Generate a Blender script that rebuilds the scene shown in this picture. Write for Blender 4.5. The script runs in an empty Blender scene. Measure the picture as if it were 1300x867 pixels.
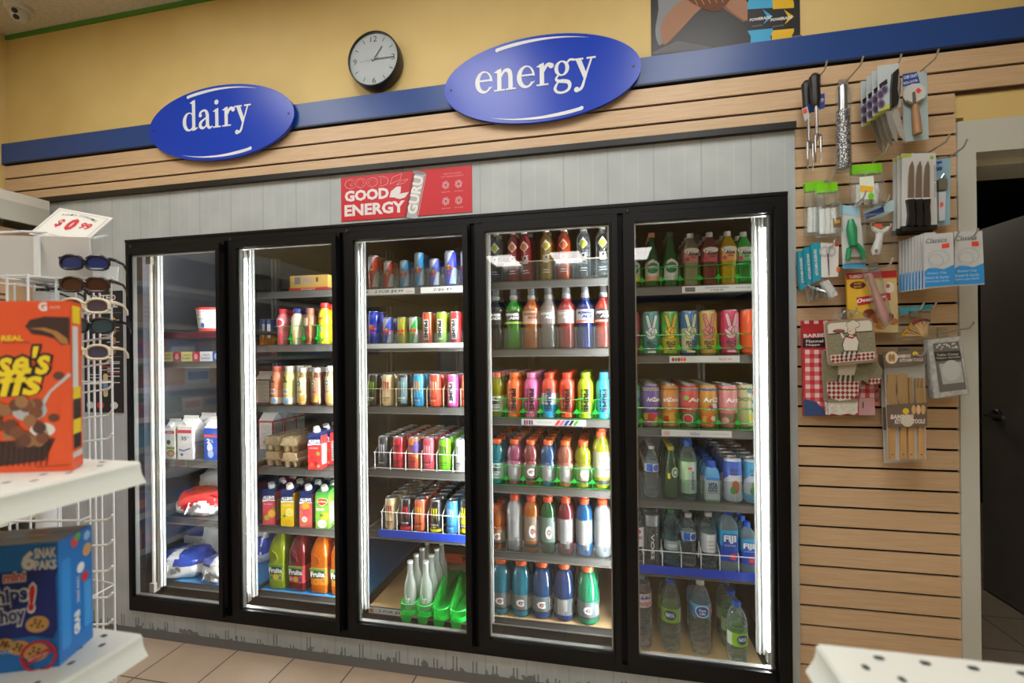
import bpy, math, random
from math import sin, cos, pi, radians, sqrt, atan2
from mathutils import Vector, Matrix, noise
from mathutils.geometry import tessellate_polygon
random.seed(7)
SC = bpy.context.scene
COL = SC.collection
# ------------------------------------------------------------------ camera model (1300 x 867 frame)
FPX, YAW, ROLL, CAMD, V0, CAMZ = 590.0, .2056, -.0111, 2.033, 445.95, 1.49
def ray(px, py):
    c, s = cos(ROLL), sin(ROLL)
    a, b = px-650, py-V0
    rt, up = (c*a+s*b)/FPX, -(-s*a+c*b)/FPX
    return cos(YAW)*rt-sin(YAW), sin(YAW)*rt+cos(YAW), up
def at(px, py, y=None, x=None, z=None):
    dx, dy, up = ray(px, py)
    if y is not None: t = (y+CAMD)/dy
    elif x is not None: t = x/dx
    else: t = (z-CAMZ)/up
    return Vector((dx*t, -CAMD+dy*t, CAMZ+up*t))
def atx(px, z, y):            # world X of a pixel column at height z, depth y
    py = 446
    for _ in range(4):
        p = at(px, py, y=y)
        fw = sin(-YAW)*p.x+cos(YAW)*(y+CAMD)
        py = V0-(z-CAMZ)*FPX/fw+(px-650)*ROLL
    return p.x
# ------------------------------------------------------------------ materials
def lin(h):
    h = h.lstrip('#')
    v = [int(h[i:i+2], 16)/255 for i in (0, 2, 4)]
    return tuple((c/12.92 if c <= .04045 else ((c+.055)/1.055)**2.4) for c in v)+(1,)
MC = {}
def nt(name):
    m = bpy.data.materials.new(name); m.use_nodes = True
    t = m.node_tree; t.nodes.clear()
    o = t.nodes.new('ShaderNodeOutputMaterial')
    return m, t, o
def P(h, rough=.5, metal=0., coat=0., spec=.5):
    k = ('p', h, rough, metal, coat, spec)
    if k in MC: return MC[k]
    m, t, o = nt('paint_'+h)
    b = t.nodes.new('ShaderNodeBsdfPrincipled')
    n = t.nodes.new('ShaderNodeTexNoise'); n.inputs['Scale'].default_value = 60; n.inputs['Detail'].default_value = 3
    r = t.nodes.new('ShaderNodeMapRange'); r.inputs['To Min'].default_value = max(.02, rough-.012); r.inputs['To Max'].default_value = min(1, rough+.012)
    t.links.new(n.outputs['Fac'], r.inputs['Value']); t.links.new(r.outputs['Result'], b.inputs['Roughness'])
    b.inputs['Base Color'].default_value = lin(h)
    b.inputs['Metallic'].default_value = metal; b.inputs['Coat Weight'].default_value = coat
    b.inputs['Specular IOR Level'].default_value = spec
    t.links.new(b.outputs[0], o.inputs[0]); MC[k] = m
    return m
def DRINK(h, fac=.62, rough=.12):          # coloured liquid in clear plastic
    k = ('d', h, fac, rough)
    if k in MC: return MC[k]
    m, t, o = nt('drink_'+h)
    b = t.nodes.new('ShaderNodeBsdfPrincipled'); b.inputs['Base Color'].default_value = lin(h); b.inputs['Roughness'].default_value = rough
    tl = t.nodes.new('ShaderNodeBsdfTranslucent'); tl.inputs['Color'].default_value = lin(h)
    mx0 = t.nodes.new('ShaderNodeMixShader'); mx0.inputs[0].default_value = .3
    t.links.new(b.outputs[0], mx0.inputs[1]); t.links.new(tl.outputs[0], mx0.inputs[2])
    tr = t.nodes.new('ShaderNodeBsdfTransparent'); tr.inputs['Color'].default_value = lin(h)
    mx = t.nodes.new('ShaderNodeMixShader'); mx.inputs[0].default_value = fac
    t.links.new(tr.outputs[0], mx.inputs[1]); t.links.new(mx0.outputs[0], mx.inputs[2])
    gl = t.nodes.new('ShaderNodeBsdfGlossy'); gl.inputs['Roughness'].default_value = .07
    fr = t.nodes.new('ShaderNodeFresnel'); fr.inputs['IOR'].default_value = 1.55
    ge = t.nodes.new('ShaderNodeNewGeometry'); iv = t.nodes.new('ShaderNodeMath'); iv.operation = 'SUBTRACT'; iv.inputs[0].default_value = 1; t.links.new(ge.outputs['Backfacing'], iv.inputs[1])
    mu = t.nodes.new('ShaderNodeMath'); mu.operation = 'MULTIPLY'; t.links.new(fr.outputs[0], mu.inputs[0]); t.links.new(iv.outputs[0], mu.inputs[1])
    m2 = t.nodes.new('ShaderNodeMixShader'); t.links.new(mu.outputs[0], m2.inputs[0]); t.links.new(mx.outputs[0], m2.inputs[1]); t.links.new(gl.outputs[0], m2.inputs[2])
    t.links.new(m2.outputs[0], o.inputs[0]); MC[k] = m
    return m
def CLEAR(h='f4f8f8', lo=.05, hi=.5, pw=2.2, rough=.06, wave=0, body='e8f0f0'):   # thin clear plastic or glass
    k = ('c', h, lo, hi, pw, rough, wave, body)
    if k in MC: return MC[k]
    m, t, o = nt('clear_'+h)
    lw = t.nodes.new('ShaderNodeLayerWeight'); lw.inputs['Blend'].default_value = .5
    p = t.nodes.new('ShaderNodeMath'); p.operation = 'POWER'; p.inputs[1].default_value = pw
    r = t.nodes.new('ShaderNodeMapRange'); r.inputs['To Min'].default_value = lo; r.inputs['To Max'].default_value = hi
    t.links.new(lw.outputs['Facing'], p.inputs[0]); t.links.new(p.outputs[0], r.inputs['Value'])
    b = t.nodes.new('ShaderNodeBsdfDiffuse'); b.inputs['Color'].default_value = lin(body)
    tl = t.nodes.new('ShaderNodeBsdfTranslucent'); tl.inputs['Color'].default_value = lin(body)
    bt = t.nodes.new('ShaderNodeMixShader'); bt.inputs[0].default_value = .45
    gl = t.nodes.new('ShaderNodeBsdfGlossy'); gl.inputs['Roughness'].default_value = rough
    fr = t.nodes.new('ShaderNodeFresnel'); fr.inputs['IOR'].default_value = 1.5
    ge = t.nodes.new('ShaderNodeNewGeometry')
    iv = t.nodes.new('ShaderNodeMath'); iv.operation = 'SUBTRACT'; iv.inputs[0].default_value = 1; t.links.new(ge.outputs['Backfacing'], iv.inputs[1])
    mu = t.nodes.new('ShaderNodeMath'); mu.operation = 'MULTIPLY'; t.links.new(fr.outputs[0], mu.inputs[0]); t.links.new(iv.outputs[0], mu.inputs[1])
    if wave:
        n = t.nodes.new('ShaderNodeTexNoise'); n.inputs['Scale'].default_value = wave; n.inputs['Detail'].default_value = 2
        tc = t.nodes.new('ShaderNodeTexCoord'); t.links.new(tc.outputs['Object'], n.inputs[0])
        bp = t.nodes.new('ShaderNodeBump'); bp.inputs['Strength'].default_value = .8; bp.inputs['Distance'].default_value = .02
        t.links.new(n.outputs['Fac'], bp.inputs['Height'])
        for q in (b, lw, gl, fr): t.links.new(bp.outputs[0], q.inputs['Normal'])
    tr = t.nodes.new('ShaderNodeBsdfTransparent'); tr.inputs['Color'].default_value = lin(h)
    mx = t.nodes.new('ShaderNodeMixShader'); m2 = t.nodes.new('ShaderNodeMixShader')
    L = t.links.new
    L(b.outputs[0], bt.inputs[1]); L(tl.outputs[0], bt.inputs[2])
    L(r.outputs[0], mx.inputs[0]); L(tr.outputs[0], mx.inputs[1]); L(bt.outputs[0], mx.inputs[2])
    L(mu.outputs[0], m2.inputs[0]); L(mx.outputs[0], m2.inputs[1]); L(gl.outputs[0], m2.inputs[2])
    L(m2.outputs[0], o.inputs[0]); MC[k] = m
    return m
def PANE():
    if 'pane' in MC: return MC['pane']
    m, t, o = nt('door_glass')
    f = t.nodes.new('ShaderNodeFresnel'); f.inputs['IOR'].default_value = 1.5
    g = t.nodes.new('ShaderNodeNewGeometry')
    iv = t.nodes.new('ShaderNodeMath'); iv.operation = 'SUBTRACT'; iv.inputs[0].default_value = 1
    t.links.new(g.outputs['Backfacing'], iv.inputs[1])
    mu = t.nodes.new('ShaderNodeMath'); mu.operation = 'MULTIPLY'; t.links.new(f.outputs[0], mu.inputs[0]); t.links.new(iv.outputs[0], mu.inputs[1])
    m2 = t.nodes.new('ShaderNodeMath'); m2.operation = 'MULTIPLY'; m2.inputs[1].default_value = 2.1; t.links.new(mu.outputs[0], m2.inputs[0])
    tr = t.nodes.new('ShaderNodeBsdfTransparent'); tr.inputs['Color'].default_value = (.96, .975, .97, 1)
    gl = t.nodes.new('ShaderNodeBsdfGlossy'); gl.inputs['Roughness'].default_value = .01
    mx = t.nodes.new('ShaderNodeMixShader')
    t.links.new(m2.outputs[0], mx.inputs[0]); t.links.new(tr.outputs[0], mx.inputs[1]); t.links.new(gl.outputs[0], mx.inputs[2])
    t.links.new(mx.outputs[0], o.inputs[0]); MC['pane'] = m
    return m
def EMIT(h, s):
    k = ('e', h, s)
    if k in MC: return MC[k]
    m, t, o = nt('lamp_'+h); e = t.nodes.new('ShaderNodeEmission'); e.inputs[0].default_value = lin(h); e.inputs[1].default_value = s
    t.links.new(e.outputs[0], o.inputs[0]); MC[k] = m
    return m
def NOISY(name, c1, c2, scale, rough=.6, stretch=(1, 1, 1), detail=4, bump=0, lo=.35, hi=.65, metal=0):
    if name in MC: return MC[name]
    m, t, o = nt(name)
    tc = t.nodes.new('ShaderNodeTexCoord'); mp = t.nodes.new('ShaderNodeMapping'); mp.inputs['Scale'].default_value = stretch
    n = t.nodes.new('ShaderNodeTexNoise'); n.inputs['Scale'].default_value = scale; n.inputs['Detail'].default_value = detail
    cr = t.nodes.new('ShaderNodeValToRGB'); e = cr.color_ramp.elements
    e[0].position, e[0].color, e[1].position, e[1].color = lo, lin(c1), hi, lin(c2)
    b = t.nodes.new('ShaderNodeBsdfPrincipled'); b.inputs['Roughness'].default_value = rough; b.inputs['Metallic'].default_value = metal
    L = t.links.new
    L(tc.outputs['Object'], mp.inputs[0]); L(mp.outputs[0], n.inputs[0]); L(n.outputs['Fac'], cr.inputs[0]); L(cr.outputs[0], b.inputs['Base Color'])
    if bump:
        bp = t.nodes.new('ShaderNodeBump'); bp.inputs['Strength'].default_value = bump; bp.inputs['Distance'].default_value = .01
        L(n.outputs['Fac'], bp.inputs['Height']); L(bp.outputs[0], b.inputs['Normal'])
    L(b.outputs[0], o.inputs[0]); MC[name] = m
    return m
# ------------------------------------------------------------------ geometry collector
def split(tris, lim):
    out, st = [], list(tris)
    while st:
        t = st.pop()
        d = [(abs(t[i][0]-t[(i+1) % 3][0]), i) for i in range(3)]
        m, i = max(d)
        if m <= lim: out.append(t); continue
        a, b, c = t[i], t[(i+1) % 3], t[(i+2) % 3]
        h = ((a[0]+b[0])/2, (a[1]+b[1])/2)
        st += [(a, h, c), (h, b, c)]
    return out
TX = {}
def glyphs(s, bold, shear):
    k = (s, bold, shear)
    if k not in TX:
        cu = bpy.data.curves.new('lettering', 'FONT'); cu.body = s; cu.resolution_u = 2; cu.offset = bold; cu.shear = shear; cu.fill_mode = 'FRONT'
        ob = bpy.data.objects.new('lettering', cu); COL.objects.link(ob)
        me = bpy.data.meshes.new_from_object(ob.evaluated_get(bpy.context.evaluated_depsgraph_get()))
        me.calc_loop_triangles()
        v = [(p.co.x, p.co.y) for p in me.vertices]
        x0, x1 = min(p[0] for p in v), max(p[0] for p in v); y0, y1 = min(p[1] for p in v), max(p[1] for p in v)
        v = [((p[0]-x0)/(x1-x0)-.5, (p[1]-y0)/(y1-y0)-.5) for p in v]
        TX[k] = [tuple(v[i] for i in t.vertices) for t in me.loop_triangles]
        bpy.data.objects.remove(ob); bpy.data.curves.remove(cu); bpy.data.meshes.remove(me)
    return TX[k]
def wrap(r, off=.0005):
    return lambda u, v: (((r+off)*sin(u/r)), -(r+off)*cos(u/r), v)
def front(y):                                   # flat picture plane facing -y
    return lambda u, v: (u, y, v)
def ell(cx, cy, rx, ry, n=20, a0=0, a1=2*pi):
    full = abs(a1-a0-2*pi) < 1e-6
    k = n if full else n+1
    return [(cx+rx*cos(a0+(a1-a0)*i/n), cy+ry*sin(a0+(a1-a0)*i/n)) for i in range(k)]
def rc(x0, y0, x1, y1): return [(x0, y0), (x1, y0), (x1, y1), (x0, y1)]
def rrect(x0, y0, x1, y1, r, n=4):
    p = []
    for cx, cy, a in ((x1-r, y1-r, 0), (x0+r, y1-r, pi/2), (x0+r, y0+r, pi), (x1-r, y0+r, 3*pi/2)):
        p += [(cx+r*cos(a+i*pi/2/n), cy+r*sin(a+i*pi/2/n)) for i in range(n+1)]
    return p
def curve(pts, n=5, closed=False):           # Catmull-Rom through the points
    o = []; N = len(pts)
    for i in range(N if closed else N-1):
        q = [pts[(i+k) % N] if closed else pts[min(max(i+k, 0), N-1)] for k in (-1, 0, 1, 2)]
        for j in range(n):
            t = j/n; o.append(tuple(.5*(2*b+(c-a)*t+(2*a-5*b+4*c-d)*t*t+(3*b-a-3*c+d)*t**3) for a, b, c, d in zip(*q)))
    return o if closed else o+[tuple(pts[-1])]
class G:
    def __init__(s): s.v = []; s.f = []; s.m = []; s.mats = []; s.k = 0
    def mi(s, m):
        if m not in s.mats: s.mats.append(m)
        return s.mats.index(m)
    def face(s, pts, m):
        b = len(s.v); s.v += [tuple(p) for p in pts]; s.f.append(tuple(range(b, b+len(pts)))); s.m.append(s.mi(m))
    def add(s, vs, fs, m):
        b = len(s.v); s.v += [tuple(p) for p in vs]; k = s.mi(m)
        for f in fs: s.f.append(tuple(i+b for i in f)); s.m.append(k)
    def box(s, x0, x1, y0, y1, z0, z1, m):
        v = [(x, y, z) for z in (z0, z1) for y in (y0, y1) for x in (x0, x1)]
        s.add(v, [(0, 2, 3, 1), (4, 5, 7, 6), (0, 1, 5, 4), (2, 6, 7, 3), (0, 4, 6, 2), (1, 3, 7, 5)], m); return s
    def prism(s, out, fa, fb, m, cap=True, close=True):   # outline extruded between two maps
        n = len(out); v = [fa(*p) for p in out]+[fb(*p) for p in out]
        s.add(v, [(i, (i+1) % n, n+(i+1) % n, n+i) for i in range(n if close else n-1)], m)
        if cap:
            t = tessellate_polygon([[Vector((p[0], p[1], 0)) for p in out]])
            s.add(v[:n], [tuple(q) for q in t], m); s.add(v[n:], [tuple(q) for q in t], m)
        return s
    def xprism(s, out, x0, x1, m): return s.prism(out, lambda a, b: (x0, a, b), lambda a, b: (x1, a, b), m)
    def yprism(s, out, y0, y1, m): return s.prism(out, lambda a, b: (a, y0, b), lambda a, b: (a, y1, b), m)
    def zprism(s, out, z0, z1, m): return s.prism(out, lambda a, b: (a, b, z0), lambda a, b: (a, b, z1), m)
    def lathe(s, prof, m, n=20, c=(0, 0, 0), sq=0, seg=None):
        v, f = [], []
        for r, z in prof:
            for i in range(n):
                a = 2*pi*(i+.5)/n
                k = 1
                if sq: k = 1/(abs(cos(a))**sq+abs(sin(a))**sq)**(1/sq)
                v.append((c[0]+r*k*cos(a), c[1]+r*k*sin(a), c[2]+z))
        for j in range(len(prof)-1):
            for i in range(n): f.append((j*n+i, j*n+(i+1) % n, (j+1)*n+(i+1) % n, (j+1)*n+i))
        s.add(v, f, m); return s
    def tube(s, pts, r, m, n=6, cap=True):
        pts = [Vector(p) for p in pts]; v, f = [], []
        for i, p in enumerate(pts):
            d = ((pts[min(i+1, len(pts)-1)]-pts[max(i-1, 0)])).normalized()
            u = d.cross(Vector((0, 0, 1)) if abs(d.z) < .9 else Vector((1, 0, 0))).normalized(); w = d.cross(u)
            rr = r[i] if isinstance(r, (list, tuple)) else r
            for k in range(n): v.append(p+rr*(u*cos(2*pi*k/n)+w*sin(2*pi*k/n)))
        for i in range(len(pts)-1):
            for k in range(n): f.append((i*n+k, i*n+(k+1) % n, (i+1)*n+(k+1) % n, (i+1)*n+k))
        if cap: f += [tuple(range(n))[::-1], tuple(range((len(pts)-1)*n, len(pts)*n))]
        s.add(v, f, m); return s
    def poly(s, pts, m, fn, lim=None):
        t = [tuple(pts[i] for i in q) for q in tessellate_polygon([[Vector((p[0], p[1], 0)) for p in pts]])]
        return s.tris(t, m, fn, lim)
    def tris(s, t, m, fn, lim=None):
        # every printed shape sits a hair above the one printed before it
        if lim: t = split(t, lim)
        s.k = (s.k+1) % 60; o = Vector((0, 0, 0))
        for q in t:
            w = [Vector(fn(*p)) for p in q]; n = (w[1]-w[0]).cross(w[2]-w[0])
            if n.length > 1e-12:
                n.normalize()
                if (n.y > .15) or (abs(n.y) <= .15 and (n.x+n.z) < 0): n = -n
                o = n*(s.k*1.6e-5)
            s.face([v+o for v in w], m)
        return s
    def text(s, st, cx, cy, w, h, m, fn, rot=0, bold=.0, shear=0, lim=None):
        c, k = cos(rot), sin(rot)
        t = [tuple((cx+c*a*w-k*b*h, cy+k*a*w+c*b*h) for a, b in q) for q in glyphs(st, bold, shear)]
        return s.tris(t, m, fn, lim)
    def stroke(s, pts, w, m, fn, lim=None):     # a flat line of width w (or widths per point)
        L, R = [], []
        for i, p in enumerate(pts):
            a, b = pts[max(i-1, 0)], pts[min(i+1, len(pts)-1)]
            dx, dy = b[0]-a[0], b[1]-a[1]; q = sqrt(dx*dx+dy*dy) or 1
            ww = (w[i] if isinstance(w, (list, tuple)) else w)/2
            L.append((p[0]-dy/q*ww, p[1]+dx/q*ww)); R.append((p[0]+dy/q*ww, p[1]-dx/q*ww))
        return s.tris([q for i in range(len(pts)-1) for q in ((L[i], L[i+1], R[i+1]), (L[i], R[i+1], R[i]))], m, fn, lim)
    def mesh(s, name, smooth=35):
        me = bpy.data.meshes.new(name); me.from_pydata(s.v, [], s.f)
        for m in s.mats: me.materials.append(m)
        me.polygons.foreach_set('material_index', s.m)
        if smooth:
            me.polygons.foreach_set('use_smooth', [True]*len(s.f))
            import bmesh
            bm = bmesh.new(); bm.from_mesh(me); bmesh.ops.remove_doubles(bm, verts=bm.verts, dist=1e-6); 
            bmesh.ops.recalc_face_normals(bm, faces=bm.faces); bm.to_mesh(me); bm.free()
            me.set_sharp_from_angle(angle=radians(smooth))
        me.update(); return me
# ------------------------------------------------------------------ objects
def obj(name, me, parent=None):
    if isinstance(me, G): me = me.mesh(name)
    o = bpy.data.objects.new(name, me); COL.objects.link(o)
    if parent is not None: o.parent = parent
    return o
def tag(o, label, cat, group=None, kind=None):
    o['label'] = label; o['category'] = cat
    if group: o['group'] = group
    if kind: o['kind'] = kind
    return o
def thing(name, label, cat, loc=(0, 0, 0), rz=0, group=None):
    o = bpy.data.objects.new(name, None); COL.objects.link(o); o.location = loc; o.rotation_euler = (0, 0, rz)
    o.empty_display_size = .05
    return tag(o, label, cat, group)
def struct(name, g, label=None):
    o = obj(name, g); o['kind'] = 'structure'
    o['label'] = label or name.replace('_', ' '); o['category'] = name.split('_')[0]
    return o
def inst(kind, loc, label, group=None, rz=0, ry=0, sc=1, xy=1):
    name, cat, parts = kind
    t = thing(name, label, cat, loc, rz, group); t.rotation_euler = (0, ry, rz); t.scale = (sc*xy, sc*xy, sc)
    for p in parts:
        c = obj(p[0], p[1], t)
        if len(p) > 2:
            for q in p[2]: obj(q[0], q[1], c)
    return t
WHITE, BLACK, SILVER = P('e9e9e6', .5), P('141416', .45), P('c9cbcc', .3, 1)
# ================================================================== THE SETTING
def slat_mat():
    m, t, o = nt('maple_slat')
    L = t.links.new
    tc = t.nodes.new('ShaderNodeTexCoord'); mp = t.nodes.new('ShaderNodeMapping'); mp.inputs['Scale'].default_value = (2.5, 1, 40)
    n = t.nodes.new('ShaderNodeTexNoise'); n.inputs['Scale'].default_value = 3; n.inputs['Detail'].default_value = 5
    cr = t.nodes.new('ShaderNodeValToRGB'); e = cr.color_ramp.elements
    e[0].position, e[0].color, e[1].position, e[1].color = .3, lin('cfae89'), .7, lin('dcc09b')
    n2 = t.nodes.new('ShaderNodeTexNoise'); n2.inputs['Scale'].default_value = 1.3
    mx = t.nodes.new('ShaderNodeMix'); mx.data_type = 'RGBA'; mx.blend_type = 'MULTIPLY'; mx.inputs[0].default_value = .18
    b = t.nodes.new('ShaderNodeBsdfPrincipled'); b.inputs['Roughness'].default_value = .45
    L(tc.outputs['Object'], mp.inputs[0]); L(mp.outputs[0], n.inputs[0]); L(tc.outputs['Object'], n2.inputs[0]); L(n.outputs['Fac'], cr.inputs[0])
    L(cr.outputs[0], mx.inputs[6]); L(n2.outputs['Fac'], mx.inputs[7]); L(mx.outputs[2], b.inputs['Base Color']); L(b.outputs[0], o.inputs[0])
    return m
def ribbed_mat():                      # cooler wall panel: fine vertical seams and grime near the floor
    m, t, o = nt('cooler_panel_metal'); L = t.links.new
    tc = t.nodes.new('ShaderNodeTexCoord'); sx = t.nodes.new('ShaderNodeSeparateXYZ'); L(tc.outputs['Object'], sx.inputs[0])
    def math(op, a, b=None):
        q = t.nodes.new('ShaderNodeMath'); q.operation = op
        for i, k in enumerate((a, b)):
            if k is None: continue
            if isinstance(k, (int, float)): q.inputs[i].default_value = k
            else: L(k, q.inputs[i])
        return q.outputs[0]
    fr = math('FRACT', math('DIVIDE', sx.outputs['X'], .0635))
    line = math('LESS_THAN', fr, .07)
    fr2 = math('FRACT', math('DIVIDE', sx.outputs['X'], .1905))
    line2 = math('LESS_THAN', fr2, .035)
    n = t.nodes.new('ShaderNodeTexNoise'); n.inputs['Scale'].default_value = 5; n.inputs['Detail'].default_value = 4; L(tc.outputs['Object'], n.inputs[0])
    mp = t.nodes.new('ShaderNodeMapping'); mp.inputs['Scale'].default_value = (26, 1, 18); L(tc.outputs['Object'], mp.inputs[0])
    ns = t.nodes.new('ShaderNodeTexNoise'); ns.inputs['Scale'].default_value = 1; ns.inputs['Detail'].default_value = 3; L(mp.outputs[0], ns.inputs[0])
    # scuffs: streaks whose threshold rises with height
    fa = math('FRACT', math('DIVIDE', sx.outputs['X'], .0953))
    pair = math('LESS_THAN', math('ABSOLUTE', math('SUBTRACT', math('ABSOLUTE', math('SUBTRACT', fa, .5)), .09)), .035)
    thr = math('MULTIPLY', sx.outputs['Z'], 3.6)
    wn = t.nodes.new('ShaderNodeTexWhiteNoise'); wn.noise_dimensions = '1D'; L(math('FLOOR', math('DIVIDE', sx.outputs['X'], .0953)), wn.inputs['W'])
    st1 = math('MULTIPLY', pair, math('LESS_THAN', math('ADD', sx.outputs['Z'], math('MULTIPLY', ns.outputs['Fac'], .03)), math('ADD', math('MULTIPLY', wn.outputs[0], .055), .045)))
    st2 = math('GREATER_THAN', ns.outputs['Fac'], math('ADD', math('MULTIPLY', thr, 1.4), .46))
    st = math('MINIMUM', math('ADD', st1, st2), 1)
    low = math('LESS_THAN', sx.outputs['Z'], .115)
    st = math('MULTIPLY', math('MULTIPLY', st, low), .62)
    cr = t.nodes.new('ShaderNodeValToRGB'); e = cr.color_ramp.elements
    e[0].position, e[0].color, e[1].position, e[1].color = .3, lin('a5aeb1'), .7, lin('b6bec0')
    L(n.outputs['Fac'], cr.inputs[0])
    def mix(a, col, fac):
        q = t.nodes.new('ShaderNodeMix'); q.data_type = 'RGBA'; L(a, q.inputs[6]); q.inputs[7].default_value = lin(col); L(fac, q.inputs[0]); return q.outputs[2]
    c = mix(cr.outputs[0], 'c4cbcc', math('MULTIPLY', line, .35)); c = mix(c, '8d979b', math('MULTIPLY', line2, .6)); c = mix(c, '2b2825', st)
    b = t.nodes.new('ShaderNodeBsdfPrincipled'); b.inputs['Roughness'].default_value = .42
    bp = t.nodes.new('ShaderNodeBump'); bp.inputs['Strength'].default_value = .25; bp.inputs['Distance'].default_value = .004
    L(math('ADD', math('MULTIPLY', line, .5), line2), bp.inputs['Height']); L(bp.outputs[0], b.inputs['Normal'])
    L(c, b.inputs['Base Color']); L(b.outputs[0], o.inputs[0])
    return m
def tile_mat(name, c1, c2, grout):
    m, t, o = nt(name); L = t.links.new
    tc = t.nodes.new('ShaderNodeTexCoord'); mp = t.nodes.new('ShaderNodeMapping'); mp.inputs['Location'].default_value = (.244, .29, 0)
    br = t.nodes.new('ShaderNodeTexBrick'); br.offset = 0; br.squash = 1
    br.inputs['Scale'].default_value = 1; br.inputs['Brick Width'].default_value = .32; br.inputs['Row Height'].default_value = .325
    br.inputs['Mortar Size'].default_value = .0035; br.inputs['Mortar Smooth'].default_value = .1
    br.inputs['Color1'].default_value = lin(c1); br.inputs['Color2'].default_value = lin(c2); br.inputs['Mortar'].default_value = lin(grout)
    n = t.nodes.new('ShaderNodeTexNoise'); n.inputs['Scale'].default_value = 6; n.inputs['Detail'].default_value = 6
    mx = t.nodes.new('ShaderNodeMix'); mx.data_type = 'RGBA'; mx.blend_type = 'MULTIPLY'; mx.inputs[0].default_value = .25
    b = t.nodes.new('ShaderNodeBsdfPrincipled'); b.inputs['Roughness'].default_value = .3
    L(tc.outputs['Object'], mp.inputs[0]); L(mp.outputs[0], br.inputs[0]); L(tc.outputs['Object'], n.inputs[0])
    L(br.outputs[0], mx.inputs[6]); L(n.outputs['Fac'], mx.inputs[7]); L(mx.outputs[2], b.inputs['Base Color']); L(b.outputs[0], o.inputs[0])
    return m
SLAT, RIB = slat_mat(), ribbed_mat()
TILE = tile_mat('floor_tile', 'c4ad95', 'bda68e', '4a443e')
YELLOW = NOISY('yellow_wall_paint', 'd6bc7a', 'ddc585', 3, .6)
GROOVE = P('5b3b20', .7)
BAND = P('1f478c', .35)
XL, XR, YB, ZC = -3.46, 4.6, -9.5, 3.38
GAP = [-2.5537+.6514*k for k in range(6)]
g = G(); g.box(XL-.1, XR+.1, YB-.1, .05, -.08, 0, TILE); struct('floor', g, 'beige tiled floor in front of the coolers')
g = G(); g.box(XL-.1, XR+.1, YB-.1, .2, ZC, ZC+.08, NOISY('ceiling_texture', 'c3bdb0', 'd6d0c2', 90, .9, bump=.4)); struct('ceiling', g, 'pale textured ceiling')
g = G(); g.box(XL, 1.33, .05, .13, 2.36, ZC, YELLOW); g.box(1.33, 2.31, .05, .13, 2.26, ZC, YELLOW); g.box(2.31, XR, .05, .13, 0, ZC, YELLOW)
struct('wall_back', g, 'yellow painted wall above the coolers')
g = G(); g.box(XL-.1, XL, YB, .13, 0, ZC, YELLOW); struct('wall_left', g, 'yellow side wall at the left corner')
g = G(); g.box(XR, XR+.1, YB, .13, 0, ZC, YELLOW); struct('wall_right', g, 'yellow side wall on the right')
g = G(); g.box(XL, XR, YB-.1, YB, 0, ZC, YELLOW); g.box(XL, XR, YB, YB+.02, 2.62, 2.74, BAND); struct('wall_front', g, 'yellow wall at the far end of the store')
# green paint line where wall meets ceiling
g = G(); g.box(XL, XR, .038, .05, ZC-.022, ZC, P('4f8a35', .6)); struct('trim_1', g, 'thin green line along the ceiling edge')
g = G(); g.box(XL, XR, .018, .05, 2.622, 2.733, BAND); g.box(XL, XR, .018, .05, 2.614, 2.622, P('15203a', .5)); struct('trim_2', g, 'long blue band along the wall')
# upper slatwall
def slats(g, x0, x1, zs, y0=.03, bot=None):
    for a, b in zs:
        g.yprism([(x0, a), (x1, a), (x1, b), (x0, b)], y0, y0+.012, SLAT)
        g.box(x0, x1, y0+.011, y0+.02, a-.01, b+.01, GROOVE)
ZG = [2.611-.0797*k for k in range(34)]
g = G(); slats(g, XL, 1.29, [(ZG[k+1]+.005, ZG[k]-.005) for k in range(3)][:3]); slats(g, 1.29, XR, [(ZG[k+1]+.005, ZG[k]-.005) for k in range(2)])
struct('wall_slats', g, 'maple slatwall strip under the blue band')
g = G(); slats(g, .737, 1.292, [(max(0, ZG[k+1]+.0045), ZG[k]-.0045) for k in range(3, 33) if ZG[k] > .02]); struct('wall_slats_right', g, 'maple slatwall panel between cooler and doorway')
g = G(); g.box(XL, .735, -.005, .05, 2.362, 2.388, BLACK); struct('trim_3', g, 'black strip under the upper slatwall')
# grey cooler wall around the door frame
g = G(); F0, F1, FZ0, FZ1 = -2.552, .702, .115, 2.113
g.box(XL, F0, .02, .06, 0, 2.365, RIB); g.box(F1, .737, .02, .06, 0, 2.365, RIB); g.box(F0, F1, .02, .06, FZ1, 2.365, RIB); g.box(F0, F1, .02, .06, 0, FZ0, RIB)
struct('wall_cooler', g, 'pale grey metal cooler wall with scuffed kick panel')
g = G(); g.xprism([(-.03, .001), (.0199, .001), (.0199, .012), (-.006, .006)], XL, .737, P('5c5853', .7)); struct('baseboard_cooler', g, 'dark grout strip along the cooler base')
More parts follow.
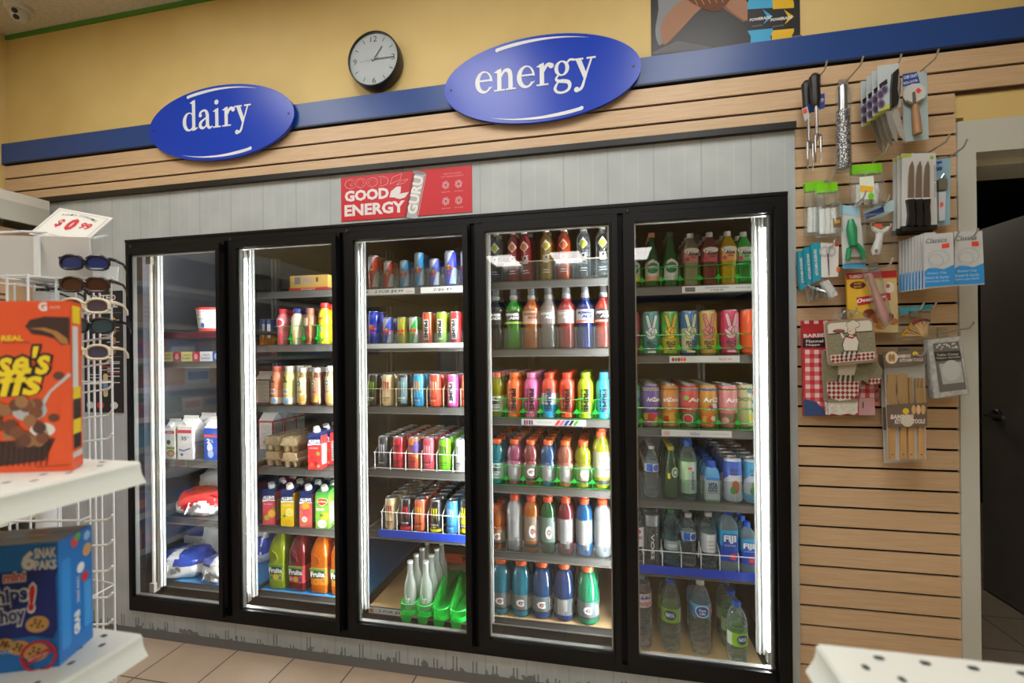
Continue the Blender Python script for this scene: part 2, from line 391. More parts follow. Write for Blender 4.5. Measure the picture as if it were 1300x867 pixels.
# doorway on the right
CAS = P('c3c7be', .45)
g = G()
g.box(1.294, 1.352, .024, .30, 0, 2.335, CAS); g.box(1.352, 2.25, .024, .30, 2.215, 2.335, CAS); g.box(2.25, 2.31, .024, .30, 0, 2.335, CAS)
g.box(1.352, 1.362, .11, .2999, 0, 2.19, CAS); g.box(1.352, 2.2499, .11, .2999, 2.19, 2.2149, CAS)
struct('trim_4', g, 'pale green grey door casing beside the slatwall')
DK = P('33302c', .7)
g = G(); g.box(.9, 4.6, .30, 3.2, -.08, 0, tile_mat('back_room_tile_shaded', '9b8c7c', '948676', '3a3632')); g.box(.737, 2.31, .05, .30, -.08, 0, TILE); struct('floor_back_room', g, 'tiled floor of the dark back room')  # same tile as the store floor, the room's shade put into darker colours
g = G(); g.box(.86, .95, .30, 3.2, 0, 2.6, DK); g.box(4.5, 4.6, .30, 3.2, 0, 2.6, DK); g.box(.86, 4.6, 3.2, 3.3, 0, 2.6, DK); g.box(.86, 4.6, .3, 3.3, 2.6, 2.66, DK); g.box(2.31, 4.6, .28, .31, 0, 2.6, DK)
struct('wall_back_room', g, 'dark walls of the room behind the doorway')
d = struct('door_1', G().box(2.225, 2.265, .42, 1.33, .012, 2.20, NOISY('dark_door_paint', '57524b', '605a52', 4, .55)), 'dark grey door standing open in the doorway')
hp = at(1266, 527, x=2.225)
g = G(); g.lathe([(.0, 0), (.036, .0), (.036, .008), (.03, .014), (.012, .016), (.012, .05), (.0, .05)], BLACK, 20)
for i, v in enumerate(g.v): g.v[i] = (2.226-v[2], hp.y+v[0], hp.z+v[1])
g.box(2.166, 2.18, hp.y-.12, hp.y+.012, hp.z-.009, hp.z+.009, SILVER)
obj('door_handle', g, d)
# ------------------------------------------------------------------ walk-in cooler interior shell
IN = P('55534f', .6); IN2 = NOISY('cooler_inside_panel', '63656a', '707276', 3, .55)
g = G(); g.box(-2.75, -2.7, .06, 2.3, .02, 2.3, IN2); g.box(.745, .79, .06, 2.3, .02, 2.3, NOISY('cooler_side_panel', '74756f', '7d7e78', 3, .5, (1, 6, .4))); g.box(-2.75, .79, 2.25, 2.3, .02, 2.3, IN2)
g.box(-2.75, .79, .06, 2.3, 2.27, 2.32, IN2); struct('wall_inside_cooler', g, 'dark grey inner walls of the walk in cooler')
g = G(); g.box(-2.75, .79, .06, 2.3, .0, .03, P('4a463f', .7)); struct('floor_inside_cooler', g, 'dark floor inside the walk in cooler')
# ------------------------------------------------------------------ door frame, five glass doors
FRM = P('090a0d', .4, spec=.25); FRM2 = P('060608', .5, spec=.2)
g = G()
g.box(F0, F1, 0, .06, 2.073, FZ1, FRM); g.box(F0, F1, -.004, .0, 2.100, FZ1, FRM); g.box(F0, F1, 0, .06, FZ0, .150, FRM); g.box(F0, F0+.04, 0, .06, .1501, 2.0729, FRM); g.box(F1-.04, F1, 0, .06, .1501, 2.0729, FRM)
fr = thing('cooler_door_frame', 'long black metal frame holding all five cooler doors', 'door frame', (-.9, .03, .115))
def child(name, g, t):
    me = g.mesh(name) if isinstance(g, G) else g
    o = obj(name, me, t); o.location = -t.location if False else (0, 0, 0)
    o.matrix_parent_inverse = Matrix.Translation(-Vector(t.location)); return o
child('outer_frame', g, fr)
for k in range(1, 5):
    g = G(); g.box(GAP[k]-.028, GAP[k]+.028, .012, .075, .15, 2.073, FRM2); child('mullion', g, fr)
ORD = ['leftmost', 'second', 'middle', 'fourth', 'rightmost']
for k in range(5):
    a, b = GAP[k]+.012, GAP[k+1]-.012
    if k == 0: a += .028
    if k == 4: b -= .028
    ga, gb = GAP[k]+.058, GAP[k+1]-.047
    if k == 0: ga = -2.515
    if k == 4: gb = .634
    t = thing('cooler_door', f'{ORD[k]} of the five tall black framed glass cooler doors', 'cooler door', (a, 0, .15), 0, 'glass cooler doors')
    g = G(); z0, z1, q0, q1 = .153, 2.068, .197, 2.03
    for x0, x1, c0, c1 in ((a, ga, z0, z1), (gb, b, z0, z1), (ga, gb, q1, z1), (ga, gb, z0, q0)):
        g.box(x0, x1, -.014, .012, c0, c1, FRM)
    child('door_frame', g, t)
    g = G(); i = .012                    # inner spacer lip
    SP = P('8d8d86', .35, .6)
    for x0, x1, c0, c1 in ((ga, ga+.006, q0, q1), (gb-.006, gb, q0, q1), (ga, gb, q1-.006, q1), (ga, gb, q0, q0+.006)): g.box(x0, x1, .004, .026, c0, c1, SP)
    child('glazing_spacer', g, t)
    g = G(); g.box(ga-.004, gb+.004, .001, .007, q0-.004, q1+.004, PANE()); child('glass_pane', g, t)
    g = G(); hx = b-.012; g.yprism(rrect(hx-.011, z0+.004, hx+.011, z1-.01, .006), -.045, -.03, FRM)
    for zz in (z0+.03, z1-.04): g.box(hx-.008, hx+.008, -.032, -.012, zz-.02, zz+.02, FRM2)
    child('pull_handle', g, t)
    g = G()
    g.tube([(a+.02, -.018, z1), (a+.02, -.018, z1+.012)], .006, P('3a3b3d', .4, .5), 8); child('hinge_pin', g, t)
# lamps on the mullions
LED = EMIT('f6f9ff', 95); OFF = P('ccc8bd', .4)
for k, on, word in ((0, 0, 'unlit white tube light at the left of the leftmost cooler door'), (1, 1, 'lit white tube light at the left of the second cooler door'),
                    (2, 1, 'lit white tube light at the left of the middle cooler door'), (3, 1, 'thin lit tube light at the left of the fourth cooler door'),
                    (4, 1, 'lit tube light between fourth and rightmost cooler doors'), (5, 1, 'bright lit tube light at the right of the rightmost cooler door')):
    x = GAP[k]+{0: .058, 5: -.052}.get(k, .0)
    t = thing('tube_light', word, 'light', (x, .08, .2), 0, 'tube lights inside the cooler')
    w = .036 if k == 5 else -.036
    g = G(); g.tube([(x, .095, .2), (x, .095, 2.0)], .0105 if k != 3 else .008, LED if on else OFF, 10); child('tube', g, t)
    g = G(); HO = P('d5d7d2', .35)
    g.box(x-.012 if k != 5 else x-.05, x+.05 if k != 5 else x+.012, .108, .122, .2, 2.05, HO)
    for q in (.026, .040): g.box(x-q*(1 if k == 5 else -1)-.003, x-q*(1 if k == 5 else -1)+.003, .096, .109, .2, 2.05, P('f0f0ea', .3))
    child('reflector', g, t)
    for zz in (.2, 2.02): g = G(); g.box(x-.016, x+.016, .078, .115, zz-.025, zz+.025, P('b9b6aa', .4)); child('end_cap', g, t)
# ------------------------------------------------------------------ shelves
SZ = {1: [1.622, 1.452, .892, .562, .199], 2: [1.827, 1.538, 1.211, .872, .557, .202], 3: [1.82, 1.53, 1.213, .887, .569, .179],
      4: [1.827, 1.499, 1.167, .839, .516, .195], 5: [1.775, 1.463, 1.131, .807, .496, .096]}
NTH = ['top', 'second', 'third', 'fourth', 'fifth', 'bottom']
def nth(d, s): return 'bottom' if s == len(SZ[d]) else NTH[s-1]
DW = {1: 'leftmost', 2: 'second', 3: 'middle', 4: 'fourth', 5: 'rightmost'}
SHM, STRIP, STRIP2 = P('55544f', .45), P('5f5e59', .38), P('45443f', .4)
CARDB = NOISY('shelf_cardboard', 'c8a674', 'd2b180', 9, .8)
LBL = P('d9d9d4', .5); INK = P('26262a', .6)
SY = .17
SHELF = {}
for d in SZ:
    for s, z in enumerate(SZ[d], 1):
        x0, x1 = GAP[d-1]+.02, GAP[d]-(.022 if d < 5 else .055)
        if d == 1: x0 += .03
        last = s == len(SZ[d])
        col = 'grey steel' if not last else ('cardboard lined' if d >= 3 else 'blue lined')
        t = thing('cooler_shelf', f'{nth(d,s)} {col} shelf behind the {DW[d]} cooler door', 'shelf', (x0, SY, z), 0, 'shelves inside the cooler')
        SHELF[d, s] = t
        g = G()
        top = SHM if not last else (CARDB if d >= 3 else P('2f8fd0', .4))
        if d == 1 and s == 3: top = CLEAR('d8e0de', .25, .6)
        g.box(x0, x1, SY+.004, .95, z-.012, z-.0005, top); g.box(x0, x1, SY+.02, .95, z-.016, z-.0122, SHM); child('deck', g, t)
        g = G(); h = .037
        SS = P('5a2730', .4) if (d == 1 and s == 1) else STRIP
        g.xprism([(SY, z+.001), (SY+.004, z+.001), (SY+.006, z-h), (SY-.004, z-h), (SY-.004, z-h+.004), (SY-.0005, z-h+.006)], x0, x1, SS)
        g.box(x0, x1, SY-.003, SY+.001, z-.003, z+.001, STRIP2)
        child('price_rail', g, t)
for x, w in ((GAP[0]+.12, ''), (GAP[1]+.39, ''), (GAP[2]+.25, ''), (GAP[3]+.1, ''), (GAP[4]+.5, '')):
    k = GAP.index(min(GAP, key=lambda q: abs(q-x) if q <= x else 9))
    g = G(); U = P('8b8a82', .4, .3)
    g.box(x-.022, x-.008, .99, 1.03, .03, 2.2, U); g.box(x+.008, x+.022, .99, 1.03, .03, 2.2, U); g.box(x-.022, x+.022, 1.02, 1.035, .03, 2.2, U)
    tag(obj('shelf_upright', g), f'grey metal upright post at the back of the {ORD[k]} cooler door', 'post', 'upright posts inside the cooler')
g = G(); g.box(-2.7, .745, 1.05, 1.09, 1.98, 2.06, P('6f6a5f', .5, .3)); tag(obj('cross_beam', g), 'grey metal beam across the back of the cooler near its top', 'beam')
def price_label(d, s, px0, px1, txt='', tcol=INK, extra=None, frac=.9):
    z = SZ[d][s-1]; y = SY-.0045
    xa, xb = atx(px0, z-.015, y), atx(px1, z-.015, y)
    g = G(); g.box(xa, xb, y, y+.0015, z-.032, z-.003, LBL)
    f = front(y-.0004)
    if txt: g.text(txt, (xa+xb)/2+(.0 if extra is None else extra), z-.0175, min((xb-xa)*frac, .0145*len(txt)), .016, tcol, f, bold=.01, shear=.2)
    return g, xa, xb, y-.0004, z
RED, BLUE, GRN, ORA, YEL, PNK = P('d2232c', .5), P('1f4fae', .5), P('3fa52f', .5), P('ee7b28', .5), P('f0d22d', .5), P('ea6f8e', .5)
for a in ((3, 1, 462, 526, '2 FOR $4.99'), (3, 1, 534, 590, '2/$6.49'), (3, 6, 468, 530, '2 FOR $5.49'), (4, 3, 662, 744, ''), (5, 1, 866, 956, ''), (5, 2, 850, 939, ''), (5, 3, 840, 929, '')):
    d, s, p0, p1, tx = a
    g, xa, xb, y, z = price_label(d, s, p0, p1, tx, frac=.7); f = front(y-.0003); w = xb-xa
    if (d, s) == (3, 1) and p0 < 500:
        g.poly(rc(xb-.042, z-.026, xb-.006, z-.019), P('e3a6a0', .5), f); g.poly(ell(xa+.012, z-.017, .01, .008), P('6f8fc0', .5), f)
    elif d == 3 and s == 6: g.poly(rc(xa+.008, z-.027, xa+.026, z-.009), ORA, f)
    elif d == 4:
        for i, c in enumerate((BLUE, RED, BLUE, RED)): g.poly(rc(xa+.012+i*.012, z-.03, xa+.02+i*.012, z-.008), c, f)
        for i, c in enumerate((RED, PNK, BLUE, INK, GRN)): q = xa+w*(.52+.07*i); g.poly([(q, z-.03), (q+.014, z-.03), (q+.03, z-.006), (q+.016, z-.006)], c, f)
        g.text('PRIME HYDRATION', xa+w*.36, z-.018, w*.22, .006, P('9a9a98'), f); g.text('2 FOR $6', xb-w*.11, z-.018, w*.15, .007, INK, f)
    elif (d, s) == (5, 1):
        g.poly(rc(xa+.012, z-.028, xa+.055, z-.008), P('6a6a66'), f); g.text('REFRESHING ALOE DRINK', xa+w*.5, z-.013, w*.34, .006, INK, f); g.text('2 FOR $5', xa+w*.5, z-.024, w*.18, .007, INK, f, bold=.02); g.text('NATURAL ALOE', xb-w*.14, z-.016, w*.2, .005, INK, f)
    elif (d, s) == (5, 2):
        for i, c in enumerate((RED, GRN, RED, PNK, ORA)): g.poly(ell(xa+.015+i*.0125, z-.018, .006, .009, 10), c, f)
        g.text('PEACE TEA', xb-w*.2, z-.018, w*.18, .009, RED, f)
    elif (d, s) == (5, 3):
        g.poly(ell(xa+.022, z-.018, .014, .01), P('e2a5a8'), f); g.text('AriZona', xa+w*.48, z-.018, w*.13, .013, BLUE, f); g.text('REAL BREWED TEA', xb-w*.15, z-.018, w*.22, .005, P('c77')if 0 else P('cc7777'), f)
    child('price_label', g, SHELF[d, s])
# ================================================================== SIGNS, CLOCK, POSTERS
SIGNB, SIGNW = P('033cbc', .3), P('dfe6ea', .4)
def ring(g, cx, cy, rx, ry, ix, iy, dx, dy, m, fn, a0=0, a1=2*pi, n=30):
    T = []
    for i in range(n):
        p, q = a0+(a1-a0)*i/n, a0+(a1-a0)*(i+1)/n
        A, B = (cx+rx*cos(p), cy+ry*sin(p)), (cx+rx*cos(q), cy+ry*sin(q))
        C, D = (cx+dx+ix*cos(q), cy+dy+iy*sin(q)), (cx+dx+ix*cos(p), cy+dy+iy*sin(p))
        T += [(A, B, C), (A, C, D)]
    g.tris(T, m, fn)
# serif letters, x-height = 1, stem = .2 ; each returns its advance
def serif(g, ch, ox, oy, s, m, y):
    fn = lambda u, v: (ox+u*s, y, oy+v*s)
    R = lambda x0, y0, x1, y1: g.poly(rc(x0, y0, x1, y1), m, fn)
    Q = lambda p: g.poly(p, m, fn)
    S = lambda p, w: (lambda c: g.stroke([q[:2] for q in c], [q[2] for q in c], m, fn))(curve([(*a, b) for a, b in zip(p, w if isinstance(w, (list, tuple)) else [w]*len(p))], 5))
    if ch == 'd':
        ring(g, .42, .48, .40, .50, .22, .42, .04, .02, m, fn); R(.62, .06, .82, 1.58)
        Q([(.46, 1.47), (.82, 1.62), (.82, 1.48), (.62, 1.40)]); Q([(.8, .0), (.98, .09), (.98, .15), (.8, .13), (.62, .2), (.62, -.02)]); return 1.02
    if ch == 'a':
        S([(.10, .70), (.14, .88), (.30, .98), (.46, .95), (.55, .80), (.57, .6)], [.16, .13, .1, .14, .19, .2]); R(.47, .12, .67, .66)
        S([(.5, .58), (.3, .48), (.14, .34), (.13, .16), (.26, .07), (.40, .10), (.5, .2)], [.1, .1, .17, .18, .15, .09, .08]); S([(.57, .2), (.66, .06), (.76, .05), (.88, .12)], [.2, .15, .11, .05])
        g.poly(ell(.13, .74, .1, .1), m, fn); return .88
    if ch == 'i':
        R(.18, .05, .38, .98); Q([(.02, .87), (.38, 1.03), (.38, .88), (.2, .82)]); R(.03, 0, .53, .075); g.poly(ell(.27, 1.33, .13, .13), m, fn); return .58
    if ch == 'r':
        R(.18, .05, .38, .98); Q([(.02, .87), (.36, 1.03), (.38, .88), (.2, .82)]); R(.03, 0, .57, .075)
        S([(.36, .62), (.46, .84), (.60, .92), (.7, .88)], [.08, .14, .15, .12]); g.poly(ell(.70, .84, .12, .12), m, fn); return .80
    if ch == 'y':
        Q([(.10, .96), (.34, .96), (.60, .22), (.50, -.06)]); R(-.02, .92, .44, 1.0); R(.58, .92, .98, 1.0)
        S([(.80, .95), (.52, .16), (.40, -.22), (.28, -.38), (.14, -.40)], [.08, .09, .12, .12, .1]); g.poly(ell(.14, -.37, .12, .12), m, fn); return .92
    if ch == 'e':
        ring(g, .42, .49, .41, .51, .25, .42, .05, .02, m, fn, .0, 2*pi-.62); R(.15, .52, .81, .60)
        S([(.74, .2), (.83, .26)], [.07, .02]); return .88
    if ch == 'n':
        R(.18, .05, .38, .98); Q([(.02, .87), (.36, 1.03), (.38, .88), (.2, .82)]); R(.03, 0, .53, .075)
        S([(.36, .64), (.48, .86), (.64, .92), (.76, .82), (.80, .6)], [.07, .12, .17, .2, .2]); R(.70, .05, .90, .64); R(.57, 0, 1.05, .075); return 1.10
    if ch == 'g':
        ring(g, .38, .66, .33, .34, .16, .27, .0, .0, m, fn); S([(.62, .88), (.74, .99), (.92, .97)], [.08, .1, .1])
        S([(.22, .36), (.12, .22), (.22, .11), (.45, .08), (.66, .02), (.74, -.14)], [.07, .1, .14, .17, .17, .16])
        S([(.74, -.12), (.66, -.32), (.42, -.42), (.18, -.38), (.07, -.22), (.14, -.04), (.24, .1)], [.15, .12, .1, .11, .13, .1, .06]); return .90
def oval_sign(name, word, cx, cz, xh, wx, wz, adv, label):
    t = thing(name, label, 'sign', (cx, .016, cz-.19), 0, 'blue oval department signs')
    g = G(); o = ell(cx, cz, .437, .19, 64)
    g.yprism(o, -.004, .014, SIGNB); child('sign_board', g, t)
    g = G(); f = front(-.0052)
    def arc(a0, a1, flip):
        g = G(); n = 26
        for i in range(n):
            p = []
            for k in (i, i+1):
                u = k/n; a = a0+(a1-a0)*u; w = .0125*min(1, (1-u)*1.25+.02)
                p.append([(cx+(.437-.022-w)*cos(a)*1, cz+(.19-.015-w)*sin(a)), (cx+(.437-.022+w*.2)*cos(a), cz+(.19-.0145+w*.2)*sin(a))])
            g.tris([(p[0][0], p[0][1], p[1][1]), (p[0][0], p[1][1], p[1][0])], SIGNW, f)
        a = a0; q = (cx+(.437-.028)*cos(a), cz+(.19-.021)*sin(a)); g.poly(ell(q[0], q[1], .0085, .0085, 12), SIGNW, f); child('highlight_arc', g, t)
    arc(radians(117), radians(58), 1); arc(radians(297), radians(238), 1)
    g = G(); x = wx
    for ch in word: x += serif(g, ch, x, wz, xh, SIGNW, -.0054)*xh*adv
    child('lettering', g, t)
    for sx in (-.405, .405): g = G(); g.yprism(ell(cx+sx, cz, .006, .006, 12), -.006, -.002, P('1c2b55', .4)); child('screw', g, t)
oval_sign('department_sign', 'dairy', -1.945, 2.68, .098, -2.168, 2.655, .99, 'smaller looking blue oval sign reading dairy, beside the clock')
oval_sign('department_sign', 'energy', -.29, 2.688, .098, -.580, 2.655, .99, 'blue oval sign reading energy above the fourth cooler door')
# clock
cx, cz, R_ = -1.077, 2.882, .131
t = thing('wall_clock', 'round black rimmed wall clock with pale face on the yellow wall', 'clock', (cx, .04, cz-.13))
g = G()
def ylathe(g, prof, m, n=40, c=(cx, 0, cz)):        # profile (radius, depth towards the viewer)
    q = G(); q.lathe(prof, m, n); k = g.mi(m); b = len(g.v)
    g.v += [(c[0]+v[0], c[1]-v[2], c[2]+v[1]) for v in q.v]; g.f += [tuple(i+b for i in f) for f in q.f]; g.m += [k]*len(q.f)
ylathe(g, [(0, -.045), (R_-.004, -.045), (R_, -.03), (R_, .012), (R_-.002, .016), (R_-.006, .016), (R_-.007, .008)], P('1f1d1c', .35)); child('clock_case', g, t)
g = G(); g.poly(ell(cx, cz, R_-.006, R_-.006, 48), P('b9c3cb', .5), front(-.004)); f = front(-.0046)
NB = P('2c3338', .5)
for k in range(12):
    a = pi/2-k*pi/6
    if k % 3 == 0: g.text({0: '12', 3: '3', 6: '6', 9: '9'}[k], cx+.098*cos(a), cz+.098*sin(a), .034 if k == 0 else .019, .028, NB, f)
    else: g.stroke([(cx+.092*cos(a), cz+.092*sin(a)), (cx+.112*cos(a), cz+.112*sin(a))], .0035, NB, f)
child('dial', g, t)
g = G(); f = front(-.0075)
def hand(a, l, w, b=.012): g.stroke([(cx-b*cos(a), cz-b*sin(a)), (cx+l*cos(a), cz+l*sin(a))], w, NB, f)
hand(radians(52), .072, .0042); child('hour_hand', g, t)
g = G(); f = front(-.0085); hand(radians(-1), .096, .0036); child('minute_hand', g, t)
g = G(); f = front(-.0095); hand(radians(186), .07, .0013, .03); g.poly(ell(cx, cz, .005, .005, 12), SILVER, f); child('second_hand', g, t)
g = G(); g.poly(ell(cx, cz, R_-.006, R_-.006, 48), PANE(), front(-.013)); child('glass_cover', g, t)
# security camera dome on ceiling
p = at(24, 13, z=3.36); p.z = ZC
t = thing('security_camera', 'white dome security camera on the ceiling corner', 'camera', p)
g = G(); g.lathe([(0, 0), (.058, 0), (.058, -.012), (.055, -.022), (.043, -.026), (0, -.026)], P('d4d2cc', .4), 24); obj('base_ring', g, t)
g = G(); g.lathe([(.044, -.022), (.045, -.04), (.038, -.062), (.022, -.077), (0, -.082)], P('c9c8c4', .35), 24); obj('turret', g, t)
g = G()
d = Vector((.55, -.75, -.62)).normalized(); u = d.cross(Vector((0, 0, 1))).normalized(); w = u.cross(d)
for q in (-.3, .3):
    c = Vector((0, 0, -.037))+(d+w*q*1.1).normalized()*.0455
    for j in range(2): 
        g.tube([c-d*.006, c+d*(.002)], .0125, BLACK, 14)
obj('lens', g, t)
# GURU poster
x0, x1, z0, z1 = -1.270, -.607, 2.131, 2.346
t = thing('energy_poster', 'red poster reading GOOD GOOD ENERGY above the middle cooler door', 'poster', (-.94, .02, z0))
g = G(); g.box(x0, x1, .0165, .0205, z0, z1, P('c6202f', .35)); child('poster_sheet', g, t)
g = G(); f = front(.0158); PW = P('e0dde0', .45); PO = P('e6a3a8', .5)
W, H = x1-x0, z1-z0
X = lambda u: x0+u*W
Z = lambda v: z0+v*H
f0 = front(.0160); PR = P('c6202f', .35)
g.text('GOOD', X(.205), Z(.83), W*.35, H*.22, PO, f0, bold=.035); g.text('GOOD', X(.205), Z(.83), W*.342, H*.202, PR, f, bold=.02)
g.text('GOOD', X(.205), Z(.56), W*.35, H*.25, PW, f, bold=.045); g.text('ENERGY', X(.265), Z(.235), W*.475, H*.265, PW, f, bold=.04)
def leaf(px, pz, m, k=1):
    g.poly([(X(px), Z(pz)), (X(px+.012), Z(pz+.13)), (X(px+.055), Z(pz+.22)), (X(px+.09), Z(pz+.22)), (X(px+.085), Z(pz+.08)), (X(px+.05), Z(pz-.02))], m, f)
    g.poly([(X(px+.045), Z(pz-.03)), (X(px+.08), Z(pz+.06)), (X(px+.15), Z(pz+.08)), (X(px+.12), Z(pz-.03)), (X(px+.08), Z(pz-.06))], m, f)
leaf(.385, .46, PW)
for a, b in (((.39, .75), (.41, .9)), ((.41, .9), (.48, .96)), ((.48, .96), (.47, .83)), ((.47, .83), (.39, .75)), ((.44, .72), (.48, .81)), ((.48, .81), (.53, .82)), ((.53, .82), (.49, .74)), ((.49, .74), (.44, .72))):
    g.stroke([(X(a[0]), Z(a[1])), (X(b[0]), Z(b[1]))], .0022, PO, f)
def canp(u, v): return (X(.585)+(u*cos(-.22)-v*sin(-.22))*1, Z(.48)+(u*sin(-.22)+v*cos(-.22)))
fc = lambda u, v: (canp(u, v)[0], .0152, canp(u, v)[1]); fd = lambda u, v: (canp(u, v)[0], .0146, canp(u, v)[1])
g.poly(rrect(-.035, -.115, .035, .1, .006), P('aeb4ba', .3, .3), fc); g.poly(ell(0, .1, .033, .008), P('7f868d', .3, .3), fd); g.poly(rc(-.035, -.115, -.022, .095), P('8b2630', .5), fd)
g.text('GURU', 0, -.005, .18, .05, WHITE, fd, rot=pi/2, bold=.04); g.stroke([(.03, -.1), (.03, .09)], .004, RED, fd)
g.text('MADE WITH ORGANIC', X(.86), Z(.86), W*.13, H*.03, PO, f); g.text('PLANT BASED INGREDIENTS', X(.86), Z(.80), W*.165, H*.03, PO, f)
for qx, qz, wd in ((.81, .62, 'GREEN TEA'), (.905, .62, 'GUARANA'), (.81, .27, 'GINSENG'), (.905, .27, 'GINGER')):
    for i in range(6):
        a = i*pi/3+.3; g.poly(ell(X(qx)+.012*cos(a), Z(qz)+.013*sin(a), .0062, .0062, 10), PW, f); g.poly(ell(X(qx)+.012*cos(a), Z(qz)+.013*sin(a), .0042, .0042, 10), PR, front(.0154))
    g.text(wd, X(qx), Z(qz-.15), W*.065, H*.028, PO, f)
child('poster_print', g, t)
# sports drink poster at the top
x0, x1, z0, z1 = .193, .77, 2.742, 3.25
t = thing('sports_drink_poster', 'dark sports poster of arms, glove and two drink bottles above the blue band', 'poster', (.48, .04, z0))
g = G(); g.box(x0, x1, .044, .0505, z0, z1, P('1b1c20', .4)); child('poster_sheet', g, t)
g = G(); f = front(.0435); f2 = front(.043); f3 = front(.0425)
q = lambda px, py: (lambda v: (v.x, v.z))(at(px, py, y=.043))
SKIN, SK2 = P('a67c63', .6), P('8a6350', .6)
g.poly(curve([q(838, -20), q(880, -20), q(872, 6), q(850, 38), q(838, 58), q(832, 40), q(836, 12)], 4, True), P('8d939a', .7), f)
g.poly(curve([q(841, 28), q(858, 6), q(886, -6), q(896, 3), q(880, 20), q(858, 44), q(843, 57), q(839, 42)], 4, True), SKIN, f2)
g.poly([q(900, -20), q(946, -14), q(950, 24), q(944, 28), q(918, 10)], SK2, f); g.poly(curve([q(918, 2), q(930, -8), q(950, 4), q(952, 26), q(936, 20)], 4, True), SKIN, f2)
g.poly(curve([q(868, -6), q(884, -25), q(926, -25), q(930, -6), q(912, 14), q(890, 10)], 4, True), P('6d3f26', .6), f3)
for i in range(5): g.stroke([q(876+i*9, -12), q(886+i*8, 7-i)], .003, P('b98a5c', .6), f3)
g.poly([q(829, 66), q(860, 52), q(905, 60), q(980, 50), q(1018, 44), q(1018, 50), q(829, 69)], P('6f7176', .6), f)
def pbottle(px, col, lt):
    g.poly([q(px-11, -14), q(px+11, -14), q(px+16, 4), q(px+16, 40), q(px+13, 46), q(px+15, 54-px*0), q(px-12, 56), q(px-12, 46), q(px-16, 40), q(px-16, 6)], P(col, .4), f2 if lt else f)
    ff = f3 if lt else f2; g.poly([q(px-16, 12), q(px+16, 10), q(px+16, 36), q(px-16, 39)], P('15161a', .4), ff)
    fg = front(.042 if lt else .0428)
    g.poly([q(px+3, 12), q(px+16, 21), q(px+4, 31), q(px+9, 22)], P(col, .4), fg)
    c = q(px, 24); g.text('POWERADE', c[0], c[1], .082, .012, WHITE, front(.0415), bold=.03, shear=.2)
    c = q(px-4, 33); g.text('ION4 SPORT DRINK', c[0], c[1], .04, .005, P('9aa0a6'), fg)
pbottle(992, 'e3b81f', 0); pbottle(965, '38a8dc', 1)
child('poster_print', g, t)
# black poster on the cooler wall behind the spinner rack
a, b = at(107, 371, y=.018), at(157, 524, y=.018)
t = thing('notice_poster', 'tall black poster with red and white print beside the leftmost cooler door', 'poster', ((a.x+b.x)/2, .018, b.z))
g = G(); g.box(a.x, b.x, .0145, .0205, b.z, a.z, P('1d1f22', .5)); child('poster_sheet', g, t)
g = G(); f = front(.014); W, H = b.x-a.x, a.z-b.z
X = lambda u: a.x+u*W
Z = lambda v: b.z+v*H
PT = P('c9c9c6', .6); PRD = P('b8433c', .6)
g.text('UNTED', X(.5), Z(.945), W*.7, H*.05, PT, f, bold=.04); g.text('ICE', X(.72), Z(.885), W*.35, H*.045, PT, f, bold=.04)
for v in (.82, .46): g.stroke([(X(.02), Z(v)), (X(.98), Z(v))], .003, P('77797b', .6), f)
rr = random.Random(3)
for i in range(26):
    v = .43-.013*i if i < 16 else .79-.03*(i-16); u = rr.choice((.25, .6, .78)); g.poly(rc(X(u-.17), Z(v-.004), X(u+.15), Z(v+.003)), PRD if i % 4 == 0 else PT, f)
for i, c in enumerate(('c8a23e', '8f7a3c', 'b07c46', '7d6a38')): g.poly(ell(X(.78), Z(.75-.08*i), .018, .022, 12), P(c, .6), f)
g.poly(rrect(X(.5), Z(.13), X(.62), Z(.32), .012), P('c9b98c', .6), f); g.poly(rc(X(.5), Z(.18), X(.62), Z(.24)), P('6d8fae', .6), front(.0135))
for u, c in ((.15, 'c9c9c6'), (.42, 'c23b33'), (.78, 'c9c9c6')): g.poly(ell(X(u), Z(.06), W*.1, H*.03, 14), P(c, .6), f)
child('poster_print', g, t)
# ================================================================== STORE LIGHTS
for i, (x, y) in enumerate([(x, y) for y in (-1.35, -4.3, -7.3) for x in (-2.1, -.8, .5)]):
    t = thing('ceiling_light', 'flat white fluorescent ceiling panel over the aisle, mirrored in the cooler glass', 'light', (x, y, ZC), 0, 'ceiling light panels')
    g = G(); F = P('d9d9d6', .5)
    for u0, u1, v0, v1 in ((-.31, .31, -.62, -.59), (-.31, .31, .59, .62), (-.31, -.28, -.6, .6), (.28, .31, -.6, .6)): g.box(u0, u1, v0, v1, -.035, -.001, F)
    obj('light_frame', g, t)
    g = G(); g.box(-.285, .285, -.595, .595, -.03, -.026, EMIT('fffbf5', 6.6)); obj('diffuser', g, t)
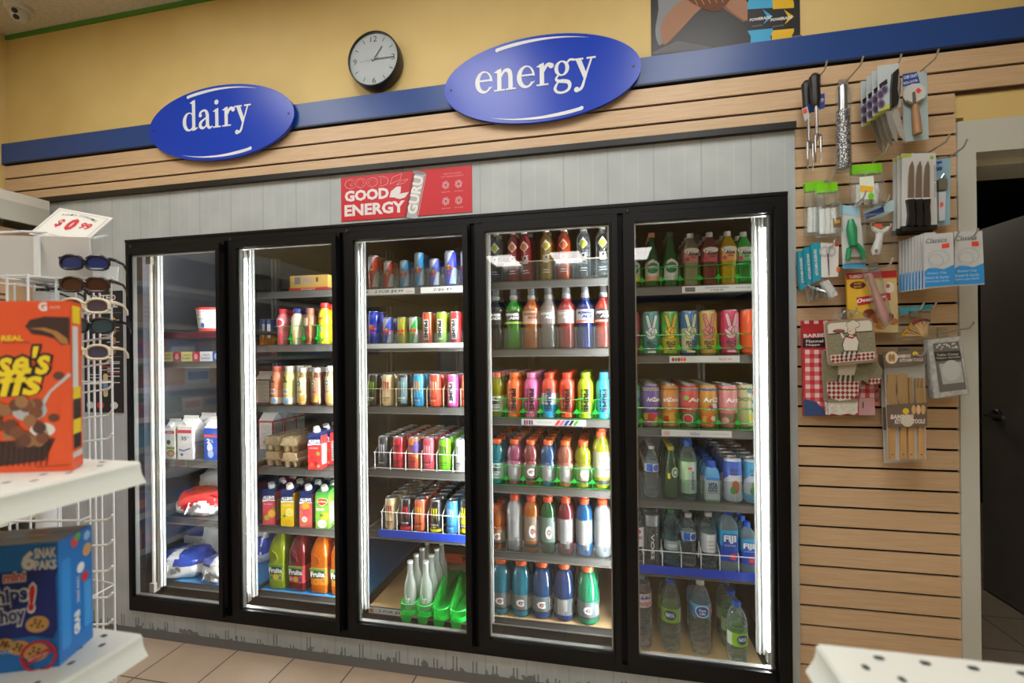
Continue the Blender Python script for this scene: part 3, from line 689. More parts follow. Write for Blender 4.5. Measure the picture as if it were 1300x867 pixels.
# ================================================================== FOREGROUND SHELVING
SHW = P('d8dad2', .38); RAILW = P('cfd3c8', .4); HOLE = P('3c4040', .8)
def shelf_deck(t, x0, x1, y0, y1, z, hx):         # long edge (with price rail) at hx, far end at y1
    g = G(); g.box(min(x0, x1), max(x0, x1), y0, y1, z-.022, z, SHW)
    s = 1 if hx == max(x0, x1) else -1
    f = lambda u, v: (u, v, z+.0006)
    for r in range(2):
        yy = y1-.04
        for i in range(12):
            xx = hx-s*(.035+.03*r); q = yy-i*.048-.016*r
            g.poly(rrect(xx-.004, q-.0055, xx+.004, q+.0055, .0035, 3), HOLE, f)
    for i in range(9):
        xx = hx-s*(.06+.05*i); g.poly(rrect(xx-.006, y1-.022, xx+.006, y1-.014, .0035, 3), HOLE, f)
    child('shelf_deck', g, t)
    g = G(); g.prism([(0, 0), (.004, -.004), (.0045, -.012), (.007, -.022), (.014, -.033), (.017, -.038), (.012, -.038), (.004, -.030), (.0, -.022)],
                     lambda a, b: (hx+s*a, y0, z+b), lambda a, b: (hx+s*a, y1, z+b), RAILW); child('price_rail', g, t)
t = thing('gondola_shelving', 'white metal gondola shelf unit at the left edge holding cereal and cookie boxes', 'shelf unit', (-1.05, -1.9, 0))
for z in (1.296, .98, .62, .25): shelf_deck(t, -1.27, -.845, -2.9, -1.34, z, -.845)
g = G(); g.box(-1.29, -1.272, -2.9, -1.36, 0, 1.7, SHW); child('back_panel', g, t)
g = G(); g.box(-1.27, -.87, -2.9, -1.36, 0, .12, SHW); child('base_deck', g, t)
t = thing('gondola_shelving', 'white perforated gondola shelf in the near lower right corner', 'shelf unit', (.8, -1.8, 0))
for z in (1.1, .72, .3): shelf_deck(t, .267, .72, -2.7, -1.352, z, .267)
g = G(); g.box(.72, .74, -2.7, -1.36, 0, 1.1, SHW); child('back_panel', g, t)
g = G(); g.box(.29, .72, -2.7, -1.36, 0, .12, SHW); child('base_deck', g, t)
g = G(); g.box(.74, 1.16, -2.7, -1.352, 1.078, 1.1, SHW); child('shelf_deck', g, t)
# cereal box
phi = radians(16); C = Vector((-.889, -1.417, 1.2965)); w = .19
t = thing('cereal_box', 'orange cereal box on the upper shelf at the left edge', 'box', C-Vector((w*cos(phi), w*sin(phi), 0)), phi)
OR = P('e8541a', .42); H = .287
g = G(); g.zprism([(0, 0), (w, 0), (w-.023, .05), (-.023, .05)], 0, H, OR)
f1, f2, f3, f4 = front(-.0004), front(-.0008), front(-.0012), front(-.0016)
YL, DKB = P('f2d61c', .5), P('2a1410', .5)
U = lambda px: w-(92-px)*.00127
V = lambda py: (598-py)*.00133
for tx, px0, px1, y0, y1 in (("Reese's", -72, 71, 439, 481), ('Puffs', -58, 60, 466, 506)):
    a = ((U(px0)+U(px1))/2, (V(y0)+V(y1))/2, U(px1)-U(px0), V(y0)-V(y1))
    g.text(tx, *a, DKB, f2 if tx[0] == 'R' else f1, rot=.05, bold=.1, shear=.25); g.text(tx, *(a[:2]+(a[2]*.95, a[3]*.86)), YL, f3, rot=.05, bold=.03, shear=.25)
g.text('REAL', U(20), V(429), .034, .009, YL, f1, bold=.04); g.text('peanut butter', U(26), V(434.5), .042, .005, DKB, f1)
g.poly([(U(36), V(414)), (U(42), V(406)), (U(60), V(402)), (U(91), V(403)), (U(91), V(438)), (U(80), V(438)), (U(72), V(430)), (U(58), V(426)), (U(44), V(424))], P('3a1c16', .5), f1)
g.poly([(U(40), V(417)), (U(56), V(419)), (U(70), V(424)), (U(80), V(436)), (U(90), V(438)), (U(88), V(430)), (U(76), V(421)), (U(60), V(416))], P('b07a3e', .6), f2)
g.text('G', U(58), V(389.5), .014, .015, WHITE, f1, bold=.05); g.text('General Mills', U(73), V(390), .016, .004, WHITE, f1)
g.stroke([(U(52), V(520)), (U(66), V(497)), (U(91), V(475))], [.01, .004, .006], P('c9c9cc', .3), f1)
g.poly(ell(U(40), V(520), .028, .018), P('bdbdc2', .3), f1); g.poly(ell(U(56), V(545), .02, .012), P('e4ddd4', .4), f1)
g.poly([(U(-40), V(560)), (U(72), V(556)), (U(58), V(584)), (U(-20), V(592))], P('3f241b', .6), f1)
for i in range(16): q = U(-40)+i*.0088; g.stroke([(q, V(560)), (q-.004+.0*i, V(590))], .0018, P('24120d', .6), f2)
rr = random.Random(5); PC = [P(c, .7) for c in ('7c4a2f', '9a6a42', '6a3d2a', 'a3774d', '55352b')]
for i in range(40):
    q = (rr.uniform(-30, 58), rr.uniform(506, 562))
    if q[1] < 538 and q[0] > 50: continue
    g.poly(ell(U(q[0]), V(q[1]), .0105, .010, 12), PC[i % 5], f3 if i % 2 else f4); 
for q in ((77, 477), (70, 530)): g.poly(ell(U(q[0]), V(q[1]), .009, .007, 12), PC[2], f2)
g.stroke([(U(48), V(592)), (U(90), V(590))], .001, DKB, f1)
obj('box_carton', g, t)
g = G(); d = Vector((-.023, .05)); L = d.length; nx, ny = .05/L*.0006, .023/L*.0006
fs = lambda u, v: (w+d.x*u+nx, d.y*u+ny, v)
g.poly(rc(.05, .02, .95, .03), P('d0cfc8'), fs)
g.poly(rc(.1, .14, .62, .245), P('d6d6d0'), fs)
for i in range(12): g.poly(rc(.15, .15+i*.0075, .55, .153+i*.0075), P('6b6b6b'), fs)
for v0, v1, c in ((.12, .14, 'f2d61c'), (.085, .12, '241512'), (.06, .085, 'f2d61c'), (.035, .06, '241512'), (.25, .28, 'f2d61c')): g.poly(rc(.15, v0, .85, v1), P(c), fs)
obj('nutrition_panel', g, t)
# cookie box
phi = radians(23); C = Vector((-.89, -1.438, .9805)); w, dp, H = .235, .08, .204
t = thing('cookie_box', 'blue snack pack cookie box on the lower shelf at the left edge', 'box', C-Vector((w*cos(phi), w*sin(phi), 0)), phi)
BL, NV = P('1a76c8', .38), P('16297a', .4)
g = G(); g.box(0, w, 0, dp, 0, H, BL)
U = lambda px: w-(76-px)*.00097
V = lambda py: (848-py)*.00129-(76-0)*0
g.text('6', U(34), V(710), .02, .032, WHITE, f2, bold=.05); g.text('SNAK', U(58), V(702), .031, .017, WHITE, f2, bold=.04); g.text('PAKS', U(58), V(717), .031, .016, WHITE, f2, bold=.04)
g.poly([(0, V(728)), (U(40), V(722)), (U(76), V(722)), (U(72), V(735)), (U(74), V(800)), (U(68), V(812)), (U(40), V(806)), (0, V(808))], NV, f1)
g.text('mini', U(14), V(729), .032, .018, WHITE, f2, bold=.1); g.text('mini', U(14), V(729), .029, .014, RED, f3, bold=.03)
for tx, px, py, ww, hh in (('Chips', 0, 754, .062, .032), ('Ahoy', 3, 779, .05, .030)): g.text(tx, U(px), V(py), ww*1.08, hh*1.2, WHITE, f2, bold=.1, rot=.08); g.text(tx, U(px), V(py), ww, hh, NV, f3, bold=.03, rot=.08)
g.text('!', U(38), V(757), .014, .052, WHITE, f2, bold=.1, shear=.1); g.text('!', U(38), V(757), .010, .043, RED, f3, bold=.06, shear=.1)
CK, CH = P('cf9d5c', .7), P('3b2012', .7)
for px, py, r in ((46, 791, .0165), (20, 818, .0145), (0, 812, .012), (44, 826, .018)):
    g.poly(ell(U(px), V(py), r, r*.82, 18), CK, f3)
    for i in range(7): a = i*2.4; q = r*.2*sqrt(i+.3)*1.15; g.poly(ell(U(px)+q*cos(a), V(py)+q*.8*sin(a), .0022, .0018, 8), CH, f4)
ring(g, U(48), V(831), .026, .026, .0215, .0215, 0, 0, P('c6242f', .5), front(-.002)); g.stroke([(U(30), V(838)), (U(66), V(824))], .009, P('c6242f', .5), front(-.0022)); g.text('ARTIFICIAL', U(48), V(831), .03, .005, WHITE, front(-.0025), rot=.35)
g.text('MINI COOKIES', U(-8), V(822), .035, .005, WHITE, f2); g.text('NET WT 6 PAKS', U(0), V(850), .035, .004, WHITE, f2)
obj('box_carton', g, t)
g = G(); fs = lambda u, v: (w+.0005, u, v)
g.poly(rrect(.006, .02, .026, .17, .005), P('2f8fdc', .4), fs)
g.poly(rrect(.058, .03, .076, .11, .005), P('3f97de', .4), fs)
g.text('GRAB', .04, .05, .04, .014, WHITE, lambda u, v: (w+.0008, u, v), rot=pi/2, bold=.05); g.text('SNAK PAKS', .043, .105, .045, .007, WHITE, lambda u, v: (w+.0008, u, v), rot=pi/2)
for u, v, c, r in ((.036, .19, 'd8433a', .009), (.044, .197, '5da83e', .007), (.066, .165, 'd6a56a', .011), (.05, .14, 'efefef', .009), (.06, .12, 'c03028', .009), (.066, .19, '9ec6e8', .008)): g.poly(ell(u, v, r, r, 14), P(c), fs)
obj('side_panel', g, t)
g = G(); f = lambda u, v: (u, v, H+.0005)
g.poly(rc(.002, .002, w-.002, dp-.002), P('8e8478', .4), f)
for i in range(10): g.poly(ell(.02+i*.021, .02+(i*37 % 5)*.01, .016, .009, 12), P(('b58a5a', '7d7f86', '9aa0a8', 'a97043')[i % 4]), lambda u, v: (u, v, H+.0009))
obj('lid_print', g, t)
# ================================================================== SUNGLASSES SPINNER RACK
SX, SYY = -1.80, -.86
WR = P('cdd0d0', .35)
rk = thing('spinner_rack', 'white wire spinner rack for sunglasses behind the cereal box', 'rack', (SX, SYY, 0))
g = G(); g.lathe([(0, 0), (.2, 0), (.2, .015), (.04, .03), (.027, .05), (.027, 1.70), (0, 1.70)], P('c4c7c7', .4), 20, (SX, SYY, 0)); child('pole', g, rk)
g = G(); h0, h1, r = .35, 1.735, .128
for i in range(16):
    a = pi/8*i; k = 1/max(abs(cos(a)), abs(sin(a))); k = min(k, 1.3)
    g.tube([(SX+r*k*cos(a), SYY+r*k*sin(a), h0), (SX+r*k*cos(a), SYY+r*k*sin(a), h1)], .0035, WR, 6)
child('cage_wire', g, rk)
g = G()
for z in (.36, .7, 1.05, 1.4, 1.64, 1.73):
    g = G(); pts = [(SX+r*min(1.3, 1/max(abs(cos(pi/8*i)), abs(sin(pi/8*i))))*cos(pi/8*i), SYY+r*min(1.3, 1/max(abs(cos(pi/8*i)), abs(sin(pi/8*i))))*sin(pi/8*i), z) for i in range(17)]
    g.tube(pts, .003, WR, 5); g.tube([(SX-r, SYY, z), (SX+r, SYY, z)], .003, WR, 5); g.tube([(SX, SYY-r, z), (SX, SYY+r, z)], .003, WR, 5); child('cage_ring', g, rk)
def rackhook(px, py):
    p = at(px, py, y=SYY+.02)
    g = G(); b = Vector((SX+r, SYY+.02, p.z-.03)); g.tube([b, b+Vector((.25*(p.x-b.x), 0, .004)), Vector((p.x-.02, p.y, p.z-.018)), Vector((p.x-.006, p.y, p.z-.008)), p], .0035, P('dcdcda', .35), 6)
    child('hook', g, rk); return p
HK = [rackhook(*q) for q in ((143, 352), (144, 385), (143, 421), (141, 454), (143, 487), (143, 520), (143, 550), (143, 619), (143, 653), (143, 685), (143, 718), (143, 752), (143, 786))]
for px, py in ((116, 655), (115, 622)):
    p = at(px, py, y=SYY-.15); g = G(); g.tube([(SX+.05, SYY-.155, p.z-.035), (p.x-.01, p.y-.02, p.z-.006), p], .0035, WR, 6); child('hook', g, rk)
# header tray and price card
zt = 1.735
c0 = at(62, 318, y=SYY)
g = G(); T0, T1 = at(15, 335, y=SYY-.04), at(108, 340, y=SYY+.06)
tx0, tx1 = -.15, .15
tr_ = thing('display_tray', 'tilted white tray on top of the spinner rack holding a price card', 'tray', (SX+.05, SYY+.01, 1.737), radians(20)); tr_.scale = (.86, .9, .95)
g = G(); TW = P('d8dbdb', .4)
g.prism([(-.155, .0), (.155, .0), (.165, .125), (-.165, .125)], lambda a, b: (a, -.06-b*.25, b+.006), lambda a, b: (a, -.055-b*.25, b+.006), TW)
g.prism([(-.155, .0), (.155, .0), (.16, .06), (-.16, .06)], lambda a, b: (a, .06, b), lambda a, b: (a, .065, b), TW); g.box(-.155, .155, -.06, .065, 0, .006, TW)
g.box(-.008, .008, -.098, -.09, .0, .13, TW); obj('tray_body', g, tr_)
g = G(); g.tube([(-.165, -.092, .128), (-.17, -.10, .135), (-.14, .02, .17), (.15, .02, .165), (.178, -.09, .128), (.165, -.092, .128)], .004, WR, 6); obj('tray_wire', g, tr_)
q = [at(53, 258, y=SYY), at(118, 277, y=SYY), at(104, 311, y=SYY), at(36, 297, y=SYY)]
o_ = q[3]; ux = (q[2]-q[3])/1; uz = (q[0]-q[3])/1
pc = thing('price_card', 'white price card reading $0.99 tilted in the spinner rack tray', 'sign', (o_.x, o_.y, o_.z))
nrm = Vector((0, -1, 0))
def fcard(off): return lambda u, v: tuple(o_+ux*u+uz*v+nrm*off+Vector((0, .05*v, 0)))
g = G(); g.prism([(0, 0), (1, 0), (1, 1), (0, 1)], fcard(.0), fcard(-.003), P('d9d9d3', .5)); child('card', g, pc)
g = G(); f = fcard(.0008)
for a, b in (((.05, .06), (.95, .06)), ((.95, .06), (.95, .94)), ((.95, .94), (.05, .94)), ((.05, .94), (.05, .06))): g.stroke([a, b], .01, P('9a9a96'), f)
PR2 = P('c5303a', .5)
g.text('$', .29, .52, .11, .30, PR2, f, bold=.03); g.text('0', .50, .55, .17, .42, PR2, f, bold=.06); g.text('99', .74, .58, .19, .22, PR2, f, bold=.04)
for i, ch in enumerate('FASHION ACCESSORIES'):
    if ch != ' ': u = .2+i*.034; g.text(ch, u, .80+.07*(1-((u-.5)/.3)**2), .026, .06, INK, f, rot=-(u-.5)*.6)
for i, ch in enumerate('WWW.ACCESSORIES.COM'):
    u = .2+i*.034
    if ch != '.': g.text(ch, u, .17-.06*(1-((u-.5)/.3)**2), .024, .045, INK, f, rot=(u-.5)*.6)
child('card_print', g, pc)
# sunglasses: front plane faces +x (local -y), hung on the hooks
def sunglasses(frame, lens, label, loc, rz, rx=0):
    t = thing('sunglasses', label, 'sunglasses', loc, rz, 'sunglasses on the spinner rack'); t.rotation_euler = (rx, 0, rz)
    FM, LM = P(frame, .25), P(lens, .08, .2)
    for k, sx in enumerate((-.034, .034)):
        o = [(sx+.031*abs(cos(a))**.75*(1 if cos(a) > 0 else -1), .0215*abs(sin(a))**.8*(1 if sin(a) > 0 else -1)-.002*abs(cos(a))) for a in [2*pi*i/28 for i in range(28)]]
        if k == 0: g = G()
        ring_pts = [(p[0], .10*p[0]**2*8, p[1]) for p in o]
        g.tube(ring_pts+[ring_pts[0]], .0042, FM, 6)
        gl = G(); gl.poly(o, LM, lambda u, v: (u, .8*u*u+.001, v)); obj('lens', gl, t)
    g.tube([(-.006, -.001, .006), (0, -.003, .009), (.006, -.001, .006)], .0035, FM, 6); obj('frame_front', g, t)
    for sx in (-1, 1):
        g = G(); g.tube([(sx*.066, .004, .012), (sx*.069, .025, .012), (sx*.066, .07, .008), (sx*.06, .098, -.006), (sx*.055, .11, -.02)], [.006, .0055, .004, .004, .0035], FM, 6); obj('temple', g, t)
    return t
for px, py, fr_, ln, lab in ((112, 333, '1a1c26', '2b3a78', 'glossy black sunglasses with dark blue lenses, topmost on the spinner rack'), (112, 361, '33241f', '4a2d22', 'dark brown sunglasses hanging second from the top of the rack'),
                            (112, 388, 'd8cfb4', '544a58', 'cream framed sunglasses with purple lenses, the upper cream pair'), (118, 413, '1e2226', '35505c', 'black sunglasses with teal lenses between the two cream pairs'),
                            (113, 447, 'd9d0b6', '4c4a66', 'cream framed sunglasses with purple lenses, the lower cream pair')):
    p = at(px-5, py, y=SYY-.04); sunglasses(fr_, ln, lab, (p.x, p.y, p.z), radians(22))
for px, py, lab, c in ((70, 352, 'black sunglasses on the left side of the spinner rack', '1b1b1f'), (52, 372, 'dark sunglasses lying low at the left of the rack behind the cereal box', '23201f')):
    p = at(px, py, y=SYY+.1); sunglasses(c, '3a3f46', lab, (p.x, p.y, p.z), radians(-20))
# ================================================================== WALL SHELF UNIT ALONG THE LEFT WALL
ws = thing('wall_shelf_unit', 'pale wall shelf unit of candy boxes along the left wall', 'shelf unit', (-3.25, -1.4, 0))
WS = P('cfccbe', .5)
g = G(); g.box(XL+.004, XL+.03, -3.2, -.03, 0, 2.30, P('8d8b80', .6)); child('back_panel', g, ws)
g = G(); g.box(XL+.004, -3.03, -3.2, -.03, 2.30, 2.35, WS); g.box(-3.05, -3.03, -3.2, -.03, 2.20, 2.30, P('b5b3a6', .5)); child('canopy', g, ws)
LV = [.18, .42, .64, .86, 1.06, 1.26, 1.46, 1.70, 1.98]
for z in LV:
    g = G(); g.box(XL+.03, -3.07, -3.2, -.04, z-.02, z, WS); g.box(-3.075, -3.062, -3.2, -.04, z-.025, z+.012, P('c9c7bd', .4)); child('shelf', g, ws)
rr = random.Random(11); CB = ['b8443c', '2d6fb0', 'd9b13a', 'e6e2d6', '7a3f8c', '3f8c55', 'd97d35', '5aa7c9', 'c9566f', '8a6a4a']
for z in LV[:-2]:
    y = -2.6
    while y < -.2:
        wd, hh = rr.uniform(.12, .24), rr.uniform(.09, .155)
        g = G(); c = P(rr.choice(CB), .45); g.box(-.12, .12, 0, wd-.012, 0, hh, c)
        fs = lambda u, v: (.1206, u, v)
        g.poly(rc(.012, hh*.3, wd-.03, hh*.75), P(rr.choice(CB), .45), fs)
        o = obj('candy_box', g); o.location = (-3.21, y, z+.0005)
        tag(o, 'small candy box on the left wall shelf, reflected in the leftmost cooler door', 'box', 'candy boxes on the left wall shelf')
        y += wd
CT = NOISY('kraft_cardboard', 'b3906a', 'bf9c74', 6, .8)
for y, wd, hh, z in ((-.36, .30, .19, 1.98), (-.30, .24, .26, 1.70), (-.72, .33, .24, 1.98), (-.66, .3, .2, 1.70)):
    t = thing('cardboard_box', {-.36: 'plain cardboard box at the near end of the highest left wall shelf', -.30: 'printed cardboard box on the left wall shelf behind the spinner rack', -.72: 'second cardboard box along the highest left wall shelf', -.66: 'second cardboard box behind the spinner rack'}[y], 'box', (-3.26, y, z+.0005))
    g = G(); g.box(-.17, .17, 0, wd, 0, hh, CT); obj('carton', g, t)
    g = G(); fe = lambda u, v: (u, wd+.0006, v); fs = lambda u, v: (.1706, u, v)
    for f in (fe, fs):
        for i in range(3): g.poly(rc(.03, .05+i*.03, .12, .062+i*.03), P('5a4632', .8), f)
    g.poly(rc(-.17, hh*.46, .17, hh*.54), P('c7a67c', .5), lambda u, v: (u, wd*.5+(v-hh*.5)*1.0, hh+.0006)); obj('box_print', g, t)
# ================================================================== PRODUCTS
LIDM = P('b9bbbc', .32, 1)
def can(body, art, r=.033, h=.157, lid='b9bbbc', slim=False):
    g = G(); b = P(body, .3, .0, .6) if isinstance(body, str) else body
    g.lathe([(r*.80, 0), (r*.86, .003), (r, .010), (r, h-.016)], b, 24)
    g.lathe([(r, h-.016), (r*.93, h-.009), (r*.86, h-.004)], b if slim else b, 24); g.lathe([(r*.86, h-.004), (r*.885, h-.001), (r*.86, h), (r*.82, h-.001)], LIDM, 24)
    art(g, r, h)
    l = G(); l.lathe([(r*.82, h-.001), (r*.79, h-.006), (r*.74, h-.0045), (0, h-.0045)], P(lid, .3, 1), 24)
    t = G(); t.box(-.006, .006, -.012, .004, h-.0044, h-.0032, P('8f9194', .35, 1))
    t.poly(ell(0, -r*.42, r*.26, r*.2, 12), P('6f7174', .4, 1), lambda u, v: (u, v, h-.0042))
    return [('can_body', g.mesh('can_body')), ('lid', l.mesh('lid'), [('pull_tab', t.mesh('pull_tab'))])]
def A(*fs):
    def art(g, r, h):
        for i, f in enumerate(fs): f(g, r, h, wrap(r, .0004+.0004*i), r*.22)
    return art
def band(c, v0, v1, w=3.1): return lambda g, r, h, f, l: g.poly(rc(-r*w, v0*h, r*w, v1*h), P(c, .35), f, l)
def word(s, c, v, w, hh, u=0, rot=0, bold=.03, shear=0): return lambda g, r, h, f, l: g.text(s, u*r, v*h, w*r, hh*h, P(c, .4), f, rot=rot, bold=bold, shear=shear, lim=l)
def blob(c, u, v, ru, rv): return lambda g, r, h, f, l: g.poly(ell(u*r, v*h, ru*r, rv*h, 16), P(c, .4), f, l)
def shape(c, pts): return lambda g, r, h, f, l: g.poly([(a*r, b*h) for a, b in pts], P(c, .4), f, l)
def claw(c, v=.6, u=0, k=1):
    def q(g, r, h, f, l):
        for i, (dx, b) in enumerate(((-.38, .22), (0, .16), (.36, .24))):
            g.poly([((u+dx*k-.12)*r, (v+.17)*h), ((u+dx*k+.14)*r, (v+.19-.02*i)*h), ((u+dx*k+.10)*r, (v)*h), ((u+dx*k+.05)*r, (v-b)*h), ((u+dx*k-.04)*r, (v-.05)*h)], P(c, .4), f, l)
    return q
def vword(s, c, hh=.62, w=.62, u=0, v=.5, bold=.05): return lambda g, r, h, f, l: g.text(s, u*r, v*h, hh*h, w*r, P(c, .4), f, rot=-pi/2, bold=bold, lim=l)
def strip(c, u0, u1, v0=.12, v1=.9): return lambda g, r, h, f, l: g.poly(rc(u0*r, v0*h, u1*r, v1*h), P(c, .4), f, l)
KIND = {}
def K(key, name, cat, parts): KIND[key] = (name, cat, parts); return key
def speck(c, n=60, v0=.05, v1=.93, s=.03):
    def q(g, r, h, f, l):
        rr = random.Random(n)
        for i in range(n):
            a, b = rr.uniform(-2.4, 2.4)*r, rr.uniform(v0, v1)*h; k = s*r*rr.uniform(.5, 1.6)
            g.tris([((a-k, b), (a+k, b-k), (a+k*.4, b+k*1.3))], P(c, .4), f)
    return q
# --- red bull style slim cans
def rb(key, c, c2='c9ccd0', h=.135, r=.0265):
    K(key, 'energy_can', 'can', can(c, A(shape(c2, [(-3, .95), (-.2, .95), (.75, .95), (-.55, .52), (-3, .52)]), shape(c2, [(.75, .52), (3, .52), (3, .06), (.1, .06)]), blob('e0b33a', 0, .53, .3, .075), shape('cf2d33', [(-.85, .47), (-.35, .57), (-.05, .5), (-.2, .45), (-.5, .43)]), shape('cf2d33', [(.85, .47), (.35, .57), (.05, .5), (.2, .45), (.5, .43)]), word('RedBull', 'cf2d33', .37, 1.1, .06)), r, h))
rb('rb_red', 'd5321f', h=.168, r=.030); rb('rb_red_s', 'd5321f'); rb('rb_lb', '1f8fc4', '9fb6c6'); rb('rb_lb_t', '1f8fc4', '9fb6c6', .168, .0275); rb('rb_bl', '4254c0', 'c3c7d2'); rb('rb_bl_t', '3b46b8', 'b9bfd0', .168, .030)
rb('rb_dk', '2038b8', '3e55c8', .168, .030); rb('rb_dk_s', '2746c4', 'b8c2d8'); rb('rb_y', 'a9a81f', 'b7b13a'); rb('rb_g', '2fae4a', 'c4cfc8')
def prime_can(key, c, wc='f3f3f0'):
    K(key, 'energy_can', 'can', can(c, A(strip(wc, -.5, .42, .14, .76), vword('PRIME', '17171a', .56, .72, -.05, .45)), .029, .155))
for k, c in (('pc_or', 'e2491f'), ('pc_gr', '8fc51f'), ('pc_rd', 'd02a2c'), ('pc_pk', 'e2539a')): prime_can(k, c)
def monster(key, c, cc, extra=(), r=.033, h=.157):
    K(key, 'energy_can', 'can', can(c, A(*extra, speck(cc, 26), claw(cc), word('MONSTER', 'e8e8e4' if c in ('1d1e20', '24262a', '17181a') else '2a2a2c', .26, 1.25, .05), word('ENERGY', cc, .19, .9, .04)), r, h))
monster('m_bkg', '1d1e20', '7ec032'); monster('m_cr', 'dcc99b', 'b53a28'); monster('m_teal', '24262a', '8fb9b7', (strip('6e8f92', -.1, .8, .1, .9),)); monster('m_blo', '1f9fd6', 'f09a2a'); monster('m_ro', 'd8452b', 'e9b08c')
monster('m_grey', '43474a', 'c9cdd0'); monster('m_red', 'cf2c3c', '7c1826'); monster('m_orp', 'e58a3c', '5f4a9c', (shape('d24a3c', [(-2, .05), (1, .05), (.6, .4), (-2, .5)]), shape('6b58a6', [(.2, .55), (1.4, .5), (1.4, .9), (.4, .9)]))); monster('m_pk', 'e0525f', 'f0a8a4'); monster('m_lime', '74c81c', '2f4a1c'); monster('m_wh', 'd0d0cc', '8f9296')
monster('m_bkr', '1d1e20', 'd8283a', (band('d8283a', .04, .14),)); monster('m_ory', 'df6a45', 'e7b53e'); monster('m_bky', '1d1e20', 'e6dc2a', (band('e6dc2a', .05, .13),)); monster('m_blue', '3f93d0', 'a9d2ee'); monster('m_tall', '24262a', 'ecdf1e', (band('ecdf1e', .3, .62), band('ecdf1e', .08, .16)), .033, .17)
# --- peace sign tea cans
def hand_art(sk, ln):
    def q(g, r, h, f, l):
        # two raised fingers, folded fingers, thumb and palm, each outlined
        rot = lambda cx, cy, a, w, hh: [(cx*r+(q*cos(a)-e*sin(a)), cy*h+(q*sin(a)+e*cos(a))) for q, e in rrect(-w*r, -hh*h, w*r, hh*h, w*r*.9, 3)]
        parts = [(-.04, .45, 0, .50, .085), (-.32, .75, .22, .16, .165), (.36, .75, -.2, .16, .165), (.42, .55, .15, .17, .06), (.12, .555, .05, .17, .065), (-.2, .56, -.5, .16, .085), (-.36, .50, .7, .15, .075)]
        for n_, (cx, cy, a, w, hh) in enumerate(parts):
            g.poly(rot(cx, cy, a, w+.055, hh+.01), P(ln, .4), wrap(r, .0016+.0003*n_), l); g.poly(rot(cx, cy, a, w, hh), P(sk, .4), wrap(r, .00175+.0003*n_), l)
    return q
def peace(key, c, sk, tc='e9e9e4', ex=()):
    K(key, 'tea_can', 'can', can(c, A(*ex, speck('f2f2e8', 30, .3, .95, .02), hand_art(sk, '1f2a24'), word('PEACE', '20242a', .27, 1.05, .1, 0, 0, .04), word('TEA', '20242a', .165, .6, .085, 0, 0, .04), strip(tc, -.45, .45, .06, .1)), .036, .19))
peace('pt_pk', 'd8556e', 'e9a9b6', 'c22a3a'); peace('pt_teal', '3fa39c', 'dfe6e2'); peace('pt_grn', '4fae3a', 'e0b52c', '7fae2a', (band('c9b82a', .05, .4),)); peace('pt_blue', '2f74b4', 'cfd6b0', 'd9d28a', (strip('d6d0a0', -1.2, .1, .1, .6), shape('dfe6e8', [(.05, .35), (.35, .35), (.2, .92)])))
peace('pt_gold', 'cfae58', 'd87a78', 'c9a03a', (strip('e6c43e', .45, 1.6, .05, .93),)); peace('pt_mag', 'd02f62', 'e9a9b0', 'e6b0c0', (strip('e79ab4', .5, 1.5, .05, .93),))
K('pt_or', 'tea_can', 'can', can('ea5a22', A(shape('5a4a9a', [(.2, .52), (.2, .62), (.6, .72), (1.4, .76), (1.4, .52)]), shape('e9c52a', [(.35, .5), (1.5, .52), (1.5, .38), (.2, .44)]), strip('f0a82a', .75, 1.6, .08, .8), word('HALF', 'e9c52a', .48, .9, .1, .5)), .036, .19))
# --- tall iced tea cans
def ariz(key, c, band_c, fruit, top='e8dcb8', wc='f2f0e4', w='AriZona', u=.35):
    def chk(v):
        def q(g, r, h, f, l):
            for i in range(22):
                for j in range(2):
                    if (i+j) % 2: a = (-2.2+i*.2)*r; g.poly(rc(a, v*h+j*.018*h, a+.2*r, v*h+(j+1)*.018*h), P('2a2a2c'), f)
        return q
    K(key, 'tea_can', 'can', can(c, A(band(top, .86, .925), band(band_c, .04, .36), *[blob(a, b, d, e, e*.19) for a, b, d, e in fruit], chk(.875), chk(.035), word(w, wc, .66, 1.7, .1, u, 0, .04), word('ICED TEA', wc, .45, 1.0, .04, .1)), .036, .187))
ariz('az_teal', '5ec9a0', '66cba6', [('c23a52', .2, .55, .14), ('c23a52', .6, .4, .12), ('e6a6b4', .1, .3, .16), ('3a3a30', .4, .62, .08), ('c23a52', .5, .75, .1)], '5ec9a0', '2d4a9a', 'GREEN', .8)
ariz('az_pur', '6a3596', 'cf6a9a', [('e8d23a', -.7, .26, .42), ('d83a3a', .05, .25, .5), ('e9b23a', .65, .2, .35), ('5a9a3a', .3, .12, .25)])
ariz('az_or', 'e5861f', 'e0a24a', [('d8452b', -.5, .2, .45), ('e9b23a', .2, .22, .5), ('7fae3a', .6, .3, .3)], 'e5a02a', 'f2f0e4', 'ariZona', .0)
ariz('az_red', 'd9342a', '3f8f4a', [('cf2f3a', -.35, .22, .55), ('f0dfdc', -.35, .22, .6), ('d9343f', -.35, .22, .5), ('8fbf4a', -.5, .7, .3)], 'd8d0c8', 'f2f0e4', 'Ari', .55)
ariz('az_gold', 'dc9a22', 'e2762a', [('e9b23a', -.5, .22, .4), ('e2542a', .1, .2, .5), ('d8d0e0', .6, .52, .35), ('d2402a', .1, .5, .25), ('f0e0c8', .4, .24, .3)], 'a9a6cf', 'f2f0e4', 'AriZ', .2)
ariz('az_pink', 'e58b8e', '9a6a5c', [('c23a4a', .3, .18, .35), ('5a8a4a', .0, .25, .3), ('e9a0a6', -.5, .2, .4)], 'e0b08a', 'f6f0ea', 'Ariz', .4)
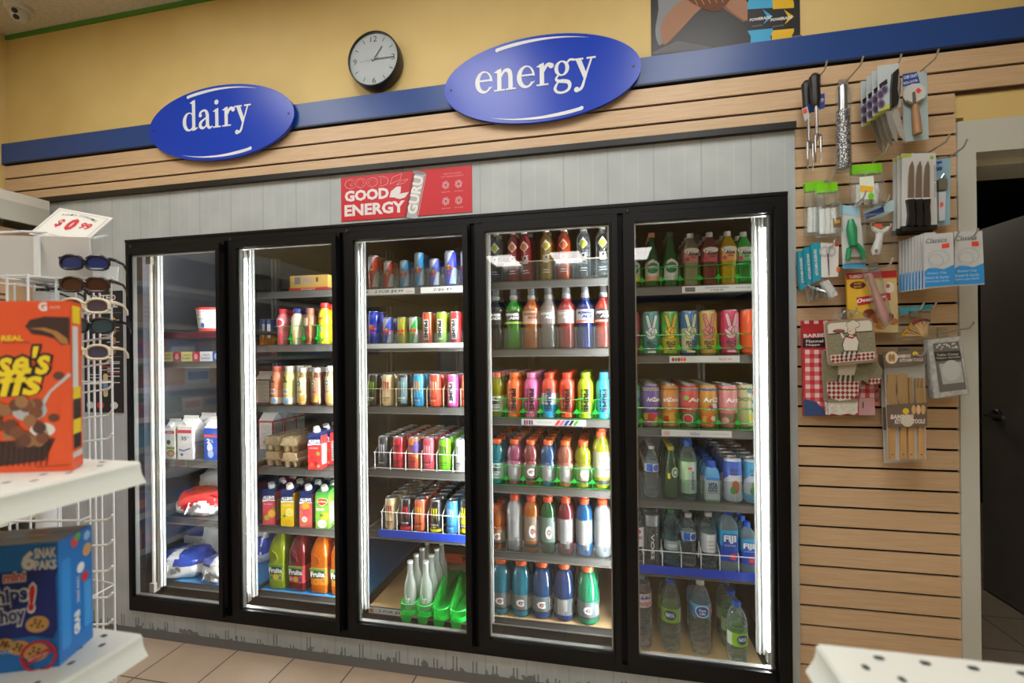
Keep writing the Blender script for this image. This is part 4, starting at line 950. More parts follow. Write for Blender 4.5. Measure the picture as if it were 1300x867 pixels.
ariz('az_crm', 'ddd2a0', 'd8d29a', [('2f8f96', .3, .85, .3), ('d2506a', .8, .8, .25), ('e8d62a', .6, .25, .45), ('2f8f96', .8, .6, .25), ('2f8f96', .75, .4, .22)], 'ddd2a0', '8a8a5a', 'LEMON', -.4)
def coco(key, c, c2): K(key, 'juice_can', 'can', can('c9cdd4', A(band(c, .62, .93), shape(c, [(-3, .93), (-3, .3), (-.6, .6)]), blob('e2703a', .1, .36, .42, .15) if key == 'cc_or' else blob('78b83a', .1, .4, .45, .12), blob(c2, -.2, .28, .3, .09), band(c if key != 'cc_or' else 'b9bfd0', .04, .2), word('COCO', '4a3a2c', .74, .9, .07, -.05), word('JUICE', '4a3a2c', .64, .7, .06, -.05)), .036, .185))
coco('cc_or', '3f66c4', '7fae3a'); coco('cc_gr', '4fb0d8', '3f9f4a')
K('bev_navy', 'juice_can', 'can', can('24366e', A(band('d88a2a', .05, .4), strip('c9c9c4', .1, .6, .3, .8)), .036, .16))
# --- bottles
def bottle(prof, body, cap, label=None, n=20, sq=0, capname='cap', extra=None):
    g = G(); g.lathe(prof, body, n, sq=sq)
    parts = [('bottle_body', g.mesh('bottle_body'))]
    c = G(); cap(c); parts.append((capname, c.mesh(capname)))
    if label:
        l = G(); label(l); parts.append(('bottle_label', l.mesh('bottle_label')))
    if extra: parts += extra
    return parts
def capf(r, z0, z1, col, rough=.4):
    m = P(col, rough) if isinstance(col, str) else col
    return lambda g: g.lathe([(r*.98, z0), (r, z0+.002), (r, z1-.002), (r*.9, z1), (0, z1)], m, 18)
def sportcap(r, z0, z1, col):
    def q(g):
        m = P(col, .4); g.lathe([(r, z0), (r*1.02, z0+(z1-z0)*.55), (r*.8, z0+(z1-z0)*.62), (r*.74, z1-.004), (r*.5, z1), (0, z1)], m, 18)
    return q
def sleeve(r, z0, z1, base, arts, k=1.012, sq=0):
    def q(g):
        m = P(base, .4) if isinstance(base, str) else base
        g.lathe([(r*k, z0), (r*k, z1)], m, 24, sq=sq); 
        for i, a in enumerate(arts): a(g, r, z1-z0, (lambda off: ((lambda u, v: (u, -(r*k+off), v+z0)) if sq else (lambda u, v: ((r*k+off)*sin(u/r), -(r*k+off)*cos(u/r), v+z0))))(.0004+.0005*i), r*.22)
    return q
GAT = lambda r, h: [(0, .001), (r*.8, .0), (r*.97, .005), (r, .014), (r, h*.50), (r*.87, h*.53), (r*.87, h*.555), (r, h*.60), (r*.98, h*.70), (r*.86, h*.79), (r*.62, h*.86), (r*.50, h*.885), (r*.50, h*.92)]
Gart = lambda base, u=.1, s=1: [strip(base, -1.5, 1.5, .02, .98), blob('2c2f33', 0, .06, 1.6, .06), word('G', 'f4f4f0', .52, .88*s, .5*s, u, 0, .06), shape('e2582a', [(u+.0, .42), (u+.26, .66), (u+.17, .52), (u+.32, .53), (u+.05, .34), (u+.14, .46)]), strip('9aa39f', .75, 1.25, .2, .85)]
def gat(key, c, base='7d8683', art=None, r=.0335, h=.205, cap='e9622a', fac=.72):
    K(key, 'sports_drink_bottle', 'bottle', bottle(GAT(r, h), DRINK(c, fac), capf(r*.56, h*.895, h, cap), sleeve(r, h*.13, h*.475, base, art or Gart(base))))
Zart = lambda c: [word('G', '2a2d2a', .84, .35, .14, .05, 0, .06), word('ZERO', '222a26', .58, 1.15, .22, .05, 0, .06), word('SUGAR', '3a4a40', .38, .7, .07, .05), word('0 SUGARS', '3a4a40', .18, .9, .08, .05), strip(c, .95, 1.4, .1, .9)]
Bart = [strip('a9a8a4', -.6, .35, .05, .95), strip('77777a', .1, .5, .05, .3)]
for i in range(9): Bart.append(strip('9a9a9c', -.5, .25, .28+.07*i, .30+.07*i))
gat('g_zy', 'b7b51c', 'dfe3c8', Zart('c9c08a')); gat('g_zt', '1fa0ac', 'd8ebe6', Zart('9ad0c6')); gat('g_mauve', 'b8527a', 'a98f96', Bart); gat('g_rb', 'a8484a', '8f7a76'); gat('g_blue', '2f6396', '8a959b', Bart); gat('g_salmon', 'c4765a', 'a8958a', Bart); gat('g_yg', 'b3b424', '93956c')
gat('g_orange', 'dd7418', 'a4795a', None, .0335, .2)
def gtall(key, c, base, art=None, h=.268, r=.0345, fac=.72):
    K(key, 'sports_drink_bottle', 'bottle', bottle([(0, .001), (r*.8, 0), (r, .012), (r, .05), (r*.97, .06), (r*.95, h*.45), (r*.97, h*.58), (r, h*.64), (r*.97, h*.70), (r*.8, h*.78), (r*.52, h*.83), (r*.5, h*.86)], DRINK(c, fac), sportcap(r*.56, h*.845, h, 'e9562a'), sleeve(r*.965, h*.08, h*.62, base, art or Gart(base, .15, .8))))
gtall('gt_yel', 'b3b01c', '96957c'); gtall('gt_white', 'cfcfd0', '9a9a98', Bart); gtall('gt_or', 'd9781c', '957d6c'); gtall('gt_green', '1f6a34', '6f8276'); gtall('gt_rbr', '8f2f3a', '897e7c', Bart); gtall('gt_blue', '1f78b8', '7d8b94', Bart); gtall('gt_clr', 'c3c7c4', 'a2a5a0', Bart)
G9 = lambda r, h: [(0, .001), (r*.8, 0), (r, .012), (r, h*.1), (r*.96, h*.12), (r*.96, h*.42), (r, h*.45), (r*.97, h*.5), (r*.99, h*.58), (r*.9, h*.72), (r*.66, h*.86), (r*.5, h*.89), (r*.5, h*.92)]
def g950(key, c, art=None): K(key, 'sports_drink_bottle', 'bottle', bottle(G9(.0445, .252), DRINK(c, .75), capf(.0245, .228, .252, 'e9622a'), sleeve(.0428, .03, .104, '6c7674', art or Gart('6c7674', 0, .9))))
g950('g9_teal', '1f93ac'); g950('g9_blue', '2a5c94'); g950('g9_navy', '264a84', Bart); g950('g9_green', '1f9a6a')
def primeb(key, c, cap, txt='17171a', ex=(), cap2=None):
    r, h = .034, .205
    prof = [(0, .001), (r*.8, 0), (r*.97, .005), (r*.93, .02), (r*.98, .035), (r*.98, h*.36), (r*.95, h*.38), (r*.98, h*.40), (r*.98, h*.62), (r*.99, h*.68), (r*.9, h*.78), (r*.64, h*.85), (r*.52, h*.875), (r*.52, h*.89)]
    g = G(); g.lathe(prof, P(c, .32, 0, .4), 24)
    for i, a in enumerate(tuple(ex)+(vword('PRIME', txt, .50, .62, .12, .40), vword('PRIME', txt, .47, .22, -.42, .40, .02))): a(g, r, h, wrap(r, .0005+.0005*i), r*.22)
    c_ = G(); capf(r*.58, h*.885, h, cap)(c_); K(key, 'sports_drink_bottle', 'bottle', [('bottle_body', g.mesh('bottle_body')), ('cap', c_.mesh('cap'))])
primeb('pb_or', 'f0662a', 'f0762a'); primeb('pb_pk', 'e2609a', 'e58ab0'); primeb('pb_rwb', 'e2492a', 'e2492a', '1f3a5a', (band('e6e6e2', .3, .55), band('2aa0d8', .02, .3))); primeb('pb_rd', 'e23f26', 'ea3f28'); primeb('pb_lm', 'a6d018', '9fca2a'); primeb('pb_bl', '2fa4dc', '3f9fd4')
def iceb(key, c, fruit, clear=False):
    r, h = .0305, .237
    lb = lambda g: [a(g, r, h, wrap(r, .0006+.0005*i), r*.22) for i, a in enumerate((shape('ded9d6', [(0, .56), (.75, .66), (0, .78), (-.75, .66)]), blob(fruit, 0, .66, .45, .065), word('ICE', 'ecebe8', .44, .95, .1, .05, 0, .01), word('SPARKLING', 'ecebe8', .35, .8, .03), word('ZERO SUGAR', 'ecebe8', .2, .8, .02), strip('ecebe8', -.5, .5, .15, .158)))]
    K(key, 'sparkling_water_bottle', 'bottle', bottle([(0, .001), (r*.75, 0), (r*.97, .008), (r, .02), (r, h*.72), (r*.93, h*.79), (r*.68, h*.86), (r*.42, h*.90), (r*.40, h*.93)], CLEAR('dfe2dc', .10, .7) if clear else DRINK(c, .7), capf(r*.46, h*.925, h, 'e6e2dc'), lb))
iceb('ice_clr', '', 'b9c23a', True); iceb('ice_red', 'c2303e', 'd8803a'); iceb('ice_yel', 'c9a23a', 'e0c23a'); iceb('ice_or', 'e8622a', 'e8763a')
def powr(key, c, lc, tc='e9e9e6', accent=None, top=None):
    r, h = .0365, .285
    prof = [(0, .001), (r*.78, 0), (r*.92, .006), (r*.90, h*.30), (r*.80, h*.36), (r*.97, h*.42), (r, h*.46), (r, h*.62), (r*.94, h*.66), (r*.55, h*.75), (r*.40, h*.79), (r*.42, h*.84)]
    ar = [word('POWER', tc, .74, 1.7, .22, 0, 0, .08, .1), word('ADE', tc, .48, 1.2, .22, .25, 0, .08, .1)]+([strip(accent, -1.4, 1.4, .04, .2)] if accent else [])
    def cp(g): g.lathe([(r*.42, h*.80), (r*.46, h*.81), (r*.46, h*.86), (r*.34, h*.88)], P('9a9898', .3), 16); g.lathe([(r*.36, h*.86), (r*.38, h*.97), (r*.3, h), (0, h)], CLEAR('dcdcdc', .35, .8), 16)
    K(key, 'sports_drink_bottle', 'bottle', bottle(prof, DRINK(c, .7), cp, sleeve(r, h*.40, h*.61, lc, ar)))
powr('pw_blk', '3a3c3e', '2a2c2e'); powr('pw_grn', '3fb41f', '232622', accent='a6d84a'); powr('pw_or', 'd8742a', 'c9a590', '8a4a2a', 'e2b0a0'); powr('pw_gry', 'a89a90', '8f8a86'); powr('pw_red', 'b83232', 'b8a6a0', 'e6e2e0'); powr('pw_navy', '1f2f7c', 'cfd2d8', '1f2f7c', 'd86a5a'); powr('pw_rdo', 'd2442f', '2a2424', accent='e28a80')
# --- top right: mineral water, aloe drinks
def perr(key, capc, lc, lc2):
    r, h = .034, .24
    K(key, 'mineral_water_bottle', 'bottle', bottle([(0, .001), (r*.7, 0), (r*.95, .008), (r, .03), (r*.98, h*.38), (r*.84, h*.55), (r*.55, h*.72), (r*.36, h*.86), (r*.34, h*.92)], DRINK('14803a', .72), capf(r*.42, h*.915, h, capc),
      lambda g: [a(g, r, h, wrap(r, .0012+.0005*i), r*.22) for i, a in enumerate((shape('d9d4c8', [(-1.05, .12), (1.05, .12), (1.0, .43), (0, .5), (-1.0, .43)]), shape(lc, [(-1.05, .12), (1.05, .12), (1.05, .2), (-1.05, .2)]), blob('2a7a4a', 0, .34, .7, .1), word('perrier', 'f0f0ea', .35, 1.6, .08, 0, 0, .04), shape(lc2, [(-1, .42), (-.5, .46), (-.6, .38), (-1, .36)])))]))
perr('per_y', 'ead62a', 'e8d63a', 'e8c23a'); perr('per_p', 'f09a6a', 'ea9a7a', 'ea9a7a'); perr('per_g', '1f5a3a', 'c9c9c4', '2a7a4a')
def aloe(key, c, lc, fac=.75, cl=False):
    r, h = .031, .228
    K(key, 'aloe_drink_bottle', 'bottle', bottle([(0, .001), (r*.8, 0), (r*.98, .008), (r, .02), (r*.95, h*.3), (r, h*.48), (r, h*.68), (r*.9, h*.76), (r*.5, h*.88), (r*.42, h*.91)], DRINK(c, fac), capf(r*.46, h*.90, h, 'e6e2d8'), sleeve(r, h*.44, h*.70, lc, [blob('e9e4d8', 0, .8, .97, .22), shape('3f8a3a', [(-.8, .95), (-.6, .62), (-.45, .95), (-.55, .75)]), word('Aloe', '2a1f1c', .60, 1.15, .28, .15, 0, .04), word('DRINK', '2a1f1c', .34, .7, .1, .2), blob('c23a4a', -.6, .2, .3, .15)], sq=4.5), sq=4.5, n=28))
aloe('alo_pale', 'b9b08a', 'd88a86'); aloe('alo_red', '9a3f42', 'c8505a'); aloe('alo_yel', 'e2bd12', 'e39a5a'); aloe('alo_grn', '3fae4a', '9fc88a')
# --- waters
WAT = CLEAR('eaf2f3', .05, .7, 1.9, .12, 45, 'f6fafa')
WATG = CLEAR('dcebe0', .06, .7, 1.9, .12, 45, 'f2faf4')
def water(key, r, h, capc, lab=None, body=WAT, ribs=True, nk=.42):
    pr = [(0, .002), (r*.6, 0), (r*.93, .006), (r*.97, .02)]
    z = .03
    while ribs and z < h*.62: pr += [(r*.99, z), (r*.93, z+.006), (r*.99, z+.012)]; z += .024
    pr += [(r*.98, h*.64), (r*.9, h*.74), (r*.62, h*.86), (r*nk, h*.91), (r*nk, h*.94)]
    K(key, 'water_bottle', 'bottle', bottle(pr, body, capf(r*nk*1.12, h*.93, h, capc), lab))
water('w_s', .031, .225, 'e4e6e8', sleeve(.0305, .115, .15, 'dfe4ea', [strip('2f62c4', -.8, .1, .05, .95), blob('2450b0', .55, .5, .38, .4), strip('c9b0c8', .9, 1.3, .1, .9)]))
K('w_mine', 'mineral_water_bottle', 'bottle', bottle([(0, .001), (.026, 0), (.031, .006), (.0315, .10), (.028, .135), (.016, .185), (.0125, .205), (.0125, .215)], DRINK('2f6a34', .66), capf(.0145, .208, .225, 'd9cf2a', .3), lambda g: [a(g, .031, .225, wrap(.031, .0012+.0004*i), .008) for i, a in enumerate((blob('dfe6dc', .45, .52, .5, .1), blob('4f9a6a', .45, .52, .36, .072), word('M', 'f0f0ea', .52, .3, .06, .45, 0, .05), shape('e8cf22', [(-.55, .5), (-.2, .5), (-.2, .4), (-.55, .4)])))]))
K('w_alk', 'water_bottle', 'bottle', bottle([(0, .001), (.031, 0), (.0345, .006), (.0345, .17), (.031, .195), (.018, .222), (.0165, .23)], WATG, sportcap(.0175, .228, .265, '2f62c8'), sleeve(.0345, .03, .165, 'b9dcae', [strip('d3e6e4', .05, .95, .02, .98), word('88', 'd8663a', .74, .55, .2, .1, 0, .1), vword('ALKALINE', '35507a', .6, .35, .45, .42, .02)]), n=24))
def cartonlab(g): pass
g = G(); r_ = .031; g.lathe([(r_*.9, 0), (r_, .004), (r_, .10)], P('d8dde4', .4), 24, sq=5); g.lathe([(r_, .10), (r_*.92, .125), (r_*.55, .142), (0, .145)], P('5fa4d8', .4), 24, sq=5)
for i, a in enumerate((band('3f8ad0', .62, .72), word('VITA', '23466e', .48, 1.2, .14, 0, 0, .06), word('COCO', '23466e', .36, 1.2, .14, 0, 0, .06), word('PURE COCONUT WATER', '4a7a4a', .26, 1.3, .04), band('7fb86a', .0, .06))): a(g, r_, .145, (lambda off: lambda u, v: (u, -(r_*1.0+off), v))(.0006+.0005*i), None) if i not in (0, 4) else g.poly(rc(-.028, (.62 if i == 0 else .0)*.145, .028, (.70 if i == 0 else .06)*.145), P('3f8ad0' if i == 0 else '7fb86a'), lambda u, v: (u, -(r_+.0004), v))
c = G(); c.lathe([(.019, .136), (.02, .15), (.017, .166), (0, .17)], P('2456c8', .35), 20)
K('w_coco', 'coconut_water_carton', 'carton', [('carton_body', g.mesh('carton_body')), ('cap', c.mesh('cap'))])
water('w_ev', .0325, .225, '9ab4dc', sleeve(.032, .075, .16, CLEAR('e8d8dc', .5, .7), [strip('d9dde4', -.2, .9, .02, .98), blob('d8566a', .0, .78, .4, .12), word('evian', 'd04a5a', .5, .9, .2, .1)]))
K('w_voss', 'water_bottle', 'bottle', bottle([(0, .001), (.031, 0), (.0325, .003), (.0325, .165), (.031, .168)], CLEAR('c9cec8', .16, .7), lambda g: g.lathe([(.0325, .167), (.033, .169), (.033, .212), (.031, .214), (0, .214)], P('9aa09a', .35, .6), 24), lambda g: g.text('VOSS', 0, .08, .11, .014, P('f0f0ec'), wrap(.0325, .001), rot=-pi/2, bold=.02, lim=.006)))
water('w_grn', .0335, .24, '2f8a3f', sleeve(.033, .07, .11, CLEAR('3fa0b0', .7, .8), [blob('d8eef0', 0, .5, .7, .2)]), CLEAR('b4dce6', .08, .7, 1.8, .1, 45, 'd8f0f4'))
water('w_lab', .0335, .235, 'd6d6d4', sleeve(.033, .07, .15, 'b9bec4', [strip('e0e2e4', -.4, .6, .05, .95), strip('8f9498', -.3, .5, .6, .63), strip('8f9498', -.3, .5, .4, .43), strip('8f9498', -.3, .5, .2, .23)]))
def fiji(key, r, h):
    bd = CLEAR('7fd0e4', .3, .8)
    K(key, 'water_bottle', 'bottle', bottle([(0, .001), (r*.85, 0), (r, .006), (r, h*.72), (r*.85, h*.80), (r*.45, h*.88), (r*.4, h*.91)], bd, capf(r*.46, h*.9, h, '1f5ad0'), lambda g: (g.lathe([(r*1.012, h*.17), (r*1.012, h*.42)], P('2448a8', .35), 28, sq=5), g.lathe([(r*1.012, h*.42), (r*1.012, h*.68)], P('2a9ac4', .35), 28, sq=5), g.poly(rc(-r*.8, h*.40, r*.8, h*.62), P('2448a8', .35), front(-r*1.02)), g.text('FIJI', 0, h*.53, r*1.35, h*.14, WHITE, front(-r*1.035), bold=.05), g.text('NATURAL WATER', 0, h*.43, r*1.2, h*.025, WHITE, front(-r*1.035)), *[g.poly(ell(r*.35+r*.22*cos(i*1.257), h*.25+r*.22*sin(i*1.257), r*.2, r*.2, 10), P('e0405a', .4), front(-r*1.035)) for i in range(5)], g.poly(ell(r*.35, h*.25, r*.09, r*.09, 10), P('e9b03a'), front(-r*1.045))), sq=5, n=28))
fiji('w_fiji', .036, .255); fiji('w_fijs', .031, .205)
BIGW = lambda c: CLEAR(c, .09, .75, 1.9, .12, 32, 'f4f9f8')
water('W_ev', .043, .32, '8fb4e0', sleeve(.0425, .185, .245, 'dcc4c6', [strip('ead9dc', -1.2, 1.2, .02, .6), word('evian', 'cf4a52', .3, 1.35, .4, .25, 0, .02), shape('3a5aa8', [(-.2, .62), (.0, .85), (.2, .66), (.4, .9), (.6, .66), (.8, .8), (.9, .6)])]), BIGW('e4e8ee'), nk=.32)
water('W_na', .043, .31, '2456c8', sleeve(.0425, .13, .19, '8fc31f', [strip('d9ded4', .8, 1.3, .02, .98), blob('23407e', -.15, .55, .6, .36), word('NAYA', 'f0f4f0', .56, .85, .3, -.15, 0, .04)]), BIGW('dfeadf'), nk=.36)
water('W_ne', .043, .315, 'e2e2de', sleeve(.0425, .165, .22, '5fb0d8', [shape('3f8ac4', [(-1.4, .1), (-.6, .02), (0, .3), (-1.4, .9)]), blob('e4eef2', 0, .5, .72, .48), blob('27549c', 0, .5, .6, .4), word('Pure', 'f0f4f8', .6, .6, .22, 0, 0, .03), word('Life', 'f0f4f8', .36, .5, .2, 0, 0, .03), strip('e0506a', .8, 1.35, .1, .8), word('ECO', 'f0f0f0', .5, .35, .2, 1.05)]), BIGW('e8ebe8'), nk=.36)
water('W_na2', .042, .245, '2456c8', sleeve(.0415, .075, .13, '8fc31f', [strip('d9ded4', -1.3, -.7, .02, .98), blob('23407e', .3, .55, .55, .36), word('NAYA', 'f0f4f0', .56, .8, .3, .3, 0, .04)]), BIGW('dcebe4'), nk=.36)
# --- glass soda bottles
FRO = CLEAR('eef2ec', .34, .8, 1.4, .12, 0, 'eef2ea')
K('gl', 'glass_bottle', 'bottle', bottle([(0, .001), (.026, 0), (.030, .006), (.0305, .10), (.027, .125), (.015, .165), (.0125, .21), (.0135, .215), (.013, .222)], FRO, capf(.0145, .219, .23, 'd9dad6', .3), lambda g: g.text('br', 0, .055, .022, .04, P('f2f4f0'), wrap(.0305, .0008), bold=.02, lim=.006)))
# --- dairy drinks in the second door
def milkb(key, c, capc, ex, r=.033, h=.19):
    prof = [(0, .001), (r*.85, 0), (r*.95, .006), (r*.90, h*.25), (r*.86, h*.42), (r, h*.55), (r*1.02, h*.64), (r*.92, h*.76), (r*.62, h*.85), (r*.58, h*.87)]
    g = G(); g.lathe(prof, P(c, .35, 0, .3), 24)
    for i, a in enumerate(ex): a(g, r, h, wrap(r*1.0, .0015+.0005*i), r*.22)
    k = G(); capf(r*.66, h*.865, h, capc)(k); K(key, 'milk_drink_bottle', 'bottle', [('bottle_body', g.mesh('bottle_body')), ('cap', k.mesh('cap'))])
milkb('mk_st', 'dc7078', 'd8303a', [blob('f0c8c8', 0, .62, .75, .13), blob('c83a44', 0, .61, .5, .085), shape('c83a44', [(-.3, .05), (.5, .05), (.4, .3), (.1, .35)])])
milkb('mk_va', 'd8d0aa', '2f3a8c', [strip('e8e2c4', -.5, .1, .3, .75), shape('d8b878', [(-.3, .1), (.4, .1), (.3, .36), (0, .4)])])
milkb('mk_ch', 'a8745c', 'a86a54', [strip('d8b8a0', -.7, .2, .52, .72), strip('6a3428', -.5, .4, .05, .48), strip('e07a4a', .45, .7, .1, .8)])
milkb('mk_ye', 'e8cf1f', 'd8302a', [word('Nesquik', '7a3a2a', .62, 1.1, .1, -.1, .2, .03), blob('6a9ac4', -.1, .36, .2, .05), shape('3f8a4a', [(-.2, .1), (.4, .06), (.3, .14)])], .032, .215)
def prot(key, c, capc, dark): 
    r, h = .034, .205
    g = G(); g.lathe([(0, .001), (r*.85, 0), (r*.97, .006), (r, .02), (r, h*.60), (r*.95, h*.70), (r*.72, h*.83), (r*.62, h*.87)], P(c, .35, 0, .3), 24)
    for i, a in enumerate((word('3.', dark, .66, .8, .17, -.15, 0, .06), strip('ece6da', -.8, .3, .28, .42), word('PROTEIN', dark, .35, .95, .07, -.25), band('d8d0c0', .04, .2), blob('4f9ac0', .2, .12, .25, .06))): a(g, r, h, wrap(r, .001+.0005*i), r*.22)
    k = G(); capf(r*.68, h*.865, h, capc)(k); K(key, 'protein_drink_bottle', 'bottle', [('bottle_body', g.mesh('bottle_body')), ('cap', k.mesh('cap'))])
prot('pr_or', 'd8825a', 'b8543a', '4a2a20'); prot('pr_ye', 'd6ca7a', 'd6d2c4', '3a3424')
def frap(key, c, c2, r=.0315, h=.195, logo='3f7a5a'):
    K(key, 'coffee_drink_bottle', 'bottle', bottle([(0, .001), (r*.8, 0), (r*.97, .006), (r, .02), (r, h*.62), (r*.93, h*.70), (r*.62, h*.80), (r*.55, h*.88)], DRINK(c, .88), capf(r*.66, h*.88, h, 'c9c6ba', .3), lambda g: [a(g, r, h, wrap(r, .0008+.0004*i), r*.22) for i, a in enumerate((strip(c2, -1.3, .9, .08, .74), blob('dfe4d8', -.2, .58, .42, .085), blob(logo, -.2, .58, .36, .075), blob('e8e8e0', -.2, .58, .14, .03), shape('d8923a', [(-.2, .1), (.8, .1), (.8, .3), (.2, .26)]), word('COFFEE', '5a4632', .36, 1.0, .05, -.1)))]))
frap('fr_va', 'c8a866', 'd2c08e'); frap('fr_mo', '8a5236', 'a87a5c'); frap('fr_sl', 'c8a070', 'd0a878', .026, .205)
# --- cartons
def tetra(key, body, art, w=.07, d=.07, h=.215, top='1f2a5a', capc='e2e2de', name='juice_carton'):
    g = G(); m = P(body, .35); x = w/2
    g.box(-x, x, -d/2, d/2, 0, h*.80, m); TPM = P(top, .35)
    g.add([(-x, -d/2, h*.80), (x, -d/2, h*.80), (x, d/2, h*.80), (-x, d/2, h*.80), (-x, -d/2+.004, h*.86), (x, -d/2+.004, h*.86), (x, d/2, h*.95), (-x, d/2, h*.95)], [(0, 1, 5, 4), (4, 5, 6, 7), (1, 2, 6, 5), (3, 0, 4, 7), (2, 3, 7, 6)], TPM)
    art(g, w, h, lambda off: (lambda u, v: (u, -d/2-off, v)))
    k = G(); q = Vector((0, -.35, 1)).normalized(); k.tube([Vector((0, -.005, h*.89)), Vector((0, -.005, h*.89))+q*.010, Vector((0, -.005, h*.89))+q*.011, Vector((0, -.005, h*.89))+q*.026], [.019, .019, .0165, .0155], P(capc, .4), 18)
    s = G(); s.poly(rc(-d/2+.012, h*.1, d/2-.012, h*.6), P('c9c9c2', .5), lambda u, v: (w/2+.0006, u, v))
    for i in range(7): s.poly(rc(-d/2+.016, h*(.15+.06*i), d/2-.02, h*(.17+.06*i)), P('7a7a78'), lambda u, v: (w/2+.001, u, v))
    K(key, name, 'carton', [('carton_body', g.mesh('carton_body')), ('cap', k.mesh('cap')), ('side_panel', s.mesh('side_panel'))])
def allen(base, blobs, sub='NECTAR'):
    def a(g, w, h, F):
        g.poly(rc(-w/2, h*.60, w/2, h*.80), P('1f2a5a', .35), F(.0005)); g.poly([(-w/2, h*.565), (0, h*.595), (w/2, h*.59), (w/2, h*.62), (-w/2, h*.62)], WHITE, F(.0008)); g.text("ALLEN'S", 0, h*.675, w*.92, h*.085, WHITE, F(.0011), bold=.06)
        g.text(sub, -w*.05, h*.51, w*.7, h*.035, WHITE, F(.0008))
        for i, (c, u, v, r) in enumerate(blobs): g.poly(ell(u*w, v*h, r*w, r*w, 16), P(c, .4), F(.0008+.0004*i))
    return a
tetra('al_cran', 'd8352f', allen(0, [('a81f2a', -.2, .3, .14), ('c8303a', .1, .34, .14), ('6f9a3a', .3, .38, .14), ('e05a4a', -.2, .12, .16), ('a81f2a', .15, .14, .17), ('e88a72', .34, .08, .12)], 'CRANBERRY'))
tetra('al_pnk', 'dc5560', allen(0, [('6a9a4a', .42, .4, .12), ('e08a2a', .22, .28, .34), ('efb04a', .22, .28, .27), ('b8c23a', -.18, .18, .2)], 'RUBY'))
tetra('al_yel', 'e8c41a', allen(0, [('efe0a0', .18, .34, .3), ('e8d26a', .18, .34, .24), ('e0b010', .15, .06, .34), ('4a8a3a', -.22, .25, .1)], 'PINEAPPLE'))
tetra('al_pas', 'dc6a5a', allen(0, [('e8b02a', 0, .52, .3), ('d8505a', .1, .36, .3), ('efe4d4', -.1, .2, .22), ('dcc8b0', -.1, .2, .12)], 'LYCHEE'))
def delm(g, w, h, F):
    g.poly(rc(-w/2, h*.56, w/2, h*.80), P('4f9a3a', .35), F(.0005)); g.poly([(-.4*w, h*.66), (-.3*w, h*.72), (0, h*.735), (.4*w, h*.72), (.46*w, h*.65), (.25*w, h*.58), (0, h*.545), (-.25*w, h*.58)], P('e8d8a0'), F(.0008)); g.poly([(-.36*w, h*.66), (-.28*w, h*.71), (0, h*.725), (.36*w, h*.71), (.42*w, h*.65), (.23*w, h*.59), (0, h*.557), (-.23*w, h*.59)], RED, F(.0011))
    g.text('Del Monte', .02*w, h*.655, w*.62, h*.05, P('f0e6a0'), F(.0015), bold=.03); g.text('PEAR', -.1*w, h*.46, w*.62, h*.055, WHITE, F(.0009), bold=.04)
    for i, (c, u, v, r) in enumerate((('e8a02a', .2, .3, .32), ('3a7a3a', -.05, .32, .13), ('efe2c4', .0, .12, .34), ('dccba4', .0, .12, .2))): g.poly(ell(u*w, v*h, r*w, r*w*.9, 16), P(c, .4), F(.0008+.0004*i))
tetra('dm_pear', '7ab03a', delm, top='3f8a3a')
def gable(key, body, art, w=.095, d=.095, h=.245, spout=True, side='e2ddd0'):
    g = G(); m = P(body, .4); x, y, hh = w/2, d/2, h*.76
    g.box(-x, x, -y, y, 0, hh, m)
    g.add([(-x, -y, hh), (x, -y, hh), (x, y, hh), (-x, y, hh), (-x, -.004, h*.93), (x, -.004, h*.93), (x, .004, h*.93), (-x, .004, h*.93), (-x, -.004, h), (x, -.004, h), (x, .004, h), (-x, .004, h)],
          [(0, 1, 5, 4), (2, 3, 7, 6), (0, 4, 7, 3), (1, 2, 6, 5), (4, 5, 9, 8), (6, 7, 11, 10), (8, 9, 10, 11), (5, 6, 10, 9), (7, 4, 8, 11)], P('e4e1da', .4))
    art(g, w, hh, lambda off: (lambda u, v: (u, -y-off, v)), lambda off: (lambda u, v: (x+off, u, v)))
    parts = [('carton_body', g.mesh('carton_body'))]
    if spout:
        k = G(); n = Vector((0, -.62, .78)).normalized(); b = Vector((0, -y*.55, hh+(h*.93-hh)*.45)); k.tube([b-n*.003, b+n*.014], .014, P('e6e4e0', .4), 16); parts.append(('cap', k.mesh('cap')))
    K(key, 'milk_carton', 'carton', parts)
def sidetext(g, w, hh, S, c='8a8278', base='ddd6c4'):
    g.poly(rc(-w/2+.006, hh*.06, w/2-.006, hh*.94), P(base, .5), S(.0004))
    for i in range(14): g.poly(rc(-w/2+.014, hh*(.12+.057*i), w/2-.014-(i % 3)*.01, hh*(.135+.057*i)), P(c, .6), S(.0008))
def art_sm(g, w, hh, F, S):
    g.poly(rc(-w*.42, hh*.84, w*.42, hh*.93), P('c23a3f'), F(.0004)); g.text('MILK', 0, hh*.885, w*.5, hh*.05, WHITE, F(.0008)); g.poly(ell(-.1*w, hh*.55, w*.18, w*.18), P('4a4440'), F(.0004)); g.poly(rc(-w*.3, hh*.32, w*.42, hh*.4), P('7fb04a'), F(.0004)); g.poly(ell(.1*w, hh*.18, w*.36, w*.26), P('b8804a'), F(.0004)); g.poly(ell(.1*w, hh*.18, w*.24, w*.16), P('e0c090'), F(.0008)); sidetext(g, w, hh, S)
